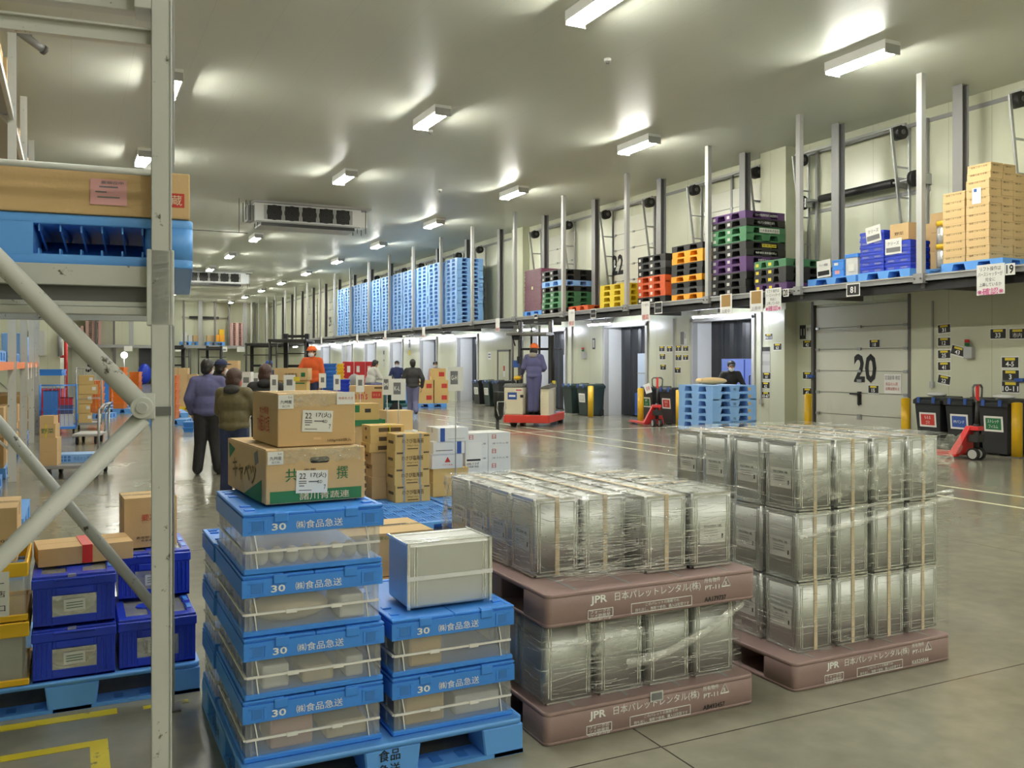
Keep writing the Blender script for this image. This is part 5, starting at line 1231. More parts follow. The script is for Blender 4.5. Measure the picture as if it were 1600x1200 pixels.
b = simple_box('low brown box with a red tape strip on the royal blue crates', -0.14, 4.80, 0.631, 0.42, 0.27, 0.085, 'cardboard', (), 0.1, tape=None)
b2 = MB(); b2.box(0.19, -0.003, 0.002, 0.235, 0.0, 0.0865, 'jack red'); b2.box(0.19, -0.003, 0.0855, 0.235, 0.273, 0.089, 'jack red'); o = b2.build('packing_tape', b); o['label'] = 'red tape strip'
simple_box('tall brown box with faint red characters on the upper right crate', 0.25, 5.10, 0.629, 0.26, 0.26, 0.262, 'cardboard', [('f', 0.55, 0.6, 0.12, 0.035, 't', '要冷蔵', 'ink red'), ('f', 0.55, 0.2, 0.17, 0.014, 't', '農産物流株式会社', 'ink brown'), ('f', 0.6, 0.14, 0.15, 0.01, 't', '青果集荷センター', 'ink brown'), ('f', 0.62, 0.75, 0.06, 0.015, 's', 0, 'ink white')], 0.05)
# yellow rimmed clear crates at the left edge
def yellow_crate(label, x, y, z, w=0.42, d=0.5, h=0.30):
    t = thing('folding_crate', label, 'crate', (x, y, z), 0, 'yellow rimmed crates')
    b = MB(); b.box(0.008, 0.008, 0, w-0.008, 0.014, h, 'crate clear'); b.box(w-0.014, 0.014, 0, w-0.008, d-0.008, h, 'crate clear'); b.box(0.008, d-0.014, 0, w-0.008, d-0.008, h, 'crate clear'); b.box(0.008, 0.014, 0, 0.014, d-0.014, h, 'crate clear'); b.build('clear_wall', t)
    for z0, z1 in ((0.0, 0.03), (h-0.065, h)):
        u = MB(); u.box(0, 0, z0, w, 0.016, z1, 'crate yellow'); u.box(0, d-0.016, z0, w, d, z1, 'crate yellow'); u.box(0, 0.016, z0, 0.016, d-0.016, z1, 'crate yellow'); u.box(w-0.016, 0.016, z0, w, d-0.016, z1, 'crate yellow')
        if z0 == 0: u.box(0.01, 0.01, 0, w-0.01, d-0.01, 0.01, 'crate yellow')
        u.build('rim', t, bevel=0.004, seg=1)
    return t
yellow_crate('clear crate with yellow rims, lower one at the left edge', -0.59, 4.60, 0.147, h=0.285)
yellow_crate('clear crate with yellow rims and a large paper sheet at the left edge', -0.595, 4.615, 0.435, h=0.265)
t = MB(); t.sheet((-0.42, 4.615, 0.565), 'f', 0.34, 0.2, 'paper', 0.003); o = tag(t.build('paper_notice'), 'large white paper with black characters on the yellow rimmed crate', 'notice')
t = MB(); t.text('スーパー', (-0.37, 4.615, 0.615), 'f', 0.2, 0.03, 'ink black', 0.005, 0.01); t.text('生鮮市場店', (-0.365, 4.615, 0.567), 'f', 0.2, 0.03, 'ink black', 0.005, 0.01); t.text('青果売り口', (-0.365, 4.615, 0.503), 'f', 0.2, 0.03, 'ink black', 0.005, 0.01); t.build('lettering', o)
tag(MB().box(-0.56, 4.66, 0.16, -0.20, 5.0, 0.40, 'paper grey').build('paper_stack'), 'pale packed goods inside the lower yellow rimmed crate', 'packet')
simple_box('brown box standing on the yellow rimmed crate at the left edge', -0.62, 4.63, 0.703, 0.40, 0.4, 0.245, 'cardboard', [('f', 0.86, 0.4, 0.05, 0.012, 't', '300', 'ink brown')])

# ------------------------------------------------------------------ near storage rack (left)
TH_R = math.radians(-6.0)
rk = thing('storage_rack', 'worn pale grey steel storage rack framing the left foreground', 'rack', (0.207, 2.78, 0), TH_R)
LR = 1.05; DEP = 1.63
rp = 'rack paint'
def up(b, x, y, w=0.05):
    b.box(x, y, 0, x+w, y+0.004, 3.4, rp); b.box(x+w-0.004, y, 0, x+w, y+0.05, 3.4, rp); b.box(x, y, 0, x+0.004, y+0.05, 3.4, rp); b.box(x+w, y+0.0, 0, x+w+0.006, y+0.012, 3.4, 'steel light')
    return b
up(MB(), 0, 0).build('upright', rk, bevel=0.0015, seg=1); up(MB(), -LR-0.05, 0).build('upright', rk); up(MB(), 0.0, DEP, 0.045).build('upright', rk); up(MB(), -LR-0.05, DEP).build('upright', rk)
J = (-0.022, -0.028, 1.475)
MB().cyl((-LR, -0.028, 2.62), (J[0]+0.005, J[1], J[2]+0.0), 0.0265, rp, 16).build('brace', rk); MB().cyl((-LR, -0.002, 0.36), (J[0], J[1]+0.02, J[2]-0.03), 0.0255, rp, 16).build('brace', rk)
g = MB(); g.cyl((J[0], -0.058, J[2]), (J[0], 0.0, J[2]), 0.031, rp, 20); g.cyl((J[0], -0.066, J[2]), (J[0], -0.058, J[2]), 0.017, 'steel light', 12); g.box(-0.045, -0.012, J[2]-0.035, 0.012, 0.0, J[2]+0.04, rp); g.build('gusset', rk, bevel=0.003)
MB().box(-0.004, -0.005, 1.45, 0.054, -0.001, 1.475, 'rack paint dark').build('bracket', rk)
zb0 = 1.75; 
b = MB(); b.box(-LR-0.05, 0.055, 1.825, -0.0, 0.12, 1.885, rp); b.box(-LR-0.05, 0.085, 1.775, -0.0, 0.12, 1.83, 'rack paint dark'); b.box(-LR-0.05, 0.06, 1.765, -0.0, 0.12, 1.78, rp); b.box(-LR-0.05, 0.05, 1.742, -0.0, 0.11, 1.764, rp); b.build('load_beam', rk, bevel=0.002, seg=1)
b = MB(); b.box(-LR-0.05, DEP-0.1, 1.79, 0.0, DEP-0.04, 1.885, rp); b.build('load_beam', rk)
b = MB(); b.box(-0.012, 0.0, 1.71, 0.062, 0.055, 1.93, rp); b.build('beam_plate', rk, bevel=0.002, seg=1)
b = MB(); b.box(-LR, 0.045, 2.535, 0.0, 0.075, 2.575, rp); b.box(-LR, 0.03, 2.572, 0.0, 0.08, 2.578, rp); b.build('tie_beam', rk)
b = MB(); b.box(-LR, 0.05, 2.63, 0.0, 0.10, 2.70, 'rack paint'); b.box(-0.045, -0.01, 2.62, 0.0, 0.1, 2.74, rp); b.cyl((-0.025, -0.02, 2.66), (-0.025, 0.0, 2.66), 0.014, 'steel light', 10); b.build('tie_beam', rk, bevel=0.002, seg=1)
MB().cyl((-LR, 0.01, 2.158), (0.0, 0.01, 2.152), 0.0095, rp, 12).build('tie_rod', rk)
MB().cyl((-LR, DEP+0.02, 1.87), (0.0, DEP+0.02, 0.43), 0.024, rp, 14).build('brace', rk); MB().cyl((-LR, DEP+0.02, 1.42), (0.0, DEP+0.02, 2.55), 0.022, rp, 12).build('brace', rk)
for x, y in ((-0.01, 0), (-LR-0.06, 0), (-0.01, DEP), (-LR-0.06, DEP)): MB().box(x-0.03, y-0.03, 0, x+0.09, y+0.09, 0.01, 'rack paint dark').build('foot_plate', rk)
# blue pallet up on the rack
t = thing('plastic_pallet', 'glossy blue pallet resting up on the near grey rack', 'pallet', (0.33, 2.855, 1.886), TH_R)
W_ = 1.12; h = 0.146; m = 'pallet blue deep'; m = 'pallet blue'
b = MB()
o0, o1 = -0.775, -0.515          # mouth with ribs in view, and the other one out of frame
b.rbox(-W_, 0, h-0.03, 0, 1.1, h, 0.03, m); b.rbox(-W_, 0, 0.0, 0, 1.1, 0.03, 0.03, m); b.build('deck', t, bevel=0.004)
f = MB()
for a0, a1, cc in ((-0.17, 0.0, 1), (-0.64, -0.47, 0), (-W_, -W_+0.17, 1)):
    for y0, y1 in ((0.0, 0.17), (0.47, 0.64), (0.93, 1.1)):
        pass
f.rbox(-0.135, 0.0, 0.025, 0, 1.1, h-0.025, 0.03, m); f.box(-W_, 0.0, 0.025, -0.43, 0.17, h-0.025, m); f.rbox(-W_, 0.0, 0.025, -W_+0.17, 1.1, h-0.025, 0.03, m); f.box(-0.66, 0.45, 0.025, -0.46, 1.1, h-0.025, m)
f.build('feet', t)
g = MB()        # ribs inside the open fork mouth, sloping back wall
for k in range(6):
    xx = -0.418+k*0.055
    g.box(xx, 0.012, h-0.05, xx+0.004, 0.3, h-0.03, m); g.box(xx, 0.004, 0.03, xx+0.004, 0.05, 0.045, m); g.bar((xx, 0.02, h-0.035), (xx+0.004, 0.24, 0.034), 0.004, 0.01, m)
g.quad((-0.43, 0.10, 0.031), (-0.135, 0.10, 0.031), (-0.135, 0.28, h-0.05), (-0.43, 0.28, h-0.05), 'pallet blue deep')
g.build('ribs', t)
fancy_carton('large brown carton with a pink slip on the rack pallet', -0.515, 2.935, 2.033, 0.84, 0.6, 0.137, TH_R, 'cardboard', [('f', 0.937, 0.40, 0.075, 0.042, 's', 0, 'ink red'), ('f', 0.937, 0.40, 0.062, 0.030, 't', '冷蔵', 'strap tan')], [], False)
tag(MB().sheet((0, 0, 0), 'f', 0.098, 0.075, 'paper pink', 0.003).sheet((0, 0, 0.015), 'f', 0.05, 0.004, 'ink grey', 0.004).sheet((-0.02, 0, 0), 'f', 0.03, 0.004, 'ink grey', 0.004).sheet((0.0, 0, -0.015), 'f', 0.06, 0.004, 'ink grey', 0.004).text('書類在中', (0.01, 0, 0.028), 'f', 0.06, 0.009, 'ink grey', 0.004).build('paper_slip', None, (0.0985, 2.8695, 2.10), TH_R), 'pink paper slip stuck on the large rack carton', 'notice')

# ------------------------------------------------------------------ people
def remeshed(mb, name, vox, smooth=3, mat=None):
    me = mb.mesh(name); o = bpy.data.objects.new(name, me); COL.objects.link(o)
    r = o.modifiers.new('r', 'REMESH'); r.mode = 'VOXEL'; r.voxel_size = vox
    if smooth: q = o.modifiers.new('s', 'SMOOTH'); q.factor = 0.5; q.iterations = smooth
    bpy.context.view_layer.update()
    m2 = bpy.data.meshes.new_from_object(o.evaluated_get(bpy.context.evaluated_depsgraph_get()))
    bpy.data.objects.remove(o); bpy.data.meshes.remove(me)
    m2.name = name
    if mat: m2.materials.clear(); m2.materials.append(MATS[mat])
    m2.polygons.foreach_set('use_smooth', [True]*len(m2.polygons)); m2.polygons.foreach_set('material_index', [0]*len(m2.polygons))
    return m2
def cap(b, p, q, r1, r2, m='skin'):
    b.cyl(p, q, r1, m, 12, r2); b.ell(p, (r1, r1, r1), m, 8, 12); b.ell(q, (r2, r2, r2), m, 8, 12)
def person(label, x, y, rz, H=1.68, jacket='cloth navy', trousers='denim', hair='hair dark', head='hair', hat=None, shoes='black plastic', z=0.0, lean=0.0, LE=None, LW=None, RE=None, RW=None, LK=None, LA=None, RK=None, RA=None, mask=None, hood=None, bulk=1.0, vox=0.02, turn=0.0, hem=0.84, eyes=True, cuffs=None):
    """standing figure; local +Y is forward; arm and leg joints are given for a 1.70 m figure"""
    s = H/1.70; L = math.radians(lean)
    def up_(p):     # joints above the pelvis follow the lean of the back
        p = V(p); dy, dz = p.y, p.z-0.92
        return V((p.x, dy*math.cos(L)+dz*math.sin(L), 0.92-dy*math.sin(L)+dz*math.cos(L)))*s
    lo = lambda p: V(p)*s
    t = thing('person', label, 'person', (x, y, z), rz)
    S = {-1: up_((-0.175, 0, 1.375)), 1: up_((0.175, 0, 1.375))}
    E = {-1: up_(LE or (-0.235, -0.02, 1.10)), 1: up_(RE or (0.235, -0.02, 1.10))}
    W = {-1: up_(LW or (-0.24, 0.06, 0.86)), 1: up_(RW or (0.24, 0.06, 0.86))}
    HP = {-1: lo((-0.09, 0, 0.9)), 1: lo((0.09, 0, 0.9))}
    K = {-1: lo(LK or (-0.10, 0.025, 0.48)), 1: lo(RK or (0.10, 0.025, 0.48))}
    A = {-1: lo(LA or (-0.105, -0.02, 0.085)), 1: lo(RA or (0.105, -0.02, 0.085))}
    T = {k: A[k]+V((0.01*k, 0.15, -0.05))*s for k in (-1, 1)}
    hc = up_((0, 0.025, 1.575)); tr = Euler((-L*0.6, 0, turn)).to_matrix()
    hd = lambda p: hc+tr @ (V(p)*s)
    b = MB()
    b.ell(up_((0, 0, 1.24)), (0.165*s, 0.105*s, 0.2*s), 'skin', 8, 14); b.ell(lo((0, 0, 1.0)), (0.14*s, 0.1*s, 0.15*s), 'skin', 8, 14); cap(b, S[-1], S[1], 0.06*s, 0.06*s)
    cap(b, up_((0, 0, 1.36)), up_((0, 0.015, 1.50)), 0.06*s, 0.052*s)
    b.ell(hd((0, 0, 0.01)), (0.076*s, 0.096*s, 0.115*s), 'skin', 10, 16, tr); b.ell(hd((0, 0.03, -0.055)), (0.056*s, 0.062*s, 0.06*s), 'skin', 8, 12, tr)
    b.ell(hd((0, 0.1, -0.015)), (0.014*s, 0.02*s, 0.024*s), 'skin', 6, 8, tr)
    for k in (-1, 1): b.ell(hd((0.078*k, -0.005, -0.01)), (0.012*s, 0.022*s, 0.032*s), 'skin', 6, 8, tr)
    for k in (-1, 1):
        cap(b, S[k], E[k], 0.05*s, 0.041*s); cap(b, E[k], W[k], 0.041*s, 0.03*s); cap(b, HP[k], K[k], 0.082*s, 0.058*s); cap(b, K[k], A[k], 0.056*s, 0.04*s); cap(b, A[k], T[k], 0.04*s, 0.03*s)
    fd = {}
    for k in (-1, 1):
        d = (W[k]-E[k]).normalized(); fd[k] = d; side = d.cross(V((0, 1, 0.2))).normalized(); fd[k] = (d, side, d.cross(side))
        M = Matrix((side, fd[k][2], d)).transposed(); b.ell(W[k]+d*0.05*s, (0.02*s, 0.038*s, 0.052*s), 'skin', 8, 10, M)
    me = remeshed(b, 'body', vox*0.8, 2, 'skin')
    f = MB()
    for k in (-1, 1):       # four fingers and a thumb, slightly curled
        d, sd, nr = fd[k]; base = W[k]+d*0.085*s
        for q, ln in ((-0.028, 0.058), (-0.009, 0.072), (0.010, 0.076), (0.028, 0.066)):
            p0 = base+nr*q*s; p1 = p0+(d*0.55-sd*k*0.12)*ln*s; p2 = p1+(d*0.32-sd*k*0.3)*ln*s
            cap(f, p0, p1, 0.0095*s, 0.009*s); cap(f, p1, p2, 0.009*s, 0.008*s)
        p0 = W[k]+d*0.03*s+nr*0.03*s; p1 = p0+(d*0.03+nr*0.03-sd*k*0.008)*s; cap(f, p0, p1, 0.011*s, 0.01*s); cap(f, p1, p1+(d*0.028+nr*0.006-sd*k*0.01)*s, 0.01*s, 0.009*s)
    bm = bmesh.new(); bm.from_mesh(me); tmp = f.mesh('f'); bm.from_mesh(tmp); bm.to_mesh(me); bm.free(); bpy.data.meshes.remove(tmp)
    link('body', me, t)
    j = MB(); B = bulk
    j.ell(up_((0, 0, 1.26)), (0.198*s*B, 0.135*s*B, 0.19*s), 'skin', 8, 16); j.ell(up_((0, 0, 1.06)), (0.182*s*B, 0.132*s*B, 0.2*s), 'skin', 8, 16); j.ell(up_((0, 0, hem+0.09)), (0.186*s*B, 0.134*s*B, 0.1*s), 'skin', 8, 16)
    cap(j, S[-1], S[1], 0.078*s*B, 0.078*s*B); cap(j, up_((0, -0.005, 1.38)), up_((0, 0.005, 1.445)), 0.078*s, 0.068*s)
    for k in (-1, 1): cap(j, S[k], E[k], 0.074*s*B, 0.062*s*B); cap(j, E[k], W[k]-(W[k]-E[k]).normalized()*0.02*s, 0.06*s*B, 0.046*s*B)
    link('jacket', remeshed(j, 'jacket', vox, 9, jacket), t)
    p = MB(); p.ell(lo((0, 0, 0.92)), (0.172*s, 0.125*s, 0.14*s), 'skin', 8, 14); tb = 1.0+(bulk-1.0)*0.9
    for k in (-1, 1): cap(p, HP[k], K[k], 0.102*s*tb, 0.082*s*tb); cap(p, K[k], A[k]+V((0, 0, 0.012)), 0.08*s*tb, 0.07*s*tb)
    link('trousers', remeshed(p, 'trousers', vox, 5, trousers), t)
    for k in (-1, 1):
        q = MB(); dv = (T[k]-A[k]); q.ell(A[k]+dv*0.42+V((0, 0, -0.018*s)), (0.05*s, 0.135*s, 0.05*s), shoes, 8, 14); q.ell(A[k]+V((0, 0, -0.01*s)), (0.048*s, 0.06*s, 0.07*s), shoes, 8, 12); q.build('shoe', t)
    if head == 'hair' or hat:
        h = MB(); hs = 1.1 if hair == 'hair brown' else 1.0; h.ell(hd((0, -0.02, 0.028)), (0.092*s*hs, 0.102*s*hs, 0.112*s*hs), hair, 10, 18, tr); h.ell(hd((0, -0.055, -0.03)), (0.08*s, 0.062*s, 0.075*s), hair, 8, 14, tr)
        if not hat: h.ell(hd((0, 0.035, 0.075)), (0.078*s, 0.062*s, 0.05*s), hair, 8, 14, tr)
        if head == 'hair' and hood: h.ell(hd((0, -0.045, -0.04)), (0.108*s, 0.085*s, 0.11*s), hair, 8, 14, tr)
        link('hair', remeshed(h, 'hair', 0.012, 1, hair), t)
    if hat:
        kind, hm = hat; h = MB()
        if kind == 'helmet': h.ell(hd((0, -0.01, 0.045)), (0.108*s, 0.13*s, 0.115*s), hm, 10, 20, tr, z0=-0.05); h.ell(hd((0, 0.02, 0.04)), (0.118*s, 0.155*s, 0.014*s), hm, 6, 20, tr)
        else: h.ell(hd((0, -0.012, 0.05)), (0.096*s, 0.112*s, 0.09*s), hm, 10, 18, tr, z0=-0.1); h.ell(hd((0, 0.115, 0.052)), (0.068*s, 0.085*s, 0.012*s), hm, 6, 16, tr)
        h.build('helmet' if kind == 'helmet' else 'cap', t)
    if mask:
        h = MB(); h.ell(hd((0, 0.045, -0.055)), (0.066*s, 0.066*s, 0.062*s), mask, 8, 14, tr); 
        for k in (-1, 1): h.bar(hd((0.055*k, 0.06, -0.04)), hd((0.082*k, -0.01, -0.02)), 0.004, 0.004, mask)
        h.build('face_mask', t)
    if eyes:
        for k in (-1, 1): MB().ell(hd((0.032*k, 0.088, 0.012)), (0.013*s, 0.008*s, 0.007*s), 'black plastic', 6, 8, tr).build('eye', t)
    if hood:
        h = MB(); h.ell(up_((0, -0.075, 1.43)), (0.115*s, 0.085*s, 0.075*s), hood, 8, 16); h.ell(up_((0, -0.02, 1.47)), (0.095*s, 0.085*s, 0.045*s), hood, 8, 16); link('hood', remeshed(h, 'hood', 0.014, 2, hood), t)
    return t
ry = lambda deg: math.radians(deg)
# the group at the left: facing away, towards the far wall
person('person seen from behind in a purple-blue work jacket and black trousers', 1.76, 13.48, ry(-8), 1.66, 'cloth purple', 'cloth black', mask='mask white', LE=(-0.27, -0.02, 1.12), LW=(-0.22, 0.1, 0.9), RE=(0.27, 0.05, 1.12), RW=(0.16, 0.26, 1.06), LA=(-0.14, -0.02, 0.085), RA=(0.15, -0.02, 0.085), bulk=1.12, vox=0.014, turn=-0.5, cuffs=None)
person('person in a dark navy cap and pale mask, beyond the purple-blue jacket', 2.12, 14.75, ry(-60), 1.66, 'cloth black', 'cloth black', hat=('cap', 'cloth navy'), mask='mask white', vox=0.02, turn=0.1)
person('person in an olive hooded jacket and navy trousers with a red mask', 1.76, 11.15, ry(-35), 1.53, 'cloth olive', 'denim', hair='hair brown', mask='mask red', hood='cloth dark', RE=(0.26, 0.1, 1.13), RW=(0.17, 0.34, 1.02), LE=(-0.25, 0.08, 1.13), LW=(-0.12, 0.3, 1.04), bulk=1.18, vox=0.013, turn=-0.25, hem=0.86)
person('person with reddish hair in a black jacket behind the foreground cartons', 2.35, 12.3, ry(-15), 1.58, 'cloth black', 'cloth black', hair='hair brown', hood='cloth black', LE=(-0.24, 0.02, 1.12), LW=(-0.18, 0.26, 1.0), RE=(0.29, 0.02, 1.12), RW=(0.18, 0.26, 1.0), bulk=1.16, vox=0.015)
# walking away in the middle
person('person walking away in a dark jacket and violet-grey trousers', 9.02, 24.95, ry(-12), 1.72, 'cloth dark', 'trouser violet', LE=(-0.28, 0.0, 1.13), LW=(-0.22, 0.16, 0.95), RE=(0.29, -0.06, 1.13), RW=(0.27, 0.0, 0.88), RK=(0.08, -0.02, 0.47), RA=(0.06, -0.28, 0.2), LK=(-0.06, 0.12, 0.48), LA=(-0.05, 0.06, 0.085), bulk=1.1, vox=0.018)
# at the docks
person('person in a pinkish jacket and dark cap behind a pallet of boxes', 12.58, 32.26, ry(160), 1.68, 'cloth pink', 'cloth dark', hat=('cap', 'cloth black'), mask='mask white', vox=0.024)
person('person in a navy jacket, cap and white mask near the far docks', 11.42, 33.39, ry(165), 1.70, 'cloth navy', 'cloth navy', hat=('cap', 'cloth black'), mask='mask white', vox=0.024, LE=(-0.28, 0.05, 1.12), LW=(-0.15, 0.25, 1.02), RE=(0.28, 0.05, 1.12), RW=(0.15, 0.25, 1.02))
px_, py_ = (13.98, 16.75)
person('person in black with a cap and mask stooping over the blue pallet stack', px_, py_, ry(150), 1.70, 'cloth black', 'cloth black', hat=('cap', 'black plastic'), mask='mask white', lean=18, LE=(-0.3, 0.12, 1.12), LW=(-0.2, 0.38, 1.12), RE=(0.3, 0.12, 1.12), RW=(0.2, 0.38, 1.12), vox=0.016)
# ------------------------------------------------------------------ light blue pallet stack in front of the first dock
LBS = stack('of the light blue stack by the first dock', 11.87, 14.62, 0, ['pallet blue pale']*8, 0.1455, 1.1, 1.1, group='light blue pallets by the first dock', sticker=None)
tag(MB().ell((0, 0, 0), (0.34, 0.15, 0.075), 'cardboard light', 8, 16).ell((-0.28, 0, 0.0), (0.08, 0.11, 0.06), 'cardboard light', 6, 12).build('paper_sack', None, (11.85, 14.75, 1.164+0.0765), -0.2), 'tan paper sack lying on the light blue pallet stack', 'sack')
for k, o in enumerate(LBS):
    q = MB().sheet((0.38, -0.55, 0.07), 'f', 0.07, 0.06, 'cardboard', 0.003)
    if k % 2: q.text('食品', (0.0, -0.55, 0.07), 'f', 0.07, 0.05, 'ink black', 0.003)
    q.build('lettering', o)

# ------------------------------------------------------------------ reach truck with driver
t = thing('reach_truck', 'cream and red stand-up reach truck with dark mast in the aisle', 'forklift', (10.72, 19.69, 0), -0.72)
# local x runs left (negative) along the rear face, y forward
b = MB(); pts = [(-1.2, 0.06), (-1.14, 0), (-0.05, 0), (0, 0.05), (0, 1.9), (-0.16, 1.9), (-0.16, 0.95), (-1.04, 0.95), (-1.04, 1.9), (-1.2, 1.9)]
b.prism(pts, 0.1, 0.3, 'truck red'); b.build('chassis', t, bevel=0.015, seg=2)
b = MB(); b.box(-1.18, 0.03, 0.3, -0.69, 0.62, 1.0, 'truck cream'); b.build('left_body', t, bevel=0.03, seg=3)
b = MB(); b.box(-0.23, 0.05, 0.3, -0.02, 0.9, 0.98, 'truck cream'); b.box(-1.18, 0.62, 0.3, -0.02, 0.9, 0.95, 'truck cream')
for k in range(9): b.box(-0.22, 0.043, 0.38+k*0.065, -0.12, 0.052, 0.39+k*0.065, 'truck grey')
b.build('right_body', t, bevel=0.02, seg=2)
b = MB(); b.taper(-1.2, 0.01, -0.68, 0.64, 1.0, -1.17, 0.06, -0.7, 0.6, 1.09, 'truck grey'); b.build('left_cowl', t, bevel=0.01)
b = MB(); b.add([(-0.24, 0.03, 0.96), (0.0, 0.03, 0.96), (0.0, 0.92, 0.99), (-0.24, 0.92, 0.99), (-0.24, 0.03, 1.0), (0.0, 0.03, 1.08), (0.0, 0.92, 1.14), (-0.24, 0.92, 1.06)], [(0, 3, 2, 1), (4, 5, 6, 7), (0, 1, 5, 4), (1, 2, 6, 5), (2, 3, 7, 6), (3, 0, 4, 7)], 'truck grey'); b.build('right_cowl', t, bevel=0.01)
b = MB(); b.sheet((-0.96, 0.03, 0.78), 'f', 0.24, 0.18, 'ink blue', 0.004); b.sheet((-0.96, 0.03, 0.78), 'f', 0.17, 0.05, 'ink white', 0.007); b.build('blue_label', t)
b = MB(); b.sheet((-0.79, 0.03, 0.93), 'f', 0.18, 0.07, 'paper', 0.004); b.text('NICHIYU', (-0.79, 0.03, 0.93), 'f', 0.15, 0.035, 'ink red', 0.007, 0.02) if False else b.sheet((-0.79, 0.03, 0.93), 'f', 0.15, 0.03, 'ink red', 0.007); b.build('paper_label', t)
MB().box(-0.75, 0.02, 0.74, -0.67, 0.04, 0.81, 'black plastic').build('socket', t)
b = MB(); b.box(-0.685, 0.05, 0.28, -0.235, 0.61, 0.31, 'rubber'); b.build('footboard', t)
for nm, x in (('mast_rail', -1.02), ('mast_rail', -0.2)):
    b = MB(); b.box(x-0.05, 1.02, 0.08, x+0.05, 1.2, 2.75, 'black steel'); b.box(x-0.03, 0.98, 0.1, x+0.03, 1.02, 2.7, 'steel dark'); b.build(nm, t)
b = MB()
for z in (0.5, 1.95, 2.7): b.box(-1.0, 1.05, z, -0.2, 1.12, z+0.06, 'black steel')
b.cyl((-1.05, 1.0, 1.97), (0.12, 1.0, 1.97), 0.012, 'black steel', 6); b.build('mast_crossbar', t)
for x in (-0.72, -0.5): MB().cyl((x, 1.08, 0.3), (x, 1.08, 2.6), 0.03, 'steel dark', 8).build('lift_cylinder', t)
b = MB(); b.box(-1.15, 0.15, 2.32, -0.1, 1.05, 2.39, 'truck grey')
for k in range(5): b.box(-1.1+k*0.24, 0.2, 2.39, -1.06+k*0.24, 1.0, 2.40, 'truck grey')
b.build('overhead_guard', t, bevel=0.01)
MB().cyl((-1.02, 0.3, 1.05), (-1.02, 0.3, 2.34), 0.03, 'truck grey', 10).build('guard_post', t); MB().cyl((-0.08, 0.85, 1.0), (-0.08, 0.85, 2.34), 0.03, 'black steel', 10).build('guard_post', t)
b = MB(); b.box(-0.98, 0.25, 2.2, -0.82, 0.35, 2.32, 'black plastic'); b.cyl((-1.02, 0.28, 2.28), (-0.95, 0.28, 2.05), 0.02, 'black plastic', 6); b.build('lamp', t)
MB().box(-1.0, 0.26, 1.5, -0.86, 0.36, 1.68, 'ink blue').box(-0.9, 0.26, 1.6, -0.82, 0.32, 1.78, 'black plastic').build('control_box', t)
MB().cyl((-0.9, 0.3, 1.09), (-0.9, 0.3, 1.2), 0.02, 'black plastic', 8).ell((-0.9, 0.3, 1.23), (0.1, 0.06, 0.06), 'crate yellow', 8, 12).build('yellow_knob', t)
b = MB(); b.sheet((0, 0.3, 0.6), 'r', 0.2, 0.5, 'paper grey', 0.002)
for k in range(4): b.sheet((0, 0.45, 0.45+k*0.11), 'r', 0.05, 0.03, 'ink black', 0.004)
MB().box(-0.03, 0.5, 1.08, 0.03, 0.62, 1.16, 'yellow label').build('yellow_cap', t)
for (x, y, r) in ((-0.95, 0.14, 0.13), (-0.08, 1.75, 0.12), (-1.12, 1.75, 0.12)): MB().cyl((x-0.06, y, r+0.0), (x+0.06, y, r+0.0), r, 'rubber', 18).cyl((x-0.065, y, r), (x+0.065, y, r), r*0.5, 'steel dark', 12).build('wheel', t)
b = MB(); b.box(-0.95, 1.22, 0.1, -0.25, 1.27, 0.6, 'black steel'); b.build('fork_carriage', t)
for x in (-0.85, -0.4): MB().box(x-0.05, 1.26, 0.09, x+0.05, 2.3, 0.13, 'black steel').build('fork', t)
tx, ty = (10.72, 19.69); ta = -0.72
def tl(x, y): return (tx+x*math.cos(ta)-y*math.sin(ta), ty+x*math.sin(ta)+y*math.cos(ta))
p = tl(-0.46, 0.3); person('person in an orange helmet and purple-blue hooded jacket driving the reach truck', p[0], p[1], ta+ry(-8), 1.76, 'cloth purple', 'cloth purple', hat=('helmet', 'helmet orange'), z=0.328, hood='cloth grey', LE=(-0.27, -0.03, 1.13), LW=(-0.36, 0.10, 0.97), RE=(0.25, 0.06, 1.12), RW=(0.14, 0.28, 1.06), RK=(0.06, 0.03, 0.48), RA=(0.05, 0.0, 0.085), LA=(-0.08, -0.04, 0.085), bulk=1.15, vox=0.015)
p = tl(-0.62, 1.86); stack('carried on the forks of the reach truck', p[0], p[1], 0.135, ['pallet blue'], 0.145, 0.8, 1.1, ta, jit=0.0)
for k in range(3):
    for q in range(3):
        p = tl(-0.99+q*0.255, 1.42); carton('brown carton on the reach truck pallet, %s row, %s column' % (['bottom', 'middle', 'top'][k], NTH[q]), p[0], p[1], 0.283+k*0.205, 0.245, 0.4, 0.2, 'cardboard', ta, group='cartons on the reach truck', bevel=0.003)
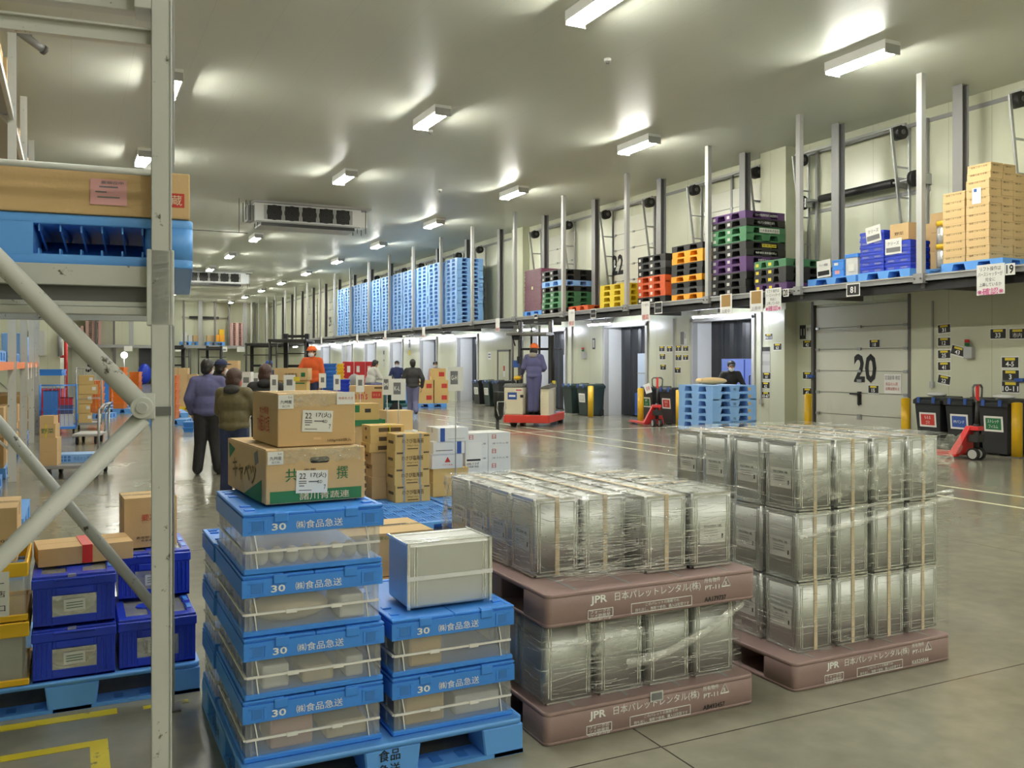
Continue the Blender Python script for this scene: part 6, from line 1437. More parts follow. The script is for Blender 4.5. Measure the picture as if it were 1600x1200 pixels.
# ------------------------------------------------------------------ hand pallet jacks
def pallet_jack(label, x, y, rz, red='jack red', handle='red', tilt=0.0):
    t = thing('pallet_jack', label, 'pallet jack', (x, y, 0), rz, 'pallet jacks')
    for sx in (-0.19, 0.19):
        b = MB(); b.box(sx-0.08, -1.15, 0.05, sx+0.08, 0.0, 0.1, red); b.taper(sx-0.08, -1.25, sx+0.08, -1.15, 0.05, sx-0.06, -1.2, sx+0.06, -1.15, 0.09, red); b.build('fork', t, bevel=0.006)
        MB().cyl((sx-0.04, -1.05, 0.045), (sx+0.04, -1.05, 0.045), 0.04, 'rubber', 12).build('roller', t)
    b = MB()
    b.add([(-0.27, -0.12, 0.08), (0.27, -0.12, 0.08), (0.27, 0.02, 0.08), (-0.27, 0.02, 0.08), (-0.09, 0.08, 0.55), (0.09, 0.08, 0.55), (0.09, 0.17, 0.55), (-0.09, 0.17, 0.55)], [(0, 3, 2, 1), (4, 5, 6, 7), (0, 1, 5, 4), (1, 2, 6, 5), (2, 3, 7, 6), (3, 0, 4, 7)], red)
    b.box(-0.09, 0.08, 0.49, 0.09, 0.3, 0.56, red)
    b.build('frame', t, bevel=0.01)
    b = MB()
    for k in range(4): b.text('作業注意'[k], (-0.145+k*0.018, -0.02+k*0.03, 0.2+k*0.09), (V((0, -1, 0)), V((0, 0, 1)), V((-1, 0, 0))), 0.05, 0.05, 'ink white', 0.03)
    b.build('lettering', t)
    MB().cyl((0, 0.22, 0.2), (0, 0.22, 0.6), 0.045, 'black steel', 12).box(-0.1, 0.14, 0.3, 0.1, 0.3, 0.42, 'black steel').build('pump', t)
    for sx in (-0.09, 0.09): MB().cyl((sx-0.035, 0.22, 0.1), (sx+0.035, 0.22, 0.1), 0.1, 'rubber', 20).cyl((sx-0.037, 0.22, 0.1), (sx+0.037, 0.22, 0.1), 0.075, 'steel light', 16).build('steer_wheel', t)
    h = MB(); h.cyl((0, 0.22, 0.55), (0, 0.24, 0.98), 0.028, 'black steel', 10); h.build('shaft', t)
    h = MB(); h.tube([(0, 0.24, 0.96), (-0.13, 0.24, 1.04), (-0.14, 0.24, 1.2), (-0.1, 0.24, 1.24), (0.1, 0.24, 1.24), (0.14, 0.24, 1.2), (0.13, 0.24, 1.04), (0, 0.24, 0.96)], 0.017, 'steel dark', 8); h.build('handle_loop', t)
    MB().box(-0.022, 0.22, 0.98, 0.022, 0.26, 1.25, 'jack red').build('lever', t)
    return t
_j = [(13.45, 10.26), (13.3, 18.85)]
pallet_jack('red hand pallet jack in front of the bins by door 20', _j[0][0], _j[0][1]-0.1, ry(-172))
pallet_jack('small red hand pallet jack in front of the bins left of the pallet stack', _j[1][0], _j[1][1], ry(165))
tag(MB().sheet((0, 0, 0), 'f', 0.16, 0.24, 'paper', 0.0, 0.3).text('点検', (0, 0, 0), 'f', 0.1, 0.12, 'ink red', 0.004, 0.0, 0.3).build('hang_tag', None, (12.88, 18.52, 0.98), -0.4), 'white paper tag with red characters on the small pallet jack', 'tag')
# dark pallet truck handle behind the white boxes
hx, hy = (5.44, 11.48)
t = thing('pallet_jack', 'black handle of a pallet truck behind the white boxes', 'pallet jack', (hx, hy, 0), ry(25))
MB().cyl((0, 0, 0.25), (0, 0.03, 0.86), 0.026, 'black steel', 12).build('shaft', t)
b = MB(); b.rbox(-0.07, -0.04, 0.86, 0.07, 0.04, 1.06, 0.03, 'black plastic'); b.taper(-0.03, -0.02, 0.03, 0.02, 0.80, -0.07, -0.04, 0.07, 0.04, 0.88, 'black plastic'); b.rbox(-0.075, -0.05, 1.05, 0.075, 0.05, 1.2, 0.02, 'black plastic'); b.build('grip_head', t, bevel=0.006)
b = MB(); b.tube([(0.06, -0.05, 0.86), (0.1, -0.05, 0.96), (0.09, -0.05, 1.06), (-0.09, -0.05, 1.06), (-0.1, -0.05, 0.96), (-0.06, -0.05, 0.86)], 0.007, 'steel light', 6); b.build('wire_guard', t)
b = MB(); b.box(-0.25, 0.0, 0.05, 0.25, 0.25, 0.32, 'black steel'); b.build('base', t, bevel=0.02)
for s_ in (-0.19, 0.19): MB().box(s_-0.08, 0.2, 0.05, s_+0.08, 1.35, 0.1, 'truck grey').build('fork', t)
for s_ in (-0.12, 0.12): MB().cyl((s_-0.03, 0.1, 0.09), (s_+0.03, 0.1, 0.09), 0.09, 'rubber', 14).build('wheel', t)

# ------------------------------------------------------------------ middle: slotted blue pallets with cartons
v0 = vented_pallet('slotted blue pallet, front left of the four between the cartons', 2.33, 7.70, 0, 1.1, 1.1, 0.145, 'pallet blue', group='slotted blue pallets')
dup(v0, 'slotted blue pallet, front right of the four between the cartons', (3.47, 7.72, 0)); dup(v0, 'slotted blue pallet, back left of the four under brown cartons', (2.34, 8.84, 0)); dup(v0, 'slotted blue pallet, back right of the four under white cartons', (3.48, 8.86, 0))
z5 = 0.147
def run(desc, n, x, y, z, w, d, h, m, prints=(), group=None, tape=None, straps=None, jit=0.006):
    rr = random.Random(desc)
    for i in range(n):
        dx, dy = rr.uniform(-jit, jit), rr.uniform(-jit, jit)
        o = carton('%s, %s' % (desc, ordl(i, n)), x+dx, y+dy, z+i*(h+0.001), w, d, h, m, 0, tape, prints, group or desc, bevel=0.003)
        if straps:
            q = MB()
            for sx in straps[0]: q.box(sx*w-0.012, -0.002, 0.001, sx*w+0.012, 0, h, straps[1]); q.box(sx*w-0.012, -0.002, h-0.001, sx*w+0.012, d, h+0.0015, straps[1]) if i == n-1 else None
            q.build('strap', o)
tana = [('f', 0.5, 0.58, 0.24, 0.05, 't', 'わさび塩海苔', 'ink brown'), ('f', 0.5, 0.3, 0.13, 0.022, 't', '300g×14入', 'ink brown'), ('f', 0.5, 0.12, 0.12, 0.01, 's', 0, 'ink brown'), ('f', 0.14, 0.88, 0.07, 0.018, 's', 0, 'ink brown'), ('f', 0.9, 0.88, 0.06, 0.014, 's', 0, 'ink brown'), ('l', 0.5, 0.5, 0.16, 0.03, 's', 0, 'ink brown')]
run('brown carton of the grey-strapped front stack', 4, 3.03, 8.92, z5, 0.385, 0.28, 0.178, 'cardboard yellow', tana, straps=((0.25, 0.72), 'strap grey'))
dk = [('f', 0.4, 0.5, 0.12, 0.045, 's', 0, 'ink brown'), ('f', 0.75, 0.5, 0.12, 0.045, 's', 0, 'ink brown'), ('l', 0.5, 0.6, 0.06, 0.03, 's', 0, 'ink brown')]
simple_box('brown carton standing under the yellow-strapped stack', 2.88, 9.24, z5, 0.34, 0.3, 0.235, 'cardboard')
run('brown carton in the lower part of the yellow-strapped stack', 2, 2.88, 9.25, z5+0.237, 0.37, 0.3, 0.13, 'cardboard', (('l', 0.5, 0.7, 0.08, 0.02, 's', 0, 'ink brown'),))
run('brown carton in the upper part of the yellow-strapped stack', 3, 2.86, 9.24, z5+0.501, 0.38, 0.31, 0.095, 'cardboard yellow', dk, straps=((0.55,), 'strap yellow'))
run('small brown carton behind the cabbage carton', 6, 2.52, 9.0, z5, 0.22, 0.3, 0.075, 'cardboard', dk)
run('brown carton with a green square behind the cabbage carton', 2, 2.46, 9.4, z5, 0.3, 0.35, 0.36, 'cardboard', (('f', 0.75, 0.55, 0.08, 0.14, 's', 0, 'ink green'), ('f', 0.4, 0.92, 0.2, 0.015, 's', 0, 'ink brown')))
# white stack
wb = [('f', 0.3, 0.5, 0.06, 0.16, 's', 0, 'ink blue')]; 
simple_box('plain brown carton, bottom of the white stack', 3.53, 9.12, z5, 0.42, 0.36, 0.152, 'cardboard yellow'); simple_box('plain brown carton, second from bottom of the white stack', 3.535, 9.13, z5+0.153, 0.42, 0.35, 0.15, 'cardboard yellow')
simple_box('white carton with a red triangle mark in the white stack', 3.52, 9.12, z5+0.304, 0.36, 0.35, 0.158, 'carton white', [('f', 0.5, 0.62, 0.07, 0.06, 't', '▲', 'ink red'), ('f', 0.5, 0.25, 0.12, 0.015, 't', 'アグリ青果', 'ink red')])
simple_box('white carton with a blue stripe at the right, second from top', 3.53, 9.11, z5+0.463, 0.37, 0.35, 0.135, 'carton white', [('f', 0.82, 0.5, 0.055, 0.133, 's', 0, 'ink blue'), ('f', 0.35, 0.3, 0.2, 0.01, 's', 0, 'ink grey')])
simple_box('white carton with a blue stripe at the left, top of the white stack', 3.58, 9.10, z5+0.599, 0.36, 0.35, 0.15, 'carton white', [('f', 0.15, 0.5, 0.055, 0.148, 's', 0, 'ink blue'), ('f', 0.6, 0.2, 0.2, 0.01, 's', 0, 'paper grey')])
tag(MB().sheet((3.518, 9.3, z5+0.2), 'l', 0.06, 0.2, 'paper', 0.012).sheet((3.518, 9.3, z5+0.29), 'l', 0.06, 0.02, 'ink black', 0.014).build('paper_slip'), 'long white slip hanging on the left of the white stack', 'notice')
wr = [('f', 0.25, 0.72, 0.05, 0.05, 't', '日', 'ink red'), ('f', 0.55, 0.25, 0.2, 0.02, 't', 'ほうれん草', 'ink grey')]
for c in range(2):
    for r in range(4):
        carton('white carton with a red mark in the double stack, %s column, %s' % (('left', 'right')[c], ordl(r, 4)), 3.99+c*0.285, 9.3, z5+r*0.166, 0.28, 0.36, 0.165, 'carton white', 0, None, wr, 'white cartons of the double stack', bevel=0.003)
tag(MB().sheet((4.09, 9.3, z5+0.41), 'f', 0.2, 0.3, 'paper', 0.004).sheet((4.09, 9.3, z5+0.36), 'f', 0.17, 0.02, 'ink black', 0.006).text('0282 ナカダ', (4.08, 9.3, z5+0.32), 'f', 0.15, 0.03, 'ink black', 0.007, 0.01).text('小松菜 西店', (4.08, 9.3, z5+0.285), 'f', 0.14, 0.02, 'ink black', 0.007).build('paper_notice'), 'white delivery sheet on the front of the white double stack', 'notice')
# cartons further back
simple_box('brown carton with a green label on a dark green tray', 3.2, 11.02, 0.84, 0.33, 0.33, 0.25, 'cardboard yellow', [('f', 0.12, 0.75, 0.07, 0.09, 's', 0, 'ink green'), ('f', 0.55, 0.05, 0.28, 0.012, 's', 0, 'ink black'), ('f', 0.55, 0.65, 0.08, 0.05, 's', 0.3, 'black plastic')])
gx, gy = (3.2, 11.02)
tag(MB().box(-0.05, -0.04, 0.0, 0.4, 0.38, 0.02, 'ink green').box(-0.05, -0.04, 0.02, -0.03, 0.38, 0.07, 'ink green').box(0.38, -0.04, 0.02, 0.4, 0.38, 0.07, 'ink green').box(-0.03, -0.04, 0.02, 0.38, -0.02, 0.07, 'ink green').box(-0.03, 0.36, 0.02, 0.38, 0.38, 0.07, 'ink green').build('plastic_tray', None, (gx, gy, 0.817)), 'dark green tray under the brown carton with a green label', 'tray')
run('brown carton under the dark green tray', 2, gx-0.02, gy-0.02, 0.0, 0.4, 0.4, 0.406, 'cardboard')
ox, oy = (4.11, 12.47)
carton('plain brown carton behind the yellow-strapped stack', ox, oy, 0.62, 0.4, 0.35, 0.29, 'cardboard light', tape=None); carton('white carton under a plain brown carton behind the stacks', ox+0.02, oy-0.02, 0.31, 0.45, 0.4, 0.308, 'carton white'); carton('white carton on the floor behind the brown stacks', ox, oy-0.02, 0.0, 0.48, 0.4, 0.308, 'carton white')
# signs on poles
def pole_sign(label, x, y, zt, w=0.16, h=0.24, txt=None, rz=0.0, m='paper', yellow=False):
    t = thing('pole_sign', label, 'sign', (x, y, 0), rz, 'signs on thin poles')
    MB().cyl((0, 0.005, 0.012), (0, 0.005, zt), 0.006, 'steel light', 8).build('pole', t); MB().cyl((0, 0.005, 0), (0, 0.005, 0.015), 0.08, 'steel dark', 14).build('base', t)
    b = MB(); b.sheet((0, 0, zt-h/2), 'f', w, h, m, 0.001, 0.0, 0.002); b.build('sheet', t)
    b = MB()
    if txt: b.sheet((-w*0.1, 0, zt-h*0.45), 'f', w*0.5, h*0.55, 'ink grey', 0.002); b.text(txt, (-w*0.1, 0, zt-h*0.45), 'f', w*0.4, h*0.2, 'paper', 0.004, 0.02)
    else: b.sheet((0, 0, zt-h*0.45), 'f', w*0.5, h*0.35, 'ink grey', 0.002)
    if yellow: b.sheet((w*0.62, 0, zt-h*0.25), 'f', w*0.5, h*0.25, 'yellow label', 0.003)
    b.build('lettering', t)
    return t
pole_sign('white G-H sheet on a thin pole on the slotted pallets', 3.455, 8.30, 1.42, 0.15, 0.24, 'G-H', -0.3).location.z = 0.146
for u in (): pass
_s = [(3.67, 10.67), (3.89, 11.79), (3.82, 12.83), (3.86, 14.26), (3.9, 15.35), (2.58, 11.88)]
pole_sign('white K-L sheet on a thin pole behind the stacks', *_s[0], 1.41, 0.18, 0.27, 'K-L', -0.25); pole_sign('white sheet on a pole just left of the K-L sheet', *_s[1], 1.43, 0.13, 0.26, 'M', -0.5)
pole_sign('white sheet on a pole in front of the carton with red letters', *_s[2], 1.43, 0.12, 0.25, None, -0.3); pole_sign('white sheet on a pole in front of blue crates, right one', *_s[3], 1.42, 0.11, 0.25, None, -0.3); pole_sign('white sheet on a pole in front of blue crates, left one', *_s[4], 1.43, 0.12, 0.25, None, -0.3)
pole_sign('white sheet with a yellow note on a pole by the tall carton', *_s[5], 1.45, 0.15, 0.22, None, -0.3, yellow=True)
pole_sign('white sheet on a pole left of the yellow note', _s[5][0]-0.17, _s[5][1]+0.15, 1.45, 0.1, 0.22, None, -0.3)

# ------------------------------------------------------------------ far forklifts and their drivers
def stand_forklift(label, x, y, rz, body='truck cream', mast_h=2.6, w=0.9):
    """small stand-up forklift; local +Y is the fork side"""
    t = thing('forklift', label, 'forklift', (x, y, 0), rz, 'far forklifts')
    b = MB(); b.box(-w/2, -0.8, 0.12, w/2, 0.5, 0.34, body); b.box(-w/2, 0.0, 0.34, w/2, 0.5, 1.05, body); b.build('body', t, bevel=0.03)
    for sx in (-1, 1):
        MB().box(sx*0.26-0.05, 0.52, 0.06, sx*0.26+0.05, 0.68, mast_h, 'black steel').build('mast_rail', t)
        MB().cyl((sx*w*0.46, -0.7, 0.34), (sx*w*0.46, -0.7, 2.15), 0.025, 'black steel', 8).build('guard_post', t)
        MB().box(sx*0.2-0.05, 0.7, 0.08, sx*0.2+0.05, 1.7, 0.12, 'black steel').build('fork', t)
        for yy in (-0.6, 0.4): MB().cyl((sx*(w/2-0.02)-0.05, yy, 0.13), (sx*(w/2-0.02)+0.05, yy, 0.13), 0.13, 'rubber', 14).build('wheel', t)
    b = MB()
    for z in (0.4, 1.5, mast_h-0.1): b.box(-0.28, 0.55, z, 0.28, 0.63, z+0.07, 'black steel')
    b.cyl((-w*0.55, 0.5, 1.85), (w*0.55, 0.5, 1.85), 0.015, 'black steel', 6)
    b.build('mast_crossbar', t)
    b = MB(); b.box(-w/2, -0.75, 2.12, w/2, 0.55, 2.18, 'black steel'); b.build('overhead_guard', t, bevel=0.01)
    b = MB(); b.box(-0.3, 0.7, 0.1, 0.3, 0.74, 1.3, 'black steel'); b.build('load_backrest', t)
    return t
_f = [(4.88, 22.12), (5.0, 20.61), (4.95, 26.54), (4.84, 25.7), (3.4, 35.1), (4.95, 36.57)]
stand_forklift('forklift with a black mast driven by the person in orange', *_f[0], ry(-22), 'truck cream', 2.35)
person('person in an orange helmet, white mask and orange jacket by a forklift mast', _f[1][0], _f[1][1], ry(140), 1.72, 'cloth orange', 'cloth navy', hat=('helmet', 'helmet orange'), mask='mask white', z=0.0, RE=(0.28, 0.08, 1.14), RW=(0.2, 0.34, 1.12), bulk=1.15, vox=0.018).location.z = 0.268
tag(MB().box(-0.24, -0.24, 0.0, 0.24, 0.24, 0.26, 'truck grey').build('step_platform', None, (_f[1][0], _f[1][1], 0), -0.4), 'grey step under the person in the orange jacket', 'step')
stand_forklift('forklift behind the person with reddish hair', *_f[2], ry(-10), 'truck grey', 2.2)
person('person in a blue cap and navy jacket far behind the reddish hair', _f[3][0], _f[3][1]-0.9, ry(10), 1.68, 'cloth navy', 'cloth navy', hat=('cap', 'ink blue'), vox=0.024)
stand_forklift('forklift with a dark mast far out at the left beside the rack post', *_f[4], ry(-10), 'truck grey', 2.3)
stand_forklift('forklift with a dark mast far out above the man in purple-blue', *_f[5], ry(-15), 'truck grey', 2.3)
# seated teal truck and rider
rx_, ry_y = (8.35, 26.65)
t = thing('seated_forklift', 'teal sit-down truck with a rounded grey seat back in the middle distance', 'forklift', (rx_, ry_y, 0), ry(-75))
MB().rbox(-0.5, -0.7, 0.25, 0.5, 0.18, 0.72, 0.1, 'teal').rbox(-0.5, 0.1, 0.25, 0.5, 0.95, 0.36, 0.05, 'teal').build('body', t, bevel=0.02); MB().rbox(-0.42, -0.62, 0.72, 0.42, 0.1, 0.82, 0.08, 'black plastic').build('seat', t)
MB().ell((0, -0.66, 0.95), (0.4, 0.12, 0.34), 'steel grey', 8, 16).build('seat_back', t); MB().rbox(-0.4, 0.74, 0.36, 0.4, 0.95, 1.0, 0.06, 'teal').build('dashboard', t)
MB().cyl((0, 0.8, 0.95), (0, 0.58, 1.12), 0.025, 'black plastic', 8).cyl((0, 0.57, 1.10), (0, 0.55, 1.13), 0.17, 'black plastic', 18).build('steering_wheel', t)
for sx in (-0.48, 0.48):
    for yy in (-0.5, 0.5): MB().cyl((sx-0.06, yy, 0.2), (sx+0.06, yy, 0.2), 0.2, 'rubber', 18).build('wheel', t)
person('person in a white jacket and violet trousers sitting on the teal truck', rx_-0.12, ry_y-0.03, ry(-75), 1.66, 'cloth white', 'trouser violet', z=0.075, lean=16, LE=(-0.27, 0.16, 1.16), LW=(-0.16, 0.4, 1.2), RE=(0.27, 0.16, 1.16), RW=(0.16, 0.4, 1.2), LK=(-0.14, 0.42, 0.86), LA=(-0.14, 0.45, 0.41), RK=(0.14, 0.42, 0.86), RA=(0.14, 0.45, 0.41), bulk=1.12, vox=0.018, hem=0.9)
# crates behind the pole signs
def nest_mesh(m, w=0.42, d=0.55, h=0.1):
    b = MB(); b.taper(-w/2+0.03, -d/2+0.03, w/2-0.03, d/2-0.03, 0, -w/2+0.01, -d/2+0.01, w/2-0.01, d/2-0.01, h-0.025, m); b.box(-w/2, -d/2, h-0.03, w/2, d/2, h, m)
    return b.mesh('plastic_crate')
NM = {}
def nest(desc, x, y, n, m, col, w=0.42, d=0.55, h=0.1, z=0.0, rz=-0.3, group=None):
    k = (m, w, d, h)
    if k not in NM: NM[k] = nest_mesh(m, w, d, h)
    for i in range(n): tag(link('plastic_crate', NM[k], None, (x, y, z+i*h), rz), '%s nested crate, %s of %s' % (col, ordl(i, n), desc), 'crate', group or '%s crates %s' % (col, desc))
_c = [(6.01, 23.79), (6.11, 23.18), (6.7, 24.57), (6.17, 22.04)]
nest('the stack next to the orange jacket', _c[0][0], _c[0][1], 16, 'crate blue', 'blue', 0.3); nest('the bright stack behind the pole signs', _c[1][0], _c[1][1], 16, 'pallet blue deep', 'blue', 0.32); nest('the amber-topped stack', _c[2][0], _c[2][1], 11, 'crate royal', 'blue', 0.3); nest('the low stack right of the bright one', _c[3][0], _c[3][1], 12, 'crate royal', 'blue', 0.26)
nest('the amber crates on blue ones', _c[2][0], _c[2][1], 5, 'crate yellow', 'amber', 0.3, z=1.1)
for k, (u, v, d) in enumerate([(8.05, 28.36, 0.94), (8.44, 28.39, 0.93), (8.85, 28.53, 0.93)]):
    for i in range(3):
        t = thing('plastic_crate', 'red crate with a white label, %s of the %s red stack' % (['bottom', 'middle', 'top'][i], NTH[k]), 'crate', (u, v, i*0.56), -0.3, 'red crates')
        b = MB(); b.box(-0.17, -0.3, 0, 0.17, 0.3, 0.54, 'crate red')
        for q in range(4): b.box(-0.17+q*0.105, -0.31, 0.04, -0.145+q*0.105, -0.3, 0.5, 'crate red')
        b.build('body', t); MB().sheet((-0.05 if k else 0.02, -0.3, 0.3), 'f', 0.1, 0.2, 'paper', 0.014).build('paper_label', t)
# cartons in the middle distance
bx, by = (3.06, 15.21)
carton('large brown carton with a green line, under its lid carton', bx, by, 0.0, 0.52, 0.5, 1.32, 'cardboard yellow', -0.35, None, (('f', 0.5, 0.96, 0.46, 0.02, 's', 0, 'ink green'), ('f', 0.3, 0.8, 0.08, 0.1, 't', '11', 'ink brown')))
carton('flat brown carton with dark characters lying on the large carton', bx-0.02, by-0.03, 1.322, 0.56, 0.54, 0.2, 'cardboard', -0.35, None, (('f', 0.5, 0.45, 0.2, 0.06, 't', '安曇野産', 'ink brown'), ('f', 0.85, 0.45, 0.07, 0.07, 's', 0, 'ink green')))
mx_, my_ = (4.46, 15.64)
carton('brown carton under the one with red letters', mx_, my_, 0.0, 0.6, 0.45, 0.87, 'cardboard', -0.3)
carton('brown carton with large red letters and a red box mark', mx_, my_, 0.872, 0.6, 0.45, 0.33, 'cardboard', -0.3, None, (('f', 0.3, 0.48, 0.28, 0.15, 't', 'm m\'s', 'ink red'), ('f', 0.8, 0.5, 0.17, 0.12, 's', 0, 'ink red'), ('f', 0.8, 0.5, 0.13, 0.05, 't', 'マミズ', 'cardboard light'), ('f', 0.85, 0.88, 0.14, 0.03, 's', 0, 'ink brown')))
for k, (p, w, h, m, lab) in enumerate([((2.73, 16.49, 1.23), 0.16, 1.45, 'carton white', 'tall white carton left of the person with reddish hair'), ((2.98, 17.04, 1.22), 0.17, 1.42, 'carton white', 'tall white carton behind the reddish hair'), ((2.84, 19.78, 1.17), 0.36, 1.66, 'cardboard', 'tall brown carton behind the purple-blue jacket')]):
    carton(lab, p[0], p[1], 0.0, w, 0.4, h, m, -0.3, None, (('f', 0.5, 0.9, 0.1, 0.1, 's', 0, 'ink grey'),) if m == 'carton white' else (('f', 0.5, 0.85, 0.1, 0.12, 's', 0, 'paper'),))
lx, ly = (3.02, 33.06)
for r in range(6):
    for c in range(2 if r == 5 else 3):
        carton('brown carton of the far left pile, %s row, %s column' % (ORD[r], NTH[c]), lx+c*0.31*math.cos(0.3)+0.02, ly-c*0.31*math.sin(0.3), 0.1+r*0.225, 0.30, 0.4, 0.223, 'cardboard', -0.3, group='cartons of the far left pile')
stack('under the far left pile of brown cartons', lx+0.5, ly+0.05, 0.0, ['pallet yellow'], 0.099, 1.0, 0.6, -0.3, jit=0.0)
_o = [(2.37, 25.13, 1.06), (1.43, 31.62, 0.94), (1.28, 37.26, 0.82), (2.17, 36.27, 0.83), (0.66, 28.99, 1.0)]
for k, n in enumerate((6, 7, 5, 6, 5)):
    nest('the %s' % ['stack right of the grey rack post', 'tall stack left of the rack post', 'stack behind the white notices', 'stack hidden by the brace', 'leftmost stack by the wire cage'][k], _o[k][0], _o[k][1], n, 'crate orange', 'orange', 0.36, 0.5, 0.19, 0.15 if k else 0.15)
    stack('under the orange crates, %s' % ['right of the rack post', 'left of the rack post', 'behind the notices', 'behind the brace', 'by the wire cage'][k], _o[k][0], _o[k][1], 0.0, ['pallet blue'], 0.149, 0.9, 0.9, -0.3, jit=0.0)
stack('lying flat on the floor left of the purple-blue jacket, near one', 2.55, 28.4, 0.0, ['pallet blue'], 0.15, jit=0); stack('lying flat on the floor left of the purple-blue jacket, far one', 2.6, 29.65, 0.0, ['pallet blue'], 0.15, jit=0)
stack('lying flat on the floor by the far orange crates', *(1.43, 33.85), 0.0, ['pallet blue'], 0.15, jit=0)
nest('the floor beside the black trousers', 2.5, 22.2, 2, 'crate blue', 'blue', 0.26, 0.4, 0.12)
# boxes on pallets by the docks
qx, qy = (11.8, 30.53)
stack('under the cartons with red squares by the docks', qx, qy+0.4, 0, ['pallet blue'], 0.15, 1.15, 1.1, -0.2, jit=0)
for k, (dx, z, lab) in enumerate(((-0.5, 0.152, 'bottom left'), (0.05, 0.152, 'bottom right'), (-0.5, 0.575, 'middle left'), (0.05, 0.575, 'middle right'), (-0.05, 0.998, 'top'))):
    carton('brown carton with red squares by the docks, %s' % lab, qx+dx, qy-0.05-dx*0.2, z, 0.52, 0.42, 0.42, 'cardboard yellow', -0.2, None, (('f', 0.7, 0.5, 0.2, 0.16, 's', 0, 'ink red'), ('l', 0.5, 0.5, 0.1, 0.14, 's', 0, 'ink red')), 'cartons with red squares')
stack('of the stack behind the person walking away', *(11.26, 32.35), 0, ['pallet blue']*6, 0.15, 1.1, 1.1, -0.2, group='blue pallets behind the walker')

# ------------------------------------------------------------------ left side: far racks, roll cages, trolleys
RX = -0.72
fr = thing('storage_rack', 'tall grey pallet rack row along the left side, loaded on three levels', 'rack', (0, 0, 0))
RY = [10.6, 13.9, 17.2, 20.5, 23.8]
for y in RY:
    for x in (RX, RX-1.1):
        b = MB(); b.box(x-0.05, y-0.04, 0, x+0.05, y+0.04, 6.1, 'rack paint'); b.box(x+0.045, y-0.015, 0, x+0.055, y+0.015, 6.1, 'steel grey'); b.build('upright', fr)
    b = MB()
    for k in range(5): b.bar((RX, y, 0.4+k*1.1), (RX-1.1, y, 1.5+k*1.1) if k % 2 else (RX-1.1, y, 1.5+k*1.1), 0.03, 0.03, 'rack paint')
    b.build('brace', fr)
LV = (1.62, 3.35, 5.0)
for y0, y1 in zip(RY, RY[1:]):
    for z in LV:
        for x in (RX, RX-1.1): MB().box(x-0.025, y0+0.045, z-0.1, x+0.025, y1-0.045, z, 'crate orange' if z < 2 else 'rack paint').build('load_beam', fr)
        MB().box(RX-1.05, y0+0.05, z-0.03, RX-0.03, y1-0.05, z-0.002, 'steel grey').build('shelf_deck', fr)
rr = random.Random(21)
for bi, y0 in enumerate(RY[:-1]):
    for li, z in enumerate(LV):
        for s_ in range(2):
            yc = y0+0.75+s_*1.5; lv = ['lower', 'middle', 'upper'][li]; pos = '%s level, %s bay of the left rack row' % (lv, NTH[bi])
            stack('on the %s, %s place' % (pos, ('near', 'far')[s_]), RX-0.55, yc+0.1, z, ['pallet blue'], 0.14, 1.0, 1.15, jit=0.01)
            if li == 0: continue
            for q in range(2):
                h = rr.choice((0.5, 0.62, 0.7)) 
                carton('brown carton on the %s, %s place, %s' % (pos.replace(' of the left rack row', ', left rack'), ('near', 'far')[s_], ('near', 'far')[q]), RX-1.0, yc-0.42+q*0.53, z+0.142, 0.92, 0.5, h, ('cardboard', 'cardboard light')[(bi+q) % 2], tape=None, group='cartons on the left rack row')
for k in range(4):
    tag(MB().box(-0.006, -0.06, -0.28, 0.006, 0.06, 0, 'paper').build('hanging_slip', None, (RX+0.032, 18.2+k*1.3, 1.60)), 'white plastic slip hanging from the orange rack beam, %s' % NTH[k], 'slip', 'slips on the orange beam')
for k in range(4):
    tag(MB().box(0, 0, 0, 0.3, 0.42, 0.36, 'pallet blue pale').build('blue_bundle', None, (RX-0.34, 17.45+k*0.8, 1.762), 0, 0.01), 'light blue bundle on the lower level of the left rack, %s' % NTH[k], 'bundle', 'light blue bundles on the left rack')
for bi, y0 in enumerate(RY[:-1]):      # goods on the floor under the lowest beams
    for s_ in range(2):
        yc = y0+0.85+s_*1.5; stack('on the floor in the %s bay of the left rack, %s place' % (NTH[bi], ('near', 'far')[s_]), RX-0.56, yc, 0.0, ['pallet blue'], 0.15, 0.94, 1.1, jit=0.0)
        for q in range(2):
            for r_ in range(2): carton('brown carton on the floor of the left rack, %s bay, %s place, %s, %s' % (NTH[bi], ('near', 'far')[s_], ('near', 'far')[q], ('lower', 'upper')[r_]), RX-0.98, yc-0.5+q*0.5, 0.152+r_*0.42, 0.86, 0.48, 0.418 if r_ == 0 or (bi+s_) % 2 else 0.3, ('cardboard', 'cardboard dark')[(bi+q+r_) % 2], group='floor cartons in the left rack row')
# stack at the very left behind the brown box
stack('at the left edge behind the brown box', -0.86, 8.1, 0, ['pallet blue']*3, 0.15, 1.1, 1.1, group='blue pallets at the left edge')
t = thing('sack', 'white sack with a red printed top at the left edge', 'sack', (-0.72, 7.9, 0.452)); MB().rbox(-0.2, -0.15, 0, 0.2, 0.15, 0.3, 0.06, 'carton white').build('body', t, bevel=0.02); MB().rbox(-0.205, -0.155, 0.16, 0.205, 0.155, 0.26, 0.06, 'ink red').build('red_band', t)
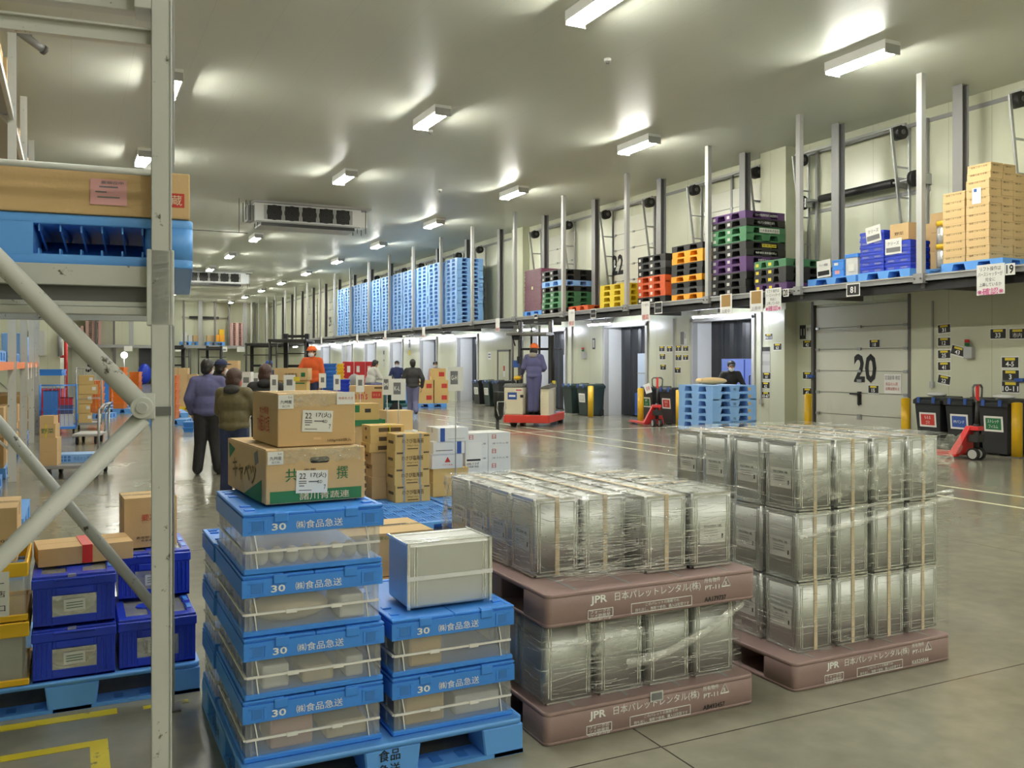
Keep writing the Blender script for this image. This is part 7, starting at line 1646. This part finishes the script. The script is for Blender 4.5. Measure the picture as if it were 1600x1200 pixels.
# platform trolley with cartons
tx0, ty0 = (-0.39, 13.9)
t = thing('platform_trolley', 'flat grey trolley with a tubular handle carrying brown cartons', 'trolley', (tx0, ty0, 0), -0.2)
MB().box(0, 0, 0.14, 0.8, 0.9, 0.19, 'steel grey').build('platform', t, bevel=0.01); MB().tube([(0.74, 0.06, 0.19), (0.74, 0.06, 0.95), (0.78, 0.2, 1.02), (0.78, 0.7, 1.02), (0.74, 0.84, 0.95), (0.74, 0.84, 0.19)], 0.016, 'galvanised', 8).build('handle', t)
for x, y in ((0.1, 0.1), (0.7, 0.1), (0.1, 0.8), (0.7, 0.8)): MB().cyl((x-0.02, y, 0.06), (x+0.02, y, 0.06), 0.06, 'rubber', 12).box(x-0.03, y-0.03, 0.1, x+0.03, y+0.03, 0.14, 'steel dark').build('caster', t)
t2 = thing('folding_crate', 'light blue crate panel with square holes behind the trolley cartons', 'crate', (tx0+0.2, ty0+0.3, 0.192), -0.2)
b = MB(); b.box(0, 0, 0, 0.52, 0.4, 0.12, 'pallet blue pale'); b.build('body', t2)
b = MB()
for k in range(3):
    for q in range(2): b.box(0.05+k*0.05, -0.003, 0.02+q*0.045, 0.085+k*0.05, 0, 0.055+q*0.045, 'pallet blue deep')
b.text('食品センター', (0.35, 0, 0.06), 'f', 0.25, 0.06, 'pallet blue deep', 0.004); b.build('lettering', t2)
for k, (h, w) in enumerate(((0.19, 0.42), (0.19, 0.42), (0.19, 0.40), (0.11, 0.38))):
    carton('brown carton on the left trolley, %s of four' % ORD[k], tx0-0.16, ty0-0.02+0.14, 0.192+[0, 0.192, 0.384, 0.576][k], w-0.06, 0.16, h, 'cardboard', -0.2, None, (('f', 0.5, 0.5, 0.2, 0.07, 't', '野菜', 'ink green'), ('f', 0.4, 0.5, 0.02, 0.19, 's', 0, 'strap yellow')) if k == 2 else (), 'cartons on the left trolley') if False else carton('brown carton on the left trolley, %s of four' % ORD[k], tx0+0.0, ty0+0.02, 0.192+[0, 0.192, 0.384, 0.576][k], w-0.2, 0.26, h, 'cardboard', -0.2, None, (('f', 0.5, 0.5, 0.16, 0.07, 't', '野菜', 'ink green'), ('f', 0.4, 0.5, 0.02, 0.19, 's', 0, 'strap yellow')) if k == 2 else (), 'cartons on the left trolley')
cx0, cy0 = (0.01, 19.61)
t = thing('platform_trolley', 'empty grey flat trolley with a curved handle', 'trolley', (cx0, cy0, 0), -0.2)
MB().box(0, 0, 0.16, 0.5, 0.8, 0.21, 'steel light').build('platform', t, bevel=0.01); MB().tube([(0.48, 0.1, 0.2), (0.5, 0.1, 0.6), (0.6, 0.12, 0.75), (0.6, 0.6, 0.75), (0.5, 0.7, 0.6), (0.48, 0.7, 0.2)], 0.016, 'galvanised', 8).build('handle', t)
for x, y in ((0.08, 0.1), (0.42, 0.1), (0.08, 0.7), (0.42, 0.7)): MB().cyl((x-0.02, y, 0.07), (x+0.02, y, 0.07), 0.07, 'rubber', 12).box(x-0.03, y-0.03, 0.12, x+0.03, y+0.03, 0.16, 'steel dark').build('caster', t)
# roll cages
def roll_cage(label, x, y, w, d, h, m, base, mesh=True, rz=0.0):
    t = thing('roll_cage', label, 'roll cage', (x, y, 0), rz, 'roll cages')
    MB().box(0, 0, 0.12, w, d, 0.17, base).build('base', t)
    b = MB()
    for px, py in ((0, 0), (w, 0), (0, d), (w, d)): b.cyl((px, py, 0.17), (px, py, h), 0.014, m, 8)
    for z in ((0.2, h*0.5, h-0.02)):
        b.cyl((0, 0, z), (0, d, z), 0.01, m, 6); b.cyl((w, 0, z), (w, d, z), 0.01, m, 6); b.cyl((0, d, z), (w, d, z), 0.01, m, 6); b.cyl((0, 0, z), (w, 0, z), 0.008, m, 6) if z > 0.3 else None
    b.build('frame', t)
    b = MB(); n = 9
    for k in range(1, n):
        b.cyl((0, d*k/n, 0.2), (0, d*k/n, h), 0.005, m, 5); b.cyl((w, d*k/n, 0.2), (w, d*k/n, h), 0.005, m, 5); b.cyl((w*k/n, d, 0.2), (w*k/n, d, h), 0.005, m, 5)
        if mesh: b.cyl((w*k/n, 0, 0.2), (w*k/n, 0, h), 0.004, m, 5)
    b.build('mesh_panel', t)
    for px, py in ((0.06, 0.06), (w-0.06, 0.06), (0.06, d-0.06), (w-0.06, d-0.06)): MB().cyl((px-0.02, py, 0.06), (px+0.02, py, 0.06), 0.06, 'rubber', 10).build('caster', t)
    return t
g1 = (-0.63, 22.6)
roll_cage('blue mesh roll cage with crates at the left', g1[0], g1[1], 0.74, 0.8, 1.12, 'crate blue', 'crate blue')
for k, (dx, z, w, h, m, lab) in enumerate(((0.05, 0.172, 0.29, 0.3, 'pallet blue deep', 'blue crate, bottom left in the blue roll cage'), (0.05, 0.475, 0.3, 0.5, 'pallet blue deep', 'tall blue crate, left in the blue roll cage'), (0.4, 0.172, 0.28, 0.28, 'carton white', 'pale crate, bottom right in the blue roll cage'), (0.4, 0.455, 0.28, 0.2, 'cloth purple', 'violet crate in the blue roll cage'), (0.4, 0.657, 0.28, 0.16, 'crate red', 'red crate in the blue roll cage'))):
    tag(MB().box(0, 0, 0, w, 0.5, h, m).box(-0.006, -0.006, h-0.03, w+0.006, 0.506, h, m).build('folding_crate', None, (g1[0]+dx*0.93+0.02, g1[1]+0.14, z), 0.0), lab, 'crate')
g2 = (-0.77, 26.01)
for k, (m, h, z) in enumerate((('crate red', 0.3, 0.0), ('crate red', 0.3, 0.3), ('crate red', 0.35, 0.6), ('crate clear', 0.38, 0.95), ('crate blue', 0.12, 1.33))):
    tag(MB().box(0, 0, 0, 0.56, 0.5, h, m).box(-0.01, -0.01, h-0.04, 0.57, 0.51, h, 'crate blue' if m == 'crate clear' else m).build('folding_crate', None, (g2[0], g2[1], z), -0.2), ['red crate, bottom of the stack behind the blue roll cage', 'red crate, second of the stack behind the blue roll cage', 'red crate under a clear crate behind the blue roll cage', 'clear crate near the top behind the blue roll cage', 'blue lid crate on top behind the blue roll cage'][k], 'crate')
g3 = (0.11, 23.91)
roll_cage('pale wire roll cage full of brown cartons at the left', g3[0], g3[1], 0.56, 0.8, 1.5, 'steel light', 'steel grey', False)
for k in range(5):
    carton('brown carton in the pale wire roll cage, %s' % ORD[k], g3[0]+0.05, g3[1]+0.06, 0.172+k*0.23, (0.3, 0.26, 0.3, 0.42, 0.34)[k], 0.4, 0.22, 'cardboard yellow', 0.0, None, (('f', 0.8, 0.6, 0.08, 0.08, 's', 0, 'paper'),), 'cartons in the pale roll cage')
# blue corner post and a second cage row
tag(MB().box(-0.12, -0.1, 0, 0.12, 0.1, 1.15, 'crate blue').build('crate_column', None, (*(1.02, 32.93), 0)), 'narrow blue column of crates left of the brace', 'crate')
# green sign, fire pipe on the partition
pw = -0.42
t = thing('hanging_sign', 'tall green and grey box sign with a white 9 on the partition', 'sign', (-1.62, 42.99, 1.93))
MB().box(0, -0.25, 0, 0.3, 0, 1.05, 'ink green').build('green_panel', t); MB().box(0.3, -0.25, 0, 0.62, 0, 1.05, 'paper grey').build('grey_panel', t); MB().text('9', (0.15, -0.25, 0.22), 'f', 0.2, 0.3, 'ink white', 0.01, 0.02).build('lettering', t)
t = thing('fire_pipe', 'red vertical fire pipe with valves at the corner of the partition', 'pipe', (-0.2, 42.7, 0))
MB().cyl((0, 0, 0), (0, 0, 3.3), 0.07, 'valve red', 12).build('pipe', t); MB().cyl((0.0, 0, 1.9), (-0.22, 0, 1.9), 0.06, 'valve red', 10).cyl((-0.22, 0.0, 1.9), (-0.22, 0.0, 2.8), 0.09, 'steel grey', 10).build('valve', t); MB().box(-0.2, -0.02, 2.9, 0.05, 0.3, 3.0, 'steel grey').cyl((-0.1, 0, 3.0), (-0.1, 0, 3.35), 0.12, 'steel grey', 12).build('alarm_bell', t)

# ------------------------------------------------------------------ far wall: shelf, doors and goods
fs_ = thing('storage_shelf', 'grey steel shelf with posts across the far end wall', 'shelf', (0, 0, 0))
MB().box(-0.38, 75.3, 2.82, 12.9, 75.45, 3.05, 'steel grey').build('front_beam', fs_); MB().box(-0.38, 75.45, 2.95, 12.9, 76.98, 3.04, 'steel grey').build('deck', fs_)
for k, x in enumerate([1.7, 2.96, 4.18, 6.46, 8.03, 9.28, 10.41, 11.51, 12.77, 13.54]):
    w = 0.16 if k in (2, 5, 8) else 0.07
    MB().box(x-w, 75.32, 3.05, x+w, 75.44, CZ, 'steel grey' if w > 0.1 else 'steel dark').build('post', fs_)
for x in (3.0, 8.5): MB().box(x-0.1, 75.46, 0, x+0.1, 75.66, 2.95, 'steel dark').build('support', fs_)
for k, (u0, u1, n, lab) in enumerate(((357, 381, 12, 'right-hand'), (134, 158, 13, 'left-hand'), (111, 126, 9, 'leftmost'))):
    pass
_p = [12.15, 1.54, 0.3, 8.52, 10.49]
for k, (n, lab) in enumerate(((12, 'right-hand'), (14, 'middle'), (9, 'leftmost'))):
    stack('of the %s pink stack on the far shelf' % lab, _p[k], 76.05, 3.05, ['pallet pink']*n, 0.155, 1.1, 1.1, 0.0, group='pink pallets on the far shelf', jit=0.008)
stack('under white and brown goods on the far shelf', _p[3], 76.1, 3.05, ['pallet blue'], 0.3, 1.4, 1.1, jit=0); stack('under orange and yellow goods on the far shelf', _p[4], 76.1, 3.05, ['pallet blue'], 0.3, 1.4, 1.1, jit=0)
for x, z, w, h, m, lab in ((_p[3]-0.55, 3.36, 0.35, 0.75, 'carton white', 'white carton on the far shelf, left one'), (_p[3]-0.1, 3.36, 0.3, 0.5, 'paper grey', 'grey carton on the far shelf'), (_p[3]+0.25, 3.36, 0.4, 0.5, 'cardboard', 'brown carton on the far shelf beside a grey one'), (_p[4]-0.65, 3.36, 0.5, 0.5, 'cardboard', 'brown carton on the far shelf, left of the orange ones'), (_p[4]-0.1, 3.36, 0.4, 0.55, 'pallet amber', 'orange carton on the far shelf, bottom left'), (_p[4]+0.32, 3.36, 0.38, 0.55, 'pallet amber', 'orange carton on the far shelf, bottom right'), (_p[4]+0.3, 3.92, 0.38, 0.45, 'crate yellow', 'yellow carton on top of the orange ones on the far shelf')):
    carton(lab, x, 75.7, z, w, 0.5, h, m, tape=None)
b = MB(); b.box(8.6, 76.7, 5.25, 10.9, 76.85, 5.45, 'black steel'); b.box(8.0, 76.78, 5.32, 11.8, 76.82, 5.38, 'steel grey'); b.box(8.1, 76.8, 5.2, 8.2, 76.99, 5.5, 'steel grey'); b.box(11.6, 76.8, 5.2, 11.7, 76.99, 5.5, 'steel grey'); struct(b.build('trim_20'))
d33 = bpy.data.objects.new('door_33', None); COL.objects.link(d33); struct(d33)
struct(MB().box(0.04, 76.93, 0, 2.92, 76.99, 2.85, 'door white').build('door_panel', d33)); struct(MB().text('33', (1.51, 76.93, 1.45), 'f', 1.0, 1.05, 'ink black', 0.02, 0.02).build('door_number', d33))
d34 = bpy.data.objects.new('door_34', None); COL.objects.link(d34); struct(d34)
struct(MB().box(4.83, 76.93, 0, 5.82, 76.99, 2.8, 'black plastic').build('door_panel', d34))  # flat black panel stands for the darkness of an open dock recess
tag(MB().ell((0, 0, 0.8), (0.5, 0.4, 0.8), 'crate royal', 8, 14).build('covered_load', None, (5.12, 75.0, 0)), 'blue covered load in front of the far dark doorway', 'load')
t = thing('round_lamp', 'bright round work lamp on a stand at the far end', 'lamp', (3.42, 70.0, 0))
MB().cyl((0, 0, 0), (0, 0, 2.0), 0.04, 'steel grey', 8).build('stand', t); MB().ell((0, 0, 2.2), (0.22, 0.22, 0.22), emit_mat('round lamp glow', (255, 250, 240), 12.0), 8, 14).build('lamp_globe', t); MB().cyl((0, 0, 0), (0, 0, 0.05), 0.25, 'steel dark', 14).build('base', t)
for k, u in enumerate([0.82, 3.95, 7.68, 11.04, 12.4]):
    tag(MB().box(u-0.3, 75.24, 2.55, u+0.3, 75.29, 2.95, 'paper').build('hanging_sign'), 'white notice on the far shelf edge, %s from the left' % NTH[k], 'sign', 'notices on the far shelf')
